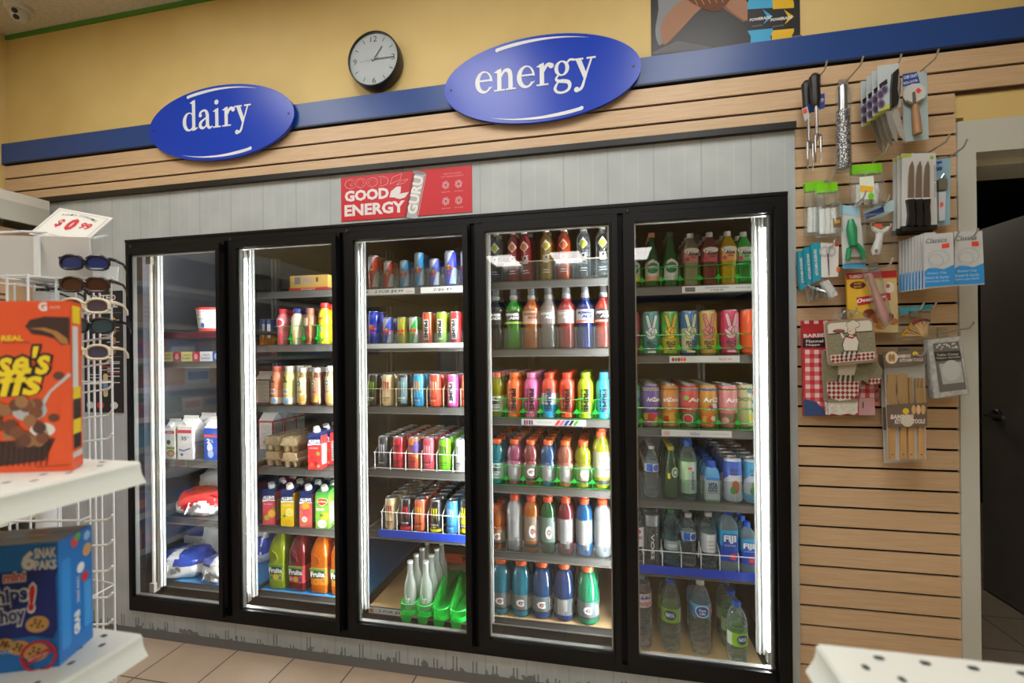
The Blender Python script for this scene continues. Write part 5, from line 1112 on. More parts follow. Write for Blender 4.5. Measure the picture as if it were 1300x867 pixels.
def art_35(g, w, hh, F, S):
    g.poly(rc(-w*.48, hh*.80, w*.48, hh*.9), P('c23a4a'), F(.0004)); g.text('35', -.05*w, hh*.64, w*.4, hh*.12, P('3a4a6a'), F(.0004), bold=.04); g.text('%', .25*w, hh*.67, w*.14, hh*.06, P('3a4a6a'), F(.0004))
    g.stroke([(-.4*w, hh*.3), (-.1*w, hh*.26), (.4*w, hh*.34)], hh*.05, P('7a78a0'), F(.0004)); g.poly(ell(-.2*w, hh*.14, w*.1, w*.08), P('4a5aa0'), F(.0004)); sidetext(g, w, hh, S, '9a90a8'); g.poly(rc(-w/2, hh*.48, w/2, hh*.5), P('8f82b0'), S(.0012))
    for u in (-w/2, w/2-.004): g.poly(rc(u, 0, u+.004, hh), P('7f72a8'), S(.0012))
def art_bl(g, w, hh, F, S):
    g.poly(rc(-w*.5, hh*.72, w*.5, hh*.8), P('d8403a'), F(.0004)); g.text('2', -.2*w, hh*.6, w*.25, hh*.14, WHITE, F(.0004), bold=.05); g.text('%', .05*w, hh*.6, w*.2, hh*.1, WHITE, F(.0004)); g.poly(ell(-.1*w, hh*.4, w*.2, w*.26), P('d9dde4'), F(.0004)); g.poly(ell(-.05*w, hh*.2, w*.2, w*.24), P('a9b9d8'), F(.0004))
def art_rd(g, w, hh, F, S):
    sidetext(g, w, hh, F, '9a9084', 'cfc6b4'); sidetext(g, w, hh, S, '9a9084', 'cfc6b4')
gable('mc_sm', 'e4dfd2', art_sm, .075, .075, .225); gable('mc_35', 'dcd6d0', art_35); gable('mc_bl', '2f50a8', art_bl, .095, .095, .24, False); gable('mc_rd', 'b8262f', art_rd, .095, .095, .25, False); gable('mc_brn', '7a2a2a', art_rd, .08, .08, .175, False)
# --- square juice jugs
def jug(key, c, lc, fr):
    r, h = .049, .31
    g = G(); m = DRINK(c, .8); pr = [(0, .001), (r*.85, 0), (r*.98, .008), (r, .02), (r, .045), (r*.98, .05), (r*.98, .135), (r, .14), (r, .20), (r*.96, .215), (r*.62, .268), (r*.34, .285), (r*.33, .292)]
    g.lathe(pr, m, 32, sq=6)
    g.tube([(-.02+.0, -r-.001, .205), (.006, -r-.004, .19), (.012, -r-.003, .165), (-.004, -r-.003, .15), (-.024, -r-.001, .146)], .003, m, 6)
    k = G(); capf(r*.38, .288, .31, 'd8d8d4')(k)
    l = G(); l.lathe([(r*1.0, .048), (r*1.0, .137)], P(lc, .4), 32, sq=6); f = front(-r*1.005-.0005)
    l.poly(rc(-r*.95, .120, r*.95, .133), P('6aa03a', .4), f); f2_ = front(-r*1.005-.001); f3_ = front(-r*1.005-.0016)
    l.poly([(-r*.9, .092), (-r*.5, .122), (r*.7, .122), (r*.92, .1), (r*.6, .085), (-r*.5, .08)], P('2a4a2c', .4), f2_); l.text('Fruite', 0, .103, r*1.65, .028, WHITE, f3_, bold=.05, rot=.03)
    for i, (q, u, v, s) in enumerate(fr): l.poly(ell(u*r, v, s*r, s*r, 16), P(q, .4), front(-r*1.005-.001-.0004*i))
    K(key, 'juice_jug', 'bottle', [('jug_body', g.mesh('jug_body')), ('cap', k.mesh('cap')), ('jug_label', l.mesh('jug_label'))])
jug('jg_lime', 'b9cc1f', '9cb81f', [('e8c82a', 0, .068, .32), ('7a5a9a', .55, .066, .15), ('5a8a2a', -.5, .062, .2)]); jug('jg_red', '8a1822', 'c8404a', [('e0a0a4', -.6, .066, .22), ('e8a83a', 0, .066, .3), ('4a3a6a', .55, .066, .22)]); jug('jg_or', 'e8780e', 'e08a22', [('f0a83a', -.2, .064, .3), ('e8781a', -.2, .064, .22), ('e8902a', .45, .064, .24), ('3a7a6a', .7, .07, .1)])
# ================================================================== STOCKING THE SHELVES
CNT = ['front', 'second', 'third', 'fourth', 'fifth', 'sixth', 'seventh']
PLUR = lambda n: n.replace('_', ' ')+'s'
SCL = {1: 1, 2: 1.03, 3: 1.05, 4: 1.06, 5: 1.06}
def place(d, s, items, dy=None, r=.035, gap=.006, front_off=.012, zoff=.001, xy=None):
    xy = xy or {3: .94}.get(d, 1)
    z = SZ[d][s-1]+zoff; sh = f'{nth(d,s)} shelf, {DW[d]} door'
    for it in items:
        key, px, nb, desc = it[:4]; o = it[4] if len(it) > 4 else {}
        sc = o.get('sc', SCL[d]); rr_ = o.get('r', r)*sc; y0 = SY+front_off-.006+rr_+o.get('y', 0); x = atx(px, z+.09, y0); k = KIND[key]
        step = o.get('dy', dy or 2*rr_+gap)
        for i in range(nb+1):
            if i and y0+i*step+rr_ > .945: break
            lab = f'{desc}, front of the {sh}' if i == 0 else f'{desc}, {CNT[i]} in line, {sh}'
            kk = k if i < 2 else (k[0], k[1], [p[:2] for p in k[2] if p[0] not in ('side_panel',)])
            inst(kk, (x+o.get('dx', 0)*i, y0+i*step, z), lab, f'{PLUR(k[0])} on the {sh}', rz=o.get('rz', random.uniform(-.03, .03) if i == 0 else random.uniform(-.25, .25)) , ry=o.get('ry', 0) if i == 0 else 0, sc=sc, xy=xy)
R2 = dict(r=.0305); R4 = dict(r=.0335)
# ---- middle door
place(3, 1, [('rb_red', 475, 1, 'tall orange red can with silver top', dict(r=.030)), ('rb_red_s', 494, 1, 'short orange red can with silver top', dict(r=.0265)), ('rb_lb', 514.5, 1, 'short teal blue and silver can', dict(r=.0265)), ('rb_lb_t', 533, 1, 'tall teal blue and silver can', dict(r=.0275)),
             ('rb_bl', 552, 1, 'short silver and violet blue can', dict(r=.0265)), ('rb_bl_t', 572, 1, 'tall silver and violet blue can', dict(r=.030)), ('rb_bl_t', 592, 1, 'half hidden silver and violet can', dict(r=.030))])
place(3, 2, [('rb_dk', 475, 1, 'tall deep blue can', dict(r=.030)), ('rb_dk_s', 493, 1, 'short deep blue can with silver', dict(r=.0265)), ('rb_y', 511, 1, 'short olive yellow can', dict(r=.0265)), ('rb_g', 526, 1, 'short bright green and silver can', dict(r=.0265)),
             ('pc_or', 543.5, 1, 'orange red can with vertical lettering', dict(r=.029)), ('pc_gr', 561, 1, 'lime green can with vertical lettering', dict(r=.029)), ('pc_rd', 578.5, 1, 'red can with vertical lettering', dict(r=.029)), ('pc_rd', 595, 1, 'half hidden red can', dict(r=.029))])
place(3, 3, [('m_bkg', 473, 6, 'leaning black can with green claw mark', dict(r=.033, ry=.07)), ('m_cr', 493, 6, 'cream can with red claw mark'), ('m_teal', 513, 6, 'black can with grey teal panel'), ('m_blo', 532.5, 5, 'sky blue can with orange claw mark'), ('m_ro', 553, 4, 'orange red can with pale claw mark'), ('pc_pk', 575, 2, 'pink can with vertical lettering', dict(r=.031)), ('m_ory', 594, 2, 'half hidden orange can')], r=.033, gap=.003)
place(3, 4, [('m_grey', 488, 5, 'dark grey can with silver claw mark'), ('m_red', 507, 5, 'red can with maroon claw mark'), ('m_orp', 526.5, 5, 'orange and purple patterned can'), ('m_pk', 545, 5, 'coral pink can'), ('m_lime', 565, 5, 'lime green can with dark claw mark'), ('m_wh', 586, 5, 'white can with grey claw mark')], r=.033, gap=.003, front_off=.022)
place(3, 5, [('m_cr', 497, 5, 'cream can with red claw mark'), ('m_bkr', 516.5, 5, 'black can with red claw mark'), ('m_ory', 534, 5, 'orange can with yellow claw mark'), ('m_bky', 554, 5, 'black can with yellow claw mark'), ('m_blue', 574.5, 5, 'light blue can'), ('m_tall', 592.5, 4, 'tall black and yellow can')], r=.033, gap=.003, front_off=.022, zoff=.003)
place(3, 6, [('gl', 521, 3, 'clear glass soda bottle, left line'), ('gl', 541, 3, 'clear glass soda bottle, right line', dict(y=.012))], r=.031, gap=.012, front_off=-.012, zoff=.006)
# ---- fourth door
place(4, 1, [('ice_clr', 630, 1, 'clear sparkling water bottle, first from left'), ('ice_red', 652, 1, 'red sparkling water bottle, upright'), ('ice_red', 670, 1, 'red sparkling water bottle, tilted', dict(ry=-.07)), ('ice_yel', 694, 1, 'amber yellow sparkling water bottle'), ('ice_or', 716, 1, 'orange sparkling water bottle'), ('ice_clr', 741, 1, 'clear sparkling water bottle, second from right'), ('ice_clr', 765, 1, 'clear sparkling water bottle, far right')], r=.031)
place(4, 2, [('pw_blk', 630, 1, 'black sport cap drink bottle'), ('pw_grn', 652.5, 1, 'bright green sport cap drink bottle'), ('pw_or', 675, 1, 'orange sport cap drink bottle'), ('pw_gry', 696.5, 1, 'greyish clear sport cap drink bottle'), ('pw_red', 719, 1, 'dark red sport cap bottle'), ('pw_navy', 743, 1, 'navy sport cap drink bottle, white label'), ('pw_rdo', 766.5, 1, 'orange red sport cap drink bottle')], r=.039, xy=1.12)
place(4, 3, [('g_zy', 631, 5, 'yellow drink bottle with pale label'), ('pb_or', 653, 5, 'orange sleeved drink bottle'), ('pb_pk', 675, 5, 'pink sleeved drink bottle'), ('pb_rwb', 697.5, 5, 'red white and blue drink bottle'), ('pb_rd', 720, 5, 'orange red sleeved drink bottle'), ('pb_lm', 743.5, 5, 'lime green sleeved drink bottle'), ('pb_bl', 767, 5, 'sky blue sleeved drink bottle')], r=.036, gap=.003, front_off=.012, xy=1.07)
place(4, 4, [('g_zt', 631.5, 5, 'teal drink bottle with white label'), ('g_mauve', 653.5, 5, 'mauve pink drink bottle, orange cap'), ('g_rb', 674, 5, 'dull red drink bottle, orange cap'), ('g_blue', 696, 5, 'slate blue drink bottle, orange cap'), ('g_salmon', 718, 5, 'salmon drink bottle, orange cap'), ('g_yg', 740.5, 5, 'yellow green drink bottle, orange cap'), ('gt_yel', 763.5, 2, 'taller yellow drink bottle, orange cap')], r=.0385, gap=.002, front_off=.012, xy=1.15)
place(4, 5, [('g_orange', 632, 1, 'short orange drink bottle'), ('gt_white', 654, 1, 'tall milky white drink bottle'), ('gt_or', 675, 1, 'tall orange drink bottle'), ('gt_green', 696, 1, 'tall dark green drink bottle'), ('gt_rbr', 718.5, 1, 'tall dark red drink bottle'), ('gt_blue', 742, 1, 'tall bright blue drink bottle'), ('gt_clr', 765, 1, 'tall clear drink bottle')], r=.040, front_off=.014, xy=1.15)
place(4, 6, [('g9_teal', 636.5, 1, 'large teal drink bottle, far left'), ('g9_teal', 662.5, 1, 'large teal drink bottle, second from left'), ('g9_blue', 688.5, 1, 'large blue drink bottle with logo'), ('g9_navy', 716.5, 1, 'large dark blue drink bottle'), ('g9_green', 746.5, 1, 'large sea green drink bottle', dict(y=-.008))], r=.049, front_off=.014, xy=1.12)
# ---- rightmost door
place(5, 1, [('per_y', 803.5, 2, 'green mineral water bottle, yellow cap'), ('per_p', 827.5, 2, 'green mineral water bottle, peach cap'), ('per_g', 851, 2, 'green mineral water bottle, green cap'), ('alo_pale', 876.5, 3, 'pale aloe drink bottle'), ('alo_red', 900.5, 3, 'dull red aloe drink bottle'), ('alo_yel', 923.5, 3, 'yellow aloe drink bottle'), ('alo_grn', 943.5, 2, 'green aloe drink bottle', dict(y=.03))], r=.0345, front_off=.014)
place(5, 2, [('pt_pk', 801, 1, 'pink peace sign tea can'), ('pt_teal', 826.5, 1, 'teal peace sign tea can'), ('pt_grn', 850.5, 1, 'green peace sign tea can'), ('pt_blue', 875, 1, 'blue peace sign tea can'), ('pt_gold', 898.5, 1, 'gold peace sign tea can'), ('pt_mag', 926, 1, 'magenta peace sign tea can'), ('pt_or', 951, 0, 'orange tea can with purple print')], r=.036, front_off=.014)
place(5, 3, [('az_teal', 802, 4, 'mint green tall tea can'), ('az_pur', 826.5, 5, 'purple tall tea can'), ('az_or', 850.5, 5, 'orange tall tea can'), ('az_red', 875.5, 5, 'red watermelon tall tea can'), ('az_gold', 899, 5, 'gold tall tea can'), ('az_pink', 924, 2, 'pink tall tea can'), ('az_crm', 945, 1, 'cream tall tea can set further back', dict(y=.05))], r=.036, gap=.003, front_off=.016)
place(5, 4, [('w_s', 827, 4, 'small water bottle, blue label'), ('w_mine', 852, 4, 'green glass bottle, yellow cap', dict(r=.032)), ('w_alk', 873.5, 3, 'clear bottle, green label, blue cap'), ('w_coco', 903, 4, 'coconut water carton, blue cap', dict(r=.034)), ('cc_or', 930, 5, 'blue juice can with orange fruit', dict(r=.036)), ('cc_gr', 955.5, 5, 'light blue juice can with green fruit', dict(r=.036))], r=.0335, gap=.004, front_off=.014)
place(5, 5, [('w_ev', 809.5, 1, 'water bottle with pale blue cap'), ('w_voss', 827.5, 1, 'slim cylinder bottle with grey cap'), ('w_grn', 852.5, 1, 'bluish water bottle, green cap'), ('w_s', 874, 2, 'small water bottle, white cap'), ('w_lab', 899.5, 2, 'water bottle with grey label'), ('w_fiji', 924, 2, 'larger square bottle with blue print'), ('w_fijs', 948, 3, 'smaller square bottle with blue print', dict(y=-.002))], r=.034, gap=.006, front_off=.024, zoff=.003)
place(5, 6, [('W_ev', 815, 1, 'big water bottle with pink label'), ('W_na', 851.5, 1, 'big water bottle with lime label'), ('W_ne', 889.5, 1, 'big water bottle with blue label'), ('W_na2', 935.5, 2, 'shorter water bottle with lime label', dict(y=-.03, dy=.1))], r=.043, gap=.006, front_off=.035)
# ---- second door
place(2, 2, [('mk_st', 360, 1, 'pink strawberry milk bottle'), ('mk_va', 378.5, 1, 'cream vanilla milk bottle'), ('mk_ch', 394.5, 1, 'brown chocolate milk bottle'), ('mk_ye', 412.5, 1, 'yellow milk bottle, red cap')], r=.033)
place(2, 3, [('pr_or', 352.5, 1, 'orange protein drink bottle'), ('pr_ye', 368.5, 2, 'pale yellow protein drink bottle'), ('fr_va', 385.5, 2, 'tan glass coffee drink bottle'), ('fr_mo', 403.5, 2, 'brown glass coffee drink bottle'), ('fr_sl', 420, 1, 'slim glass coffee drink bottle', dict(r=.026))], r=.033)
place(2, 5, [('al_pnk', 346.5, 2, 'pink juice carton with orange fruit', dict(rz=.12)), ('al_yel', 369.5, 2, 'yellow juice carton with pineapple', dict(rz=.1)), ('al_pas', 393, 2, 'coral juice carton with white fruit', dict(rz=.08)), ('dm_pear', 413, 2, 'green juice carton with pear print', dict(rz=.12))], r=.036, gap=.012)
place(2, 4, [('al_cran', 403.5, 2, 'red juice carton with berries', dict(rz=.1))], r=.036, gap=.012, front_off=.008)
place(2, 6, [('jg_lime', 358, 1, 'big lime green juice jug'), ('jg_red', 383.5, 1, 'big dark red juice jug'), ('jg_or', 410.5, 1, 'big orange juice jug'), ('jg_or', 436, 0, 'half hidden orange juice jug')], r=.05, front_off=.02)
place(2, 2, [('bev_navy', 344, 0, 'navy and orange can set far back', dict(y=.25)), ('bev_navy', 338, 0, 'navy can at the far left', dict(y=.25))], r=.036)
place(2, 3, [('mc_brn', 339, 2, 'dark red milk carton at the left', dict(y=.05, rz=.2))], r=.045, gap=.01)
place(2, 4, [('mc_rd', 344, 2, 'red and cream milk carton behind the eggs', dict(y=.34, rz=.05))], r=.05, gap=.01)
# ---- leftmost door
place(1, 3, [('mc_sm', 223, 1, 'slim white milk carton with food picture', dict(rz=.0, r=.04)), ('mc_35', 243.5, 1, 'large white milk carton with purple edges', dict(rz=.02)), ('mc_bl', 277, 1, 'blue milk carton', dict(rz=.0))], r=.05, gap=.02, front_off=.02)
def prod(d, s, name, cat, label, px0, px1, y, h, build, rz=0, dz=0, grp=None):
    z = SZ[d][s-1]+.001+dz; xa, xb = atx(px0, z+h/2, y), atx(px1, z+h/2, y)
    t = thing(name, label, cat, ((xa+xb)/2, y, z), rz, grp); build(t, xb-xa, h); return t
def tub(t, w, h):
    r = w/2; g = G(); g.lathe([(r*.78, 0), (r*.8, .002), (r*.98, h-.012)], P('e2e0d8', .4), 28); 
    fn = lambda u, v: ((r*(.8+.18*v/h)+.0007)*sin(u/r), -(r*(.8+.18*v/h)+.0007)*cos(u/r), v)
    g.poly(rc(-2*r, .002, 2*r, .018), P('d8382f'), fn, r*.2); g.poly(rc(-2*r, h-.028, 2*r, h-.013), P('d8382f'), fn, r*.2); g.poly(ell(-r*.35, h*.74, r*.2, r*.18), P('c83a3a'), fn, r*.2); g.text('Yogurt', -r*.2, h*.52, r*.9, h*.1, INK, fn, lim=r*.2); g.poly(ell(.1*r, h*.25, r*.18, r*.2), P('2f6fb8'), fn, r*.2)
    for i in range(6): g.poly(rc(r*.5, h*(.2+.1*i), r*.95, h*(.23+.1*i)), P('7a7874'), fn, r*.2)
    obj('tub_body', g, t); l = G(); l.lathe([(r, h-.013), (r*1.02, h-.012), (r*1.02, h-.002), (r*.95, h), (0, h)], P('d8322c', .4), 28); obj('lid', l, t)
prod(1, 1, 'yogurt_tub', 'tub', 'white and red yogurt tub on the top shelf, leftmost door', 254, 281, .25, .135, tub)
for i, (a, b, c, tx, lab) in enumerate(((210, 225, 'd8cf7a', 'butter', 'pale yellow butter box at the left end of the butter row'), (225.5, 235.5, 'b8342f', '', 'red butter box next to the leftmost yellow one'), (236, 249.5, 'd8cf7a', 'butter', 'pale yellow butter box between two red ones'), (250, 259, 'b8342f', '', 'red butter box beside the white one'), (259.5, 275, 'cfd4da', 'butter', 'white butter box near the right of the butter row'), (275.5, 284, '2f4c8c', '', 'blue butter box at the right end of the butter row'))):
    def bb(t, w, h, c=c, tx=tx):
        g = G(); g.box(-w/2, w/2, -.03, .08, 0, h, P(c, .45)); obj('carton', g, t); g = G(); f = front(-.0306)
        if tx: g.text('Gay Lea' if 0 else 'salted', 0, h*.68, w*.55, h*.2, P('a83a34'), f); g.text(tx, 0, h*.34, w*.75, h*.26, INK, f)
        else: g.poly(ell(0, h*.5, w*.25, h*.3), P('d8a09a' if c[0] == 'b' else '9ab0d8'), f)
        obj('carton_print', g, t)
    prod(1, 2, 'butter_box', 'box', lab, a, b, .235, .055, bb, 0, 0, 'butter boxes on the second shelf, leftmost door')
def lump(rx, ry, rz, m1, m2, seed, pick, n=56, k=32):
    g = G(); v = []
    for j in range(k+1):
        for i in range(n):
            a, b = 2*pi*i/n, pi*(j/k-.5)
            p = Vector((cos(b)*cos(a), cos(b)*sin(a), sin(b)))
            q = Vector([abs(c)**.75*(1 if c > 0 else -1) for c in p])
            s_ = 1+.16*noise.noise(p*2.1+Vector((seed, 0, 0)))+.07*noise.noise(p*6+Vector((0, seed, 0)))+.035*abs(noise.noise(p*13+Vector((0, 0, seed))))
            z_ = q.z*s_; z_ = max(z_, -.82)
            v.append((q.x*rx*s_, q.y*ry*s_, (z_+.82)*rz/1.75))
    b0 = len(g.v); g.v += v
    for j in range(k):
        for i in range(n):
            f = (b0+j*n+i, b0+j*n+(i+1) % n, b0+(j+1)*n+(i+1) % n, b0+(j+1)*n+i); c = sum((Vector(v[q-b0]) for q in f), Vector())/4
            g.f.append(f); g.m.append(g.mi(m2 if pick(c.x/rx, c.y/ry, c.z/rz) else m1))
    return g
BAGW = P('dcdcd8', .28, 0, .4)
def milkbag(c, seed, pick, rx, ry, rz):
    def q(t, w, h):
        g = lump(rx, ry, rz, BAGW, P(c, .28, 0, .4), seed, pick); obj('bag_body', g, t)
        g = G(); pts = [(rx*.2+.05*i*0, 0, 0)]; 
        n = 9
        g.add([(-rx*.2+rx*.4*i/n*.5+.01*sin(i*2), -ry*.85-.012*(i % 2), rz*.35+rz*.3*sin(i)) for i in range(n+1)]+[(-rx*.3+rx*.8*i/n, -ry*.98-.02*((i+1) % 2), rz*.15+rz*.5*abs(sin(i*1.3))) for i in range(n+1)], [(i, i+1, n+2+i, n+1+i) for i in range(n)], BAGW); obj('gathered_end', g, t)
    return q
prod(1, 4, 'milk_bag', 'bag', 'red and white milk bag lying on the fourth shelf, leftmost door', 231, 290, .28, .12, milkbag('c8322e', 2.3, lambda x, y, z: z > .52+.2*sin(x*5), .135, .1, .135), .2, 0, 'milk bags in the leftmost door')
prod(1, 4, 'milk_bag', 'bag', 'pale milk bag lying behind the red and white bag', 262, 300, .50, .12, milkbag('b83a40', 5.1, lambda x, y, z: .3 < z < .55 and x > -.3, .12, .09, .20), 0, 0, 'milk bags in the leftmost door')
prod(1, 5, 'milk_bag', 'bag', 'blue and white milk bag at the front of the bottom shelf', 209, 266, .27, .12, milkbag('27449c', 7.7, lambda x, y, z: z > .55 and abs(x+.1) > .18 or (z > .35 and x < -.45), .15, .11, .145), .15, 0, 'milk bags in the leftmost door')
prod(1, 5, 'milk_bag', 'bag', 'white milk bag beside the blue one on the bottom shelf', 268, 306, .27, .12, milkbag('4a5a9a', 3.4, lambda x, y, z: z > .7 and x < 0, .12, .1, .13), -.2, 0, 'milk bags in the leftmost door')
prod(1, 5, 'milk_bag', 'bag', 'white milk bag propped behind the two front bags, bottom shelf', 246, 290, .50, .2, milkbag('3a4a86', 9.2, lambda x, y, z: z > .62 and x < .1, .14, .1, .25), .1, 0, 'milk bags in the leftmost door')
prod(2, 6, 'milk_bag', 'bag', 'blue and white milk bag at the left of the lime juice jug', 318, 345, .52, .2, milkbag('27449c', 4.4, lambda x, y, z: .25 < z < .6 or z > .85, .1, .1, .27), .1, 0, 'milk bags in the second door')
def barbox(t, w, h):
    g = G(); g.box(-w/2, w/2, -.05, .05, .018, h, P('d0a850', .5)); obj('carton', g, t); g = G(); g.box(-w/2-.004, w/2+.004, -.055, .055, 0, .0175, P('c22a2a', .45)); f = front(-.0556)
    g.text('SWEET', 0, .009, w*.4, .010, P('e0b0a0'), f, bold=.05); obj('red_tray', g, t); g = G(); f = front(-.0505)
    g.poly(rc(-w*.38, h*.45, -w*.22, h*.9), P('7a7a80'), f); g.poly(rc(-w*.19, h*.5, w*.12, h*.85), P('b8a090'), f); g.poly(ell(w*.22, h*.7, w*.03, h*.16), P('5a2a2a'), f); obj('carton_print', g, t)
prod(2, 1, 'pastry_box', 'box', 'tan pastry box on a red tray, top shelf of the second door', 376, 423, .25, .085, barbox)
def orbox(t, w, h):
    g = G(); g.box(-w/2, w/2, 0, .06, 0, h, P('b8702a', .6)); obj('carton', g, t); g = G(); g.poly(rc(-w*.2, h*.2, w*.2, h*.7), P('8a4a20'), front(-.0006)); obj('carton_print', g, t)
prod(2, 2, 'juice_box_pack', 'box', 'orange box standing behind the navy cans, second door', 338, 368, .56, .13, orbox)
EGG = NOISY('egg_carton_pulp', 'b89f74', 'c8b086', 60, .9, bump=.3)
def eggs(t, w, h):
    W, L, H = .105, .30, .078
    g = G()
    for i in range(6):
        for j in (-.025, .025):
            g.lathe([(.016, .0), (.019, .002), (.025, .034), (.0255, .038)], EGG, 14, (j, .025+.05*i, 0))
    g.box(-W/2, W/2, 0, L, .033, .040, EGG); obj('egg_tray', g, t)
    g = G(); g.yprism([(-W/2, .0405), (W/2, .0405), (W/2, .046), (W*.44, .05), (W*.36, H), (-W*.36, H), (-W*.44, .05), (-W/2, .046)], -.003, L+.003, EGG)
    D = P('3a3024', .9)
    for i in range(5): g.poly(rrect(-.006, .045+.05*i, .006, .068+.05*i, .004), D, lambda u, v: (u, v, H+.0006)); 
    g.box(-W*.36, -W*.12, .02, L-.02, H, H+.003, EGG); g.box(W*.12, W*.36, .02, L-.02, H, H+.003, EGG); g.poly(ell(-.046, .052, .003, .003, 8), D, front(-.0036)); obj('carton_lid', g, t)
for px, lab, dz, y in ((345.5, 'egg carton at the bottom of the left stack', 0, .20), (345, 'egg carton on top of the left stack', .0815, .205), (368, 'egg carton at the bottom of the right stack', 0, .185), (367, 'egg carton on top of the right stack', .0815, .19)):
    z = SZ[2][3]+.001; t = thing('egg_carton', lab+', second door', 'egg carton', (atx(px, z+.05, y), y, z+dz), 0, 'egg cartons in the second door'); eggs(t, 0, 0)
# ================================================================== SHELF GUARDS, TRAYS AND RACKS
GP = P('22c548', .3, 0, .3); GP = DRINK('1fd048', .78, .2)
WW = P('dcdcd8', .35); CT_ = CLEAR('f2f6f6', .03, .4, 2.0, .06); BEI = P('cdbb8f', .4)
def guard(d, s, name, label, px0, px1, h, mat, dv=(), low=None, thick=.0022, back=.5, wavy=False, floor=None, fin=False, lab2=None):
    z = SZ[d][s-1]+.001; y = SY+.007; xa, xb = atx(px0, z+h/2, y), atx(px1, z+h/2, y)
    t = thing(name, label, 'shelf guard', ((xa+xb)/2, y, z), 0, PLUR(name)+' inside the cooler')
    g = G()
    for hz in ([h] if low is None else [h, low]):
        n = 40; pts = [(xa+(xb-xa)*i/n, y+(.003*sin(i*1.1) if wavy else 0), z+hz+(.003*cos(i*1.1) if wavy else 0)) for i in range(n+1)]
        g.tube(pts, thick, mat, 6)
    child('front_rail', g, t)
    for px in dv:
        x = atx(px, z+h/2, y); g = G()
        if name == 'wire_shelf_guard': g.tube([(x, y, z), (x, y, z+h), (x, y+.05, z+h+.035), (x, y+.06, z+.035), (x, y+back, z+.03)], thick, mat, 6)
        elif name == 'green_shelf_guard':
            g.xprism([(y-.002, z), (y-.002, z+h), (y+.004, z+h), (y+.02, z+h*.6), (y+back, z+h*.5), (y+back, z)], x-.001, x+.001, mat)
            g.yprism([(x-.016, z+.03), (x, z+.022), (x+.016, z+.03), (x+.006, z+.04), (x, z+.05), (x-.006, z+.04)], y-.004, y-.001, mat)
        child('divider', g, t)
    if floor: g = G(); g.box(xa, xb, y-.002, y+back, z-.0005, z+.002, floor); child('tray_floor', g, t)
    if fin: g = G(); g.xprism([(y-.004, z), (y-.006, z+h*.9), (y+.02, z+h*1.35), (y+.03, z+h*1.2), (y+.022, z+.03), (y+.06, z)], xb-.001, xb+.004, mat); g.box(xb-.03, xb, y-.004, y+.05, z, z+.004, mat); child('end_fin', g, t)
    return t
def tray(d, s, label, px0, px1, h, dv, mat=CT_, rim=None, name='clear_shelf_tray', back=.45):
    z = SZ[d][s-1]+.001; y = SY+.006; xa, xb = atx(px0, z+h/2, y), atx(px1, z+h/2, y)
    t = thing(name, label, 'shelf tray', ((xa+xb)/2, y, z), 0, PLUR(name)+' inside the cooler')
    g = G(); g.box(xa, xb, y-.002, y, z, z+h, mat); child('front_panel', g, t)
    for px in dv: x = atx(px, z+h/2, y); g = G(); g.xprism([(y, z), (y, z+h), (y+back, z+h*.6), (y+back, z)], x-.0008, x+.0008, mat); child('divider', g, t)
    if rim: g = G(); g.box(xa, xb, y-.003, y+.001, z+h, z+h+.004, rim); child('rim', g, t)
    return t
guard(2, 2, 'green_shelf_guard', 'green plastic guard in front of the milk drinks, second door', 349, 428, .10, GP, (369, 386, 403), .032, .002)
tray(3, 1, 'clear tray on the top shelf of the middle door', 467, 600, .095, (484, 504, 523, 543, 562, 582))
tray(3, 2, 'low clear tray on the second shelf of the middle door', 464, 600, .055, (484, 503, 519, 535, 552, 570), name='low_clear_shelf_tray')
z = SZ[3][1]; x0, x1 = atx(462, z, SY-.01), GAP[3]-.03
t = thing('shelf_edge_tray', 'white plastic tray edge on the second shelf of the middle door', 'tray', ((x0+x1)/2, SY, z)); g = G(); g.xprism([(SY-.012, z-.018), (SY-.012, z+.006), (SY-.006, z+.006), (SY-.006, z-.018)], x0, x1, P('d6d8d2', .35)); child('edge_strip', g, t)
guard(3, 3, 'wire_shelf_guard', 'beige wire guard on the third shelf of the middle door', 466, 600, .09, BEI, (483, 503, 523, 542, 563, 585), None, .0015, .3)
guard(3, 4, 'wire_shelf_guard', 'white wire guard on the fourth shelf of the middle door', 474, 602, .088, WW, (476, 495.5, 515, 535, 554.5, 575), .008, .0022)
guard(3, 5, 'wire_shelf_guard', 'white wire guard on the fifth shelf of the middle door', 483, 602, .10, WW, (485, 504, 523, 543, 562, 582.5), .008, .0022)
def bluestrip(d, s, px0, px1, lab, h=.032):
    z = SZ[d][s-1]; y = SY-.008; xa, xb = atx(px0, z, y), atx(px1, z, y); t = thing('shelf_edge_strip', lab, 'shelf strip', ((xa+xb)/2, y, z)); g = G(); g.xprism([(y, z-.022), (y+.004, z-.024), (y+.009, z+.012), (y+.004, z+.013)], xa, xb, P('1f3fae', .35)); child('edge_strip', g, t)
bluestrip(3, 5, 480, 604, 'blue edge strip along the fifth shelf of the middle door'); bluestrip(5, 5, 790, 967, 'blue edge strip along the fifth shelf of the rightmost door')
tray(4, 1, 'clear tray with beige rim on the top shelf, fourth door', 618, 790, .092, (641, 662, 682, 705, 728, 752), rim=BEI)
tray(4, 2, 'tall clear tray on the second shelf, fourth door', 620, 790, .102, (641, 663, 685, 708, 731, 755))
guard(4, 3, 'green_shelf_guard', 'green guard in front of the sleeved bottles, fourth door', 619, 790, .092, GP, (642, 664, 686, 709, 732, 756), .026, .0022, wavy=True, floor=GP, back=.4)
guard(4, 4, 'green_shelf_guard', 'green guard on the fourth shelf of the fourth door', 620, 777, .092, GP, (642, 664, 685, 707, 729, 752), .026, .0022, wavy=True, floor=GP, back=.4)
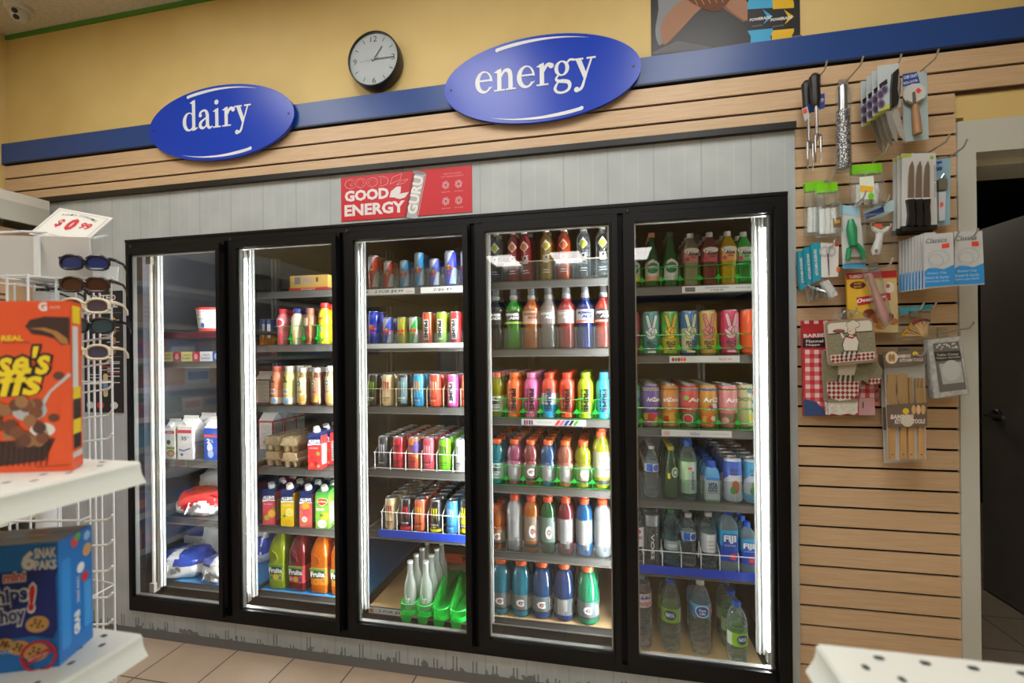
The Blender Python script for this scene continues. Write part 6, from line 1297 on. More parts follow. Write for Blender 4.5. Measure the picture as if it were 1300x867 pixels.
tray(4, 5, 'clear low tray on the fifth shelf, fourth door', 621, 790, .055, (643, 664, 685, 707, 730, 754), name='low_clear_shelf_tray')
guard(5, 1, 'green_shelf_guard', 'green guard in front of the mineral water and aloe bottles', 790, 958, .088, GP, (815, 839, 863, 888, 912, 936), .028, .0022, fin=True, back=.4)
guard(5, 2, 'green_shelf_guard', 'green guard in front of the peace sign tea cans', 790, 962, .092, GP, (814, 838, 862, 886, 912, 938), .03, .0022, back=.4)
guard(5, 3, 'green_shelf_guard', 'green guard with end fin in front of the tall tea cans', 790, 960, .092, GP, (814, 838, 862, 887, 911, 936), .028, .0022, fin=True, floor=GP, back=.4)
tray(5, 4, 'clear tray with dividers on the fourth shelf, rightmost door', 790, 968, .095, (814, 839, 865, 890, 916, 942))
guard(5, 5, 'wire_shelf_guard', 'white wire guard on the fifth shelf of the rightmost door', 790, 966, .075, WW, (817, 841, 865, 890, 914, 938, 964), None, .0022)
# green bottle racks
z = SZ[3][5]+.001
for i, (px, lab) in enumerate(((521, 'green bottle rack at the left holding glass bottles'), (541.5, 'green bottle rack, second, holding glass bottles'), (563, 'empty green bottle rack, third from the left'), (584.5, 'empty green bottle rack at the right'))):
    x = atx(px, z, SY); w = .040; y = SY-.052+(.0 if i < 2 else -.012)
    t = thing('bottle_rack', lab+', middle door', 'rack', (x, y, z), 0, 'green bottle racks in the middle door')
    g = G(); n = 12
    arc_ = [(w*cos(pi+pi*k/n), .035+.035*sin(pi+pi*k/n)) for k in range(n+1)]
    g.prism(arc_+[(w, .5), (-w, .5)], lambda a, b: (a, b, .0), lambda a, b: (a, b, .005), GP); obj('rack_floor', g, t)
    g = G(); g.tube([(a*.97, b+.002, .055) for a, b in arc_], .0035, GP, 6); g.prism(arc_, lambda a, b: (a, b, 0), lambda a, b: (a*.9, b+.003, .022), GP, cap=False, close=False); obj('front_rail', g, t)
    for sx in (-1, 1):
        g = G(); g.xprism([(.03, 0), (.03, .055), (.06, .06), (.20, .125), (.21, .12), (.22, .02), (.5, .016), (.5, 0)], sx*w-.0015, sx*w+.0015, GP); obj('side_wall', g, t)
    g = G(); g.yprism([(-.022, -.03), (-.006, -.03), (-.006, -.036), (.006, -.036), (.006, -.03), (.022, -.03), (.03, .006), (-.03, .006)], .0, .004, GP); obj('front_tab', g, t)
xa, xb = atx(563, .5, .75), atx(604, .5, .75)
p0, p1 = at(565, 702, y=.62), at(612, 718, y=.62)
t = thing('shelf_tag', 'orange shelf tag lettered PR hanging behind the green bottle racks', 'sign', (p0.x, .62, p1.z)); g = G(); g.box(p0.x, p1.x, .62, .623, p1.z, p0.z, P('d8542c', .5)); child('tag_card', g, t)
g = G(); f = front(.6194); w_, h_ = p1.x-p0.x, p0.z-p1.z; g.text('PRICE', p0.x+w_*.72, p1.z+h_*.5, w_*.5, h_*.55, P('4a2018'), f, bold=.04); g.text('2 FOR 3', p0.x+w_*.2, p1.z+h_*.45, w_*.22, h_*.22, P('8a3a20'), f); child('tag_print', g, t)
# ================================================================== UTENSILS ON THE SLATWALL
HKM = P('b9b6ac', .3, .7)
def hook(tip, base, label, yt=-.20):
    a = at(*tip, y=yt); b = at(*base, y=.028)
    t = thing('peg_hook', label, 'hook', (a.x, .02, b.z), 0, 'metal hooks on the slatwall')
    g = G(); x = (a.x+b.x)/2; x = b.x
    m1 = Vector((a.x, yt+.02, a.z-.022))
    g.tube([(b.x, .028, b.z), (b.x, .02, b.z), m1, (a.x, yt+.005, a.z-.008), a], .0032, HKM, 8); child('hook_wire', g, t)
    g = G(); g.box(b.x-.016, b.x+.016, .022, .03, b.z-.02, b.z+.02, HKM); child('back_plate', g, t)
for tp, bs, lab in (((1050, 77), (1036, 101), 'hook holding the black handled serving forks'), ((1096, 71), (1070, 108), 'hook holding the steel grater'), ((1144.6, 68.6), (1124, 96), 'hook holding the scissor cards'), ((1192, 62), (1157, 101), 'hook holding the pizza cutter card'),
                    ((1206, 169), (1168, 200), 'hook holding the steak knife cards'), ((1228, 176), (1196, 206), 'hook holding the can opener card'), ((1128, 183), (1096, 216), 'hook holding the single green topped bag'), ((1059, 217), (1046, 236), 'hook holding the pair of green topped bags'),
                    ((1099.6, 241.6), (1076, 268), 'hook above the green peeler card'), ((1130, 247), (1112, 262), 'hook above the white peeler'), ((1061, 302), (1046, 316), 'hook above the teal scissor boxes'), ((1134, 327), (1108, 341), 'hook above the turkey bag pack'),
                    ((1173, 384), (1142, 396), 'left one of two white hooks above the toothpicks'), ((1188.6, 384), (1160, 396), 'right one of two white hooks above the toothpicks'), ((1237, 408), (1196, 422), 'long hook above the grey lace pack'), ((1088, 390), (1074, 398), 'hook above the chef pot holder'), ((1175, 444), (1146, 448), 'hook above the bamboo tools'),
                    ((1218, 293), (1196, 305), 'left hook in front of the white and blue packets'), ((1242, 290), (1226, 303), 'right hook in front of the white and blue packets')):
    hook(tp, bs, lab, -.17)
def Q(px, py, y): v = at(px, py, y=y); return (v.x, v.z)
def merch(name, label, cat, px, py, y, grp=None):
    v = at(px, py, y=y); return thing(name, label, cat, (v.x, y, v.z), 0, grp)
def quad(g, y, pts, m, th=.002):               # a flat card with thickness, corner pixels given
    g.yprism([Q(*p, y) for p in pts], y, y+th, m)
def pp(g, y, pts, m): g.poly([Q(*p, y) for p in pts], m, front(y))
def pe(g, y, px, py, rx, ry, m, n=16): c = Q(px, py, y); k = .00285; g.poly(ell(c[0], c[1], rx*k, ry*k, n), m, front(y))
def pt(g, y, s, px, py, w, h, m, rot=0, bold=.02, shear=0): c = Q(px, py, y); k = .00285; g.text(s, c[0], c[1], w*k, h*k, m, front(y), rot=rot, bold=bold, shear=shear)
CLP = CLEAR('f2f5f5', .05, .42, 1.6, .15, 45, 'f4f6f6'); CLS = CLEAR('f6f8f8', .025, .3, 2.0, .1, 0, 'f4f6f6')
STEEL = P('c4c6c8', .22, 1); BKH = P('1b1b1d', .35)
# forks
for dx, dy, y, lab, tg in ((0, 0, -.10, 'black handled two prong serving fork hanging in front', 1), (-10, 9, -.045, 'second black handled fork hanging behind the first', 0)):
    t = merch('serving_fork', lab, 'fork', 1036+dx, 96+dy, y, 'serving forks on the slatwall')
    P3 = lambda px, py, yy=y: Vector((Q(px+dx, py+dy, yy)[0], yy, Q(px+dx, py+dy, yy)[1]))
    g = G(); g.tube([P3(1034, 94), P3(1034, 98), P3(1034.5, 110), P3(1035.5, 126), P3(1035.5, 134)], [.010, .019, .017, .017, .013], BKH, 12); child('handle', g, t)
    g = G(); g.tube([P3(1036, 133), P3(1037, 170)], .0055, STEEL, 10); child('shaft', g, t)
    g = G()
    pp(g, y-.003, [(1034+dx, 171+dy), (1043+dx, 171+dy), (1043+dx, 180+dy), (1042+dx, 206+dy), (1041+dx, 180+dy), (1039.5+dx, 177+dy), (1037+dx, 180+dy), (1036.5+dx, 206+dy), (1034.5+dx, 206+dy)], STEEL)
    for px in (1035.3, 1042): g.tube([P3(px, 172), P3(px, 190), P3(px+.3, 207)], [.0052, .004, .0012], STEEL, 8)
    g.tube([P3(1035.3, 173), P3(1038.7, 171), P3(1042, 173)], .006, STEEL, 8); child('fork_head', g, t)
    g = G()
    if tg: quad(g, y+.02, [(1040, 120), (1047, 118), (1047, 137), (1040, 139)], P('23459c', .5)); pt(g, y+.019, 'CHEF', 1043.5, 127, 5, 4, WHITE, 1.4)
    else: quad(g, y-.02, [(1024, 131), (1033, 134), (1034, 142), (1026, 142)], P('2a4a94', .5)); quad(g, y-.03, [(1018, 138), (1025, 135), (1028, 148), (1022, 154)], P('b9bcc0', .5)); pp(g, y-.031, [(1019, 139), (1024, 137), (1025, 143), (1020, 145)], P('d8503c'))
    child('price_tag', g, t)
# grater in a bag
y = -.09; t = merch('grater', 'tubular steel grater in a clear bag', 'grater', 1070, 107, y)
def perf():
    m, tt, o = nt('perforated_steel'); L = tt.links.new
    tc = tt.nodes.new('ShaderNodeTexCoord'); v = tt.nodes.new('ShaderNodeTexVoronoi'); v.inputs['Scale'].default_value = 170
    cr = tt.nodes.new('ShaderNodeValToRGB'); e = cr.color_ramp.elements; e[0].position, e[0].color, e[1].position, e[1].color = .25, lin('e8e8e8'), .5, lin('5a5c5e')
    b = tt.nodes.new('ShaderNodeBsdfPrincipled'); b.inputs['Metallic'].default_value = .7; b.inputs['Roughness'].default_value = .35
    bp = tt.nodes.new('ShaderNodeBump'); bp.inputs['Strength'].default_value = .8; bp.inputs['Distance'].default_value = .003
    L(tc.outputs['Object'], v.inputs['Vector']); L(v.outputs['Distance'], cr.inputs[0]); L(cr.outputs[0], b.inputs['Base Color']); L(v.outputs['Distance'], bp.inputs['Height']); L(bp.outputs[0], b.inputs['Normal']); L(b.outputs[0], o.inputs[0]); return m
P3 = lambda px, py, yy: Vector((Q(px, py, yy)[0], yy, Q(px, py, yy)[1]))
g = G(); g.tube([P3(1069.5, 110, y), P3(1070, 140, y)], .0155, P('b9bbbd', .25, 1), 14); child('handle', g, t)
g = G(); g.tube([P3(1070, 141, y), P3(1071.5, 214, y)], [.021, .0225], perf(), 18); child('grater_tube', g, t)
g = G(); g.tube([P3(1066, 107, y), P3(1070, 112, y), P3(1070.5, 145, y), P3(1071.5, 217, y)], [.012, .022, .0245, .026], CLS, 14)
quad(g, y, [(1073, 112), (1082, 110), (1083, 122), (1080, 140), (1074, 136)], CLP); child('clear_bag', g, t)
# scissor cards
for i in range(4):
    dx, dy, y = -9.5*(3-i)*.75+4, 6.5*(3-i), -.035-.04*i
    t = merch('scissor_card', ['rearmost lilac scissor card in the fan', 'second from back lilac scissor card', 'third lilac scissor card, one from the front', 'frontmost scissor card with black handled shears'][i], 'scissors', 1120+dx, 90+dy, y, 'scissor cards fanned on one hook')
    g = G(); quad(g, y, [(1110+dx, 84+dy), (1137+dx, 80+dy), (1139+dx, 136+dy), (1111+dx, 141+dy)], P('b4c0c4', .45)); child('card', g, t)
    g = G(); pp(g, y-.001, [(1112+dx, 107+dy), (1122+dx, 100+dy), (1123+dx, 106+dy), (1113+dx, 113+dy)], P('1c1a20'))
    for a, b in ((1114, 120), (1119, 114), (1115, 132)): pe(g, y-.0016, a+dx, b+dy, 4.2, 6, P('7d7391', .4)); pe(g, y-.002, a+dx, b+dy, 2.6, 4, P('463c56'))
    pp(g, y-.0012, [(1112+dx, 136+dy), (1128+dx, 131+dy), (1130+dx, 136+dy), (1113+dx, 141+dy)], P('b7bd4a')); child('card_print', g, t)
    g = G(); b0 = (1121+dx*.9, 142+dy*.6)
    quad(g, y-.004, [b0, (b0[0]+7, b0[1]-2), (b0[0]+14, b0[1]+24), (b0[0]+15, b0[1]+40), (b0[0]+10, b0[1]+34), (b0[0]+3, b0[1]+14)], P('8f8d86', .5, .35)); child('blade', g, t)
    if i == 3:
        g = G(); quad(g, y-.012, [(1130+dx, 92+dy), (1137+dx, 86+dy), (1138+dx, 96+dy), (1140+dx, 104+dy), (1139+dx, 118+dy), (1136+dx, 132+dy), (1128+dx, 138+dy), (1128+dx, 112+dy)], BKH, .012); pp(g, y-.0125, [(1137+dx, 92+dy), (1139+dx, 104+dy), (1137.5+dx, 124+dy), (1135.5+dx, 112+dy)], P('b9bcbe', .3, .8)); child('handle', g, t)
        g = G(); quad(g, y-.006, [(1131+dx, 137+dy), (1137+dx, 140+dy), (1147+dx, 182+dy), (1138+dx, 172+dy), (1128+dx, 146+dy)], P('a3a19a', .5, .35)); child('blade', g, t)
# pizza cutter card
y = -.07; t = merch('pizza_cutter_card', 'pizza cutter with wooden handle on a pale card', 'pizza cutter', 1163, 93, y)
g = G(); quad(g, y, [(1146, 94), (1177, 90), (1179, 177), (1147, 180)], P('a9bcc0', .4), .003); child('card', g, t)
g = G(); pp(g, y-.001, [(1146, 94), (1164, 91), (1168, 105), (1146, 110)], P('1f4798')); pt(g, y-.0015, 'CHEF CRAFT', 1156, 97, 15, 4, WHITE, .1); pt(g, y-.0015, 'PIZZA CUTTER', 1156, 104, 16, 3, WHITE, .15); child('card_print', g, t)
g = G(); c = Q(1160.5, 119, y-.014); g.yprism(ell(c[0], c[1], .036, .036, 32), y-.016, y-.0135, P('c9cbcb', .5)); pp(g, y-.0165, [(1162, 115), (1166, 111), (1170, 115), (1166, 119)], P('e2482f')); child('wheel', g, t)
g = G(); quad(g, y-.020, [(1158.5, 117), (1162, 116), (1164, 134), (1159, 134)], STEEL, .004); g.tube([P3(1150, 128, y-.014), P3(1160, 133, y-.014), P3(1171, 126, y-.014)], .004, STEEL, 8); child('bracket', g, t)
g = G(); g.tube([P3(1161.5, 133, y-.014), P3(1163, 150, y-.014), P3(1165, 170, y-.014)], [.009, .0125, .0135], P('a8805a', .5), 12); child('handle', g, t)
# green topped bags
def gbag(label, px, py, w, h, y, cup='e4e8e8', pic=False):
    t = merch('cutlery_bag', label, 'bag', px, py, y, 'clear bags with bright green headers')
    g = G(); quad(g, y-.010, [(px-w/2, py+3), (px+w/2, py), (px+w/2+1, py+12), (px-w/2+1, py+14)], P('7bcf1f', .35), .02); child('header', g, t)
    g = G(); x = Q(px, py+10, y)[0]; zt, zb = Q(px, py+12, y)[1], Q(px, py+h, y)[1]; ww = w*.0028/2
    g.prism([(-ww, -.012), (-ww*.5, -.03), (ww*.5, -.03), (ww, -.012), (ww, .012), (-ww, .012)], lambda a, b: (x+a, y+b*.5, zt), lambda a, b: (x+a*1.02, y+b, zb), CLP, close=True); child('clear_bag', g, t)
    g = G()
    for i in range(3): q = x+(-.5+.5*i)*ww; g.tube([(q, y, zb+.012), (q+.003, y, zb+.06), (q, y-.002, (zt+zb)/2+.02)], [.009, .012, .009], P(cup, .3), 10)
    child('plastic_cutlery', g, t)
    if pic:
        g = G(); pp(g, y-.034, [(px-9, py+18), (px+9, py+16), (px+11, py+46), (px-8, py+46)], P('dce8d8')); pp(g, y-.035, [(px-8, py+28), (px+9, py+30), (px+8, py+37), (px-8, py+36)], P('e8b83a')); pe(g, y-.036, px+6, py+42, 3.5, 4.5, P('6fc42a')); child('bag_label', g, t)
gbag('clear cutlery bag with green header, rear left of the pair', 1034, 229, 24, 70, -.03)
gbag('clear cutlery bag with green header, front of the pair', 1050, 231, 26, 70, -.08)
gbag('clear bag with green header and yellow label, hanging alone', 1100, 207, 38, 56, -.07, 'e4e8e8', True)
y = -.09; t = merch('spice_packet', 'small clear packet with amber label by the green topped bags', 'packet', 1063, 262, y); g = G(); quad(g, y, [(1056, 258), (1070, 256), (1070, 294), (1058, 296)], CLP, .01); child('clear_pouch', g, t); g = G(); pp(g, y-.001, [(1057, 277), (1068, 275), (1068, 288), (1058, 289)], P('7a4a1a')); pp(g, y-.0015, [(1059, 280), (1066, 279), (1066, 283), (1059, 284)], P('d8b03a')); child('packet_label', g, t)
# green peeler card
y = -.075; t = merch('peeler_card', 'green plastic peeler on a white and blue card', 'peeler', 1084, 258, y)
g = G(); quad(g, y, [(1066, 260), (1091, 262), (1099, 339), (1070, 339)], P('cdd2d2', .45), .003); child('card', g, t)
g = G(); pp(g, y-.001, [(1066, 260), (1091, 262), (1092.5, 275), (1067, 272)], P('9fcbe0')); pp(g, y-.001, [(1069.5, 335), (1099, 333), (1099.5, 340), (1070, 341)], P('4aa3d8')); child('card_print', g, t)
GR = P('1f8a58', .35); g = G(); g.tube([P3(1080, 279, y-.014), P3(1081, 290, y-.018), P3(1083.5, 312, y-.016)], [.009, .0165, .013], GR, 12)
g.tube([P3(1097, 329, y-.012), P3(1095, 319, y-.014), P3(1088, 311, y-.016), P3(1083, 311, y-.016), P3(1078, 316, y-.014), P3(1076, 330, y-.012)], .0085, GR, 10); child('peeler_handle', g, t)
g = G(); quad(g, y-.016, [(1077, 326), (1096, 326), (1096, 330), (1077, 329)], STEEL, .006); child('peeler_blade', g, t)
# white peeler in a bag
y = -.08; t = merch('peeler_bag', 'white Y shaped peeler in a clear bag', 'peeler', 1117, 252, y)
WP = P('dadada', .35); g = G(); g.tube([P3(1107, 283, y), P3(1110, 291, y), P3(1117, 296, y), P3(1125, 292, y), P3(1130, 284, y)], [.006, .009, .012, .010, .006], WP, 10)
g.tube([P3(1117, 296, y), P3(1116, 304, y), P3(1112, 318, y), P3(1112, 324, y)], [.013, .012, .0165, .012], WP, 12); pe(g, y-.0175, 1112.5, 318.5, 2, 2.6, P('8a7a66')); child('peeler_handle', g, t)
g = G(); quad(g, y-.008, [(1107, 283), (1130, 283), (1130, 287), (1107, 287)], STEEL, .005); pp(g, y-.0085, [(1110, 284), (1120, 284), (1119, 289), (1110, 288)], P('e2502f')); child('peeler_blade', g, t)
g = G(); quad(g, y+.012, [(1096, 268), (1135, 253), (1136, 266), (1120, 276), (1098, 279)], P('a8c6cf', .4), .003); pp(g, y+.011, [(1097, 272), (1121, 262), (1123, 269), (1099, 279)], P('2f4788')); child('header_card', g, t)
g = G(); quad(g, y-.02, [(1100, 272), (1135, 268), (1140, 322), (1136, 330), (1098, 334)], CLS, .03); child('clear_bag', g, t)
# steak knives
for i in range(3):
    dx, y = -5.5*(2-i), -.04-.022*i; dy = 3*(2-i)
    t = merch('knife_card', ['rearmost steak knife card', 'middle steak knife card', 'front white card of three black handled steak knives'][i], 'knives', 1165+dx, 195+dy, y, 'steak knife cards on one hook')
    g = G(); quad(g, y, [(1145+dx, 195+dy), (1188+dx, 194+dy), (1190+dx, 289+dy), (1145+dx, 291+dy)], P('c6c9c8', .4), .004); quad(g, y-.001, [(1145+dx, 287+dy), (1190+dx, 285+dy), (1190+dx, 291+dy), (1145+dx, 293+dy)], P('1f2022'), .012); child('card', g, t)
    g = G(); pp(g, y-.001, [(1146+dx, 196+dy), (1157+dx, 195+dy), (1157+dx, 199+dy), (1146+dx, 200+dy)], P('a9bf2a')); pe(g, y-.001, 1183+dx, 200+dy, 2.2, 2.2, P('8fae3a')); pt(g, y-.001, 'STEAK KNIVES', 1187+dx, 230+dy, 40, 2.5, P('8a8e8e'), pi/2); child('card_print', g, t)
    if i == 2:
        for px in (1157, 1167, 1177):
            g = G(); quad(g, y-.008, [(px-4, 253), (px+3.5, 252), (px+3.5, 212), (px+1.5, 204), (px-2, 211), (px-3.5, 225)], P('a89a8c', .25, .75), .004); child('knife_blade', g, t)
            g = G(); quad(g, y-.016, [(px-5, 253), (px+5, 252), (px+4, 262), (px+5, 276), (px+5, 285), (px, 287), (px-4, 285), (px-2.5, 272), (px-3.5, 260)], BKH, .014); child('knife_handle', g, t)
        g = G(); quad(g, y-.011, [(1151, 251.5), (1183, 250.5), (1183, 253), (1151, 254)], P('d8d8d4'), .003); child('retaining_band', g, t)
# can opener
y = -.05; t = merch('can_opener_card', 'pale blue card with a white can opener beside the knives', 'can opener', 1199, 201, y)
g = G(); quad(g, y, [(1188, 203), (1207, 200), (1206, 285), (1190, 287)], P('8fb8cc', .45), .003); child('card', g, t)
g = G(); pp(g, y-.001, [(1189, 205), (1196, 204), (1196, 216), (1189, 217)], P('2a5aa8')); pt(g, y-.0014, 'CHEF', 1192.5, 210, 6, 4, WHITE, .1); child('card_print', g, t)
g = G(); quad(g, y-.012, [(1192, 244), (1201, 243), (1199.5, 279), (1192, 281)], P('c4ccd4', .35), .011); pp(g, y-.0125, [(1193, 258), (1197, 256), (1198, 261), (1194, 264)], P('e2604a')); child('opener_handle', g, t)
g = G(); quad(g, y-.016, [(1192, 228), (1203, 226), (1203, 239), (1192, 241)], P('a5a39c', .3, .8), .014); g.tube([P3(1195, 226, y-.01), P3(1198, 221, y-.01), P3(1201, 225, y-.01)], .003, STEEL, 6); quad(g, y-.01, [(1189, 229), (1193, 228), (1193, 242), (1189, 243)], BKH, .01); child('cutter_head', g, t)
# shower cap packets
def packet(label, pts, y, grp='white and blue shower cap packets', front_=True):
    px = sum(p[0] for p in pts)/4; t = merch('shower_cap_packet', label, 'packet', px, pts[0][1], y, grp)
    (x0, y0), (x1, y1), (x2, y2), (x3, y3) = pts
    g = G(); quad(g, y, pts, P('c2c6c8', .35), .008); child('packet_card', g, t)
    g = G(); L = lambda u, v: (x0+(x1-x0)*u+(x3-x0)*v+(x0-x1+x2-x3)*u*v, y0+(y1-y0)*u+(y3-y0)*v+(y0-y1+y2-y3)*u*v)
    pp(g, y-.001, [L(0, .68), L(.15, .63), L(.4, .64), L(.65, .67), L(1, .60), L(1, .98), L(0, .98)], P('2f8fd4', .4)); child('wave_print', g, t)
    if front_:
        g = G(); pt(g, y-.0015, 'Classics', *L(.42, .12), 22, 6, P('4a5560'), .05, .0, .3); pp(g, y-.002, [L(.6, .2), L(.86, .19), L(.86, .27), L(.6, .28)], P('ea4a2f'))
        cx_, cy_ = L(.48, .45); ring(g, *Q(cx_, cy_, y-.0015), .032, .026, .0305, .0245, 0, 0, P('9aa2a8'), front(y-.0015)); ring(g, *Q(cx_-3, cy_+4, y-.0015), .022, .024, .0205, .0225, 0, 0, P('9aa2a8'), front(y-.0016))
        for k, s in enumerate(('Shower Cap', 'Bonnet de douche', 'Gorro para ducha')): pt(g, y-.002, s, *L(.42, .735+.075*k), 20+5*(k > 0), 3.6, P('bcdcf2'), .03, .0)
        child('packet_print', g, t)
    return t
packet('right hand white and blue shower cap packet in front', [(1212, 294), (1247, 293), (1250, 361), (1212, 363)], -.13)
for i in range(9):
    px = 1142+4.0*i; yy = -.02-.012*i
    packet(f'white and blue packet in the row behind, number {("one", "two", "three", "four", "five", "six", "seven", "eight", "nine")[i]} from the left', [(px, 306-1.3*i), (px+14, 305-1.3*i), (px+15, 367-.2*i), (px, 371-.5*i)], yy, front_=False)
packet('left hand white and blue shower cap packet in front', [(1173, 298), (1210, 295), (1212, 363), (1174, 366)], -.14)
# teal scissor boxes
for i in range(3):
    dx, y = -9*(2-i), -.02-.03*i; dy = 5*(2-i)
    t = merch('scissor_box', ['rearmost teal kitchen scissor box', 'middle teal kitchen scissor box', 'front teal and white kitchen scissor box'][i], 'box', 1040+dx, 308+dy, y, 'teal scissor boxes on one hook')
    g = G(); quad(g, y, [(1031+dx, 309+dy), (1041+dx, 307+dy), (1043+dx, 354+dy), (1034+dx, 359+dy)], P('1f93aa', .45), .02); 
    if i == 2: quad(g, y-.001, [(1042, 308), (1065, 309), (1064, 351), (1043, 352)], P('d6d8d8', .45), .02)
    child('box_carton', g, t)
    g = G(); pt(g, y-.002, 'KITCHEN SCISSORS', 1036+dx, 333+dy, 34, 3, WHITE, pi/2+.06)
    if i == 2:
        for px in (1047, 1055): ring(g, *Q(px, 319, y-.003), .018, .02, .011, .012, 0, 0, P('b5b9bc', .4), front(y-.003))
        pp(g, y-.003, [(1050, 322), (1052, 322), (1053, 350), (1052, 350)], P('4a4c50')); pp(g, y-.003, [(1060, 309), (1064.5, 309), (1064.5, 312.5), (1060, 312.5)], RED); pe(g, y-.003, 1064, 342, 2, 4, P('d86a2a'))
    child('box_print', g, t)
y = -.10; t = merch('bag_clips', 'white and steel bag clips in a clear bag below the teal boxes', 'clips', 1046, 358, y)
g = G(); quad(g, y, [(1044, 358), (1052, 355), (1064, 374), (1056, 378)], P('d6d8d8', .4), .03); child('white_clip', g, t)
g = G()
for i in range(4): g.tube([P3(1027+5*i, 362+i*2, y), P3(1032+5*i, 368+i, y-.01), P3(1030+6*i, 380-i, y)], .005, P('9a9ea0', .25, 1), 8)
child('steel_clip', g, t); g = G(); quad(g, y-.015, [(1024, 360), (1046, 354), (1062, 366), (1056, 380), (1030, 384)], CLS, .03); child('clear_bag', g, t)
# turkey oven bags
y = -.05; t = merch('oven_bag_box', 'yellow and red turkey oven bag pack', 'box', 1107, 343, y)
g = G(); quad(g, y, [(1074.5, 347), (1138, 343), (1141, 422), (1078, 422)], P('dfb53a', .4), .012); child('pack_carton', g, t)
g = G(); a = y-.001; b = y-.0016
pp(g, a, [(1074.5, 347), (1138, 343), (1138.3, 352), (1075, 355)], P('b3242c')); pt(g, b, 'TURKEY SIZE', 1092, 350.5, 26, 4.5, WHITE, .06); pp(g, a, [(1108, 355), (1138, 354), (1141, 422), (1104, 422)], P('c9b586', .4))
pe(g, a, 1089, 362, 9.5, 5, P('5a1f24')); pt(g, b, 'OVEN', 1089, 360, 9, 2.6, P('d8b04a'), .05); pt(g, b, 'BAGS', 1089, 364, 9, 2.6, P('d8b04a'), .05); pp(g, a, [(1087, 378), (1130, 371), (1131, 381), (1089, 388)], P('c02830')); pt(g, b, 'Oven Bag', 1106, 380, 34, 7, WHITE, .16, .04, .2)
pe(g, b, 1129, 365, 6, 7, P('d9d0c0')); pe(g, y-.002, 1127, 363, 2.6, 3, P('a86a4a'))
for q_, c, r1 in (((1104, 398), '7a3426', 8), ((1114, 404), 'a85a34', 9), ((1126, 402), '6a2a1f', 8), ((1134, 408), 'b0713c', 6), ((1118, 414), 'c9853c', 6), ((1110, 414), 'd8a83a', 4)): pe(g, b-.0004*r1*.1, q_[0], q_[1], r1, r1*.75, P(c, .5))
child('pack_print', g, t)
y = -.11; t = merch('baster_bag', 'clear bag with a pinkish tool hanging over the turkey pack', 'bag', 1110, 338, y)
g = G(); quad(g, y, [(1097, 342), (1116, 338), (1126, 372), (1134, 408), (1122, 416), (1112, 392)], CLP, .02); child('clear_bag', g, t)
g = G(); g.tube([P3(1104, 348, y+.01), P3(1112, 374, y+.01), P3(1121, 398, y+.01), P3(1124, 408, y+.01)], [.008, .011, .018, .012], P('b58a84', .4), 12); child('baster', g, t)
# toothpicks
y = -.06; t = merch('toothpick_bag', 'clear bag of coloured tip cocktail picks with teal header', 'bag', 1162, 388, y)
g = G(); quad(g, y, [(1142, 391), (1183, 386), (1182, 394), (1143, 399)], P('2f8e9c', .45), .006); pt(g, y-.001, 'PICKS', 1174, 396, 12, 3.5, P('2a2c2e'), .05); child('header', g, t)
rr = random.Random(9)
for i in range(38):
    a_ = i/37; st_ = (1176-6*(1-a_)+rr.uniform(-2, 2), 427-rr.uniform(0, 3)); en = (1144+35*a_, 426-a_*19-9*sin(a_*3)); k = y+.012*rr.random()
    g = G(); g.tube([P3(*st_, k), P3(*en, k)], .0028, P('d2b07e', .6), 5); m = P(('d8a02a', 'd8a02a', '8a2a34', '8a2a34', '33306a')[min(4, int(a_*5))], .4)
    g.tube([P3(en[0]*.85+st_[0]*.15, en[1]*.85+st_[1]*.15, k), P3(*en, k)], .005, m, 6); child('cocktail_pick', g, t)
g = G(); quad(g, y-.006, [(1142, 396), (1182, 392), (1182, 428), (1143, 432)], CLS, .03); child('clear_bag', g, t)
# gingham napkin pack
y = -.03; t = merch('napkin_pack', 'red and white gingham napkin pack behind the pot holder', 'pack', 1064, 405, y)
g = G(); quad(g, y, [(1018, 407), (1108, 404), (1111, 527), (1021, 528)], P('c4343c', .4), .016); child('folded_napkin', g, t)
g = G(); a, b = y-.001, y-.0018
for i in range(8):
    for j in range(7):
        px, py = 1022+i*11.6+.15*j, 444+j*11
        pp(g, a, [(px, py), (px+5.8, py), (px+5.8, py+5.5), (px, py+5.5)], P('e0c4c4', .5)); pp(g, a, [(px+5.8, py), (px+11.4, py), (px+11.4, py+5.5), (px+5.8, py+5.5)], P('d2666c', .5)); pp(g, a, [(px, py+5.5), (px+5.8, py+5.5), (px+5.8, py+11), (px, py+11)], P('d2666c', .5))
pp(g, b, [(1018, 408), (1052, 406), (1052, 440), (1019, 441)], P('b02a30')); pp(g, y-.0022, [(1019, 430), (1052, 428), (1052, 440), (1019, 441)], P('231d26')); pt(g, y-.0028, 'BARBEQUE', 1043, 426, 44, 6, P('e0d4d4'), .02, .04); pt(g, y-.0028, 'Flannel', 1034, 433, 21, 4, P('d8c8c8'), .02); pt(g, y-.0028, 'Nappe', 1032, 438, 17, 3.6, P('d8c8c8'), .02)
for px in (1021, 1033, 1045): pp(g, y-.0026, [(px, 407), (px+6, 407), (px+6, 411), (px, 411)], P('e0c4c4'))
pp(g, b, [(1020, 506), (1036, 510), (1048, 522), (1050, 527), (1021, 528)], P('2f4a78')); pp(g, b, [(1090, 505), (1110, 505), (1111, 527), (1090, 527)], P('cfa0a4'))
for i in range(6): pp(g, b-.0006, [(1095+2*i, 510), (1096.2+2*i, 510), (1096.2+2*i, 518), (1095+2*i, 518)], INK)
child('pack_print', g, t)
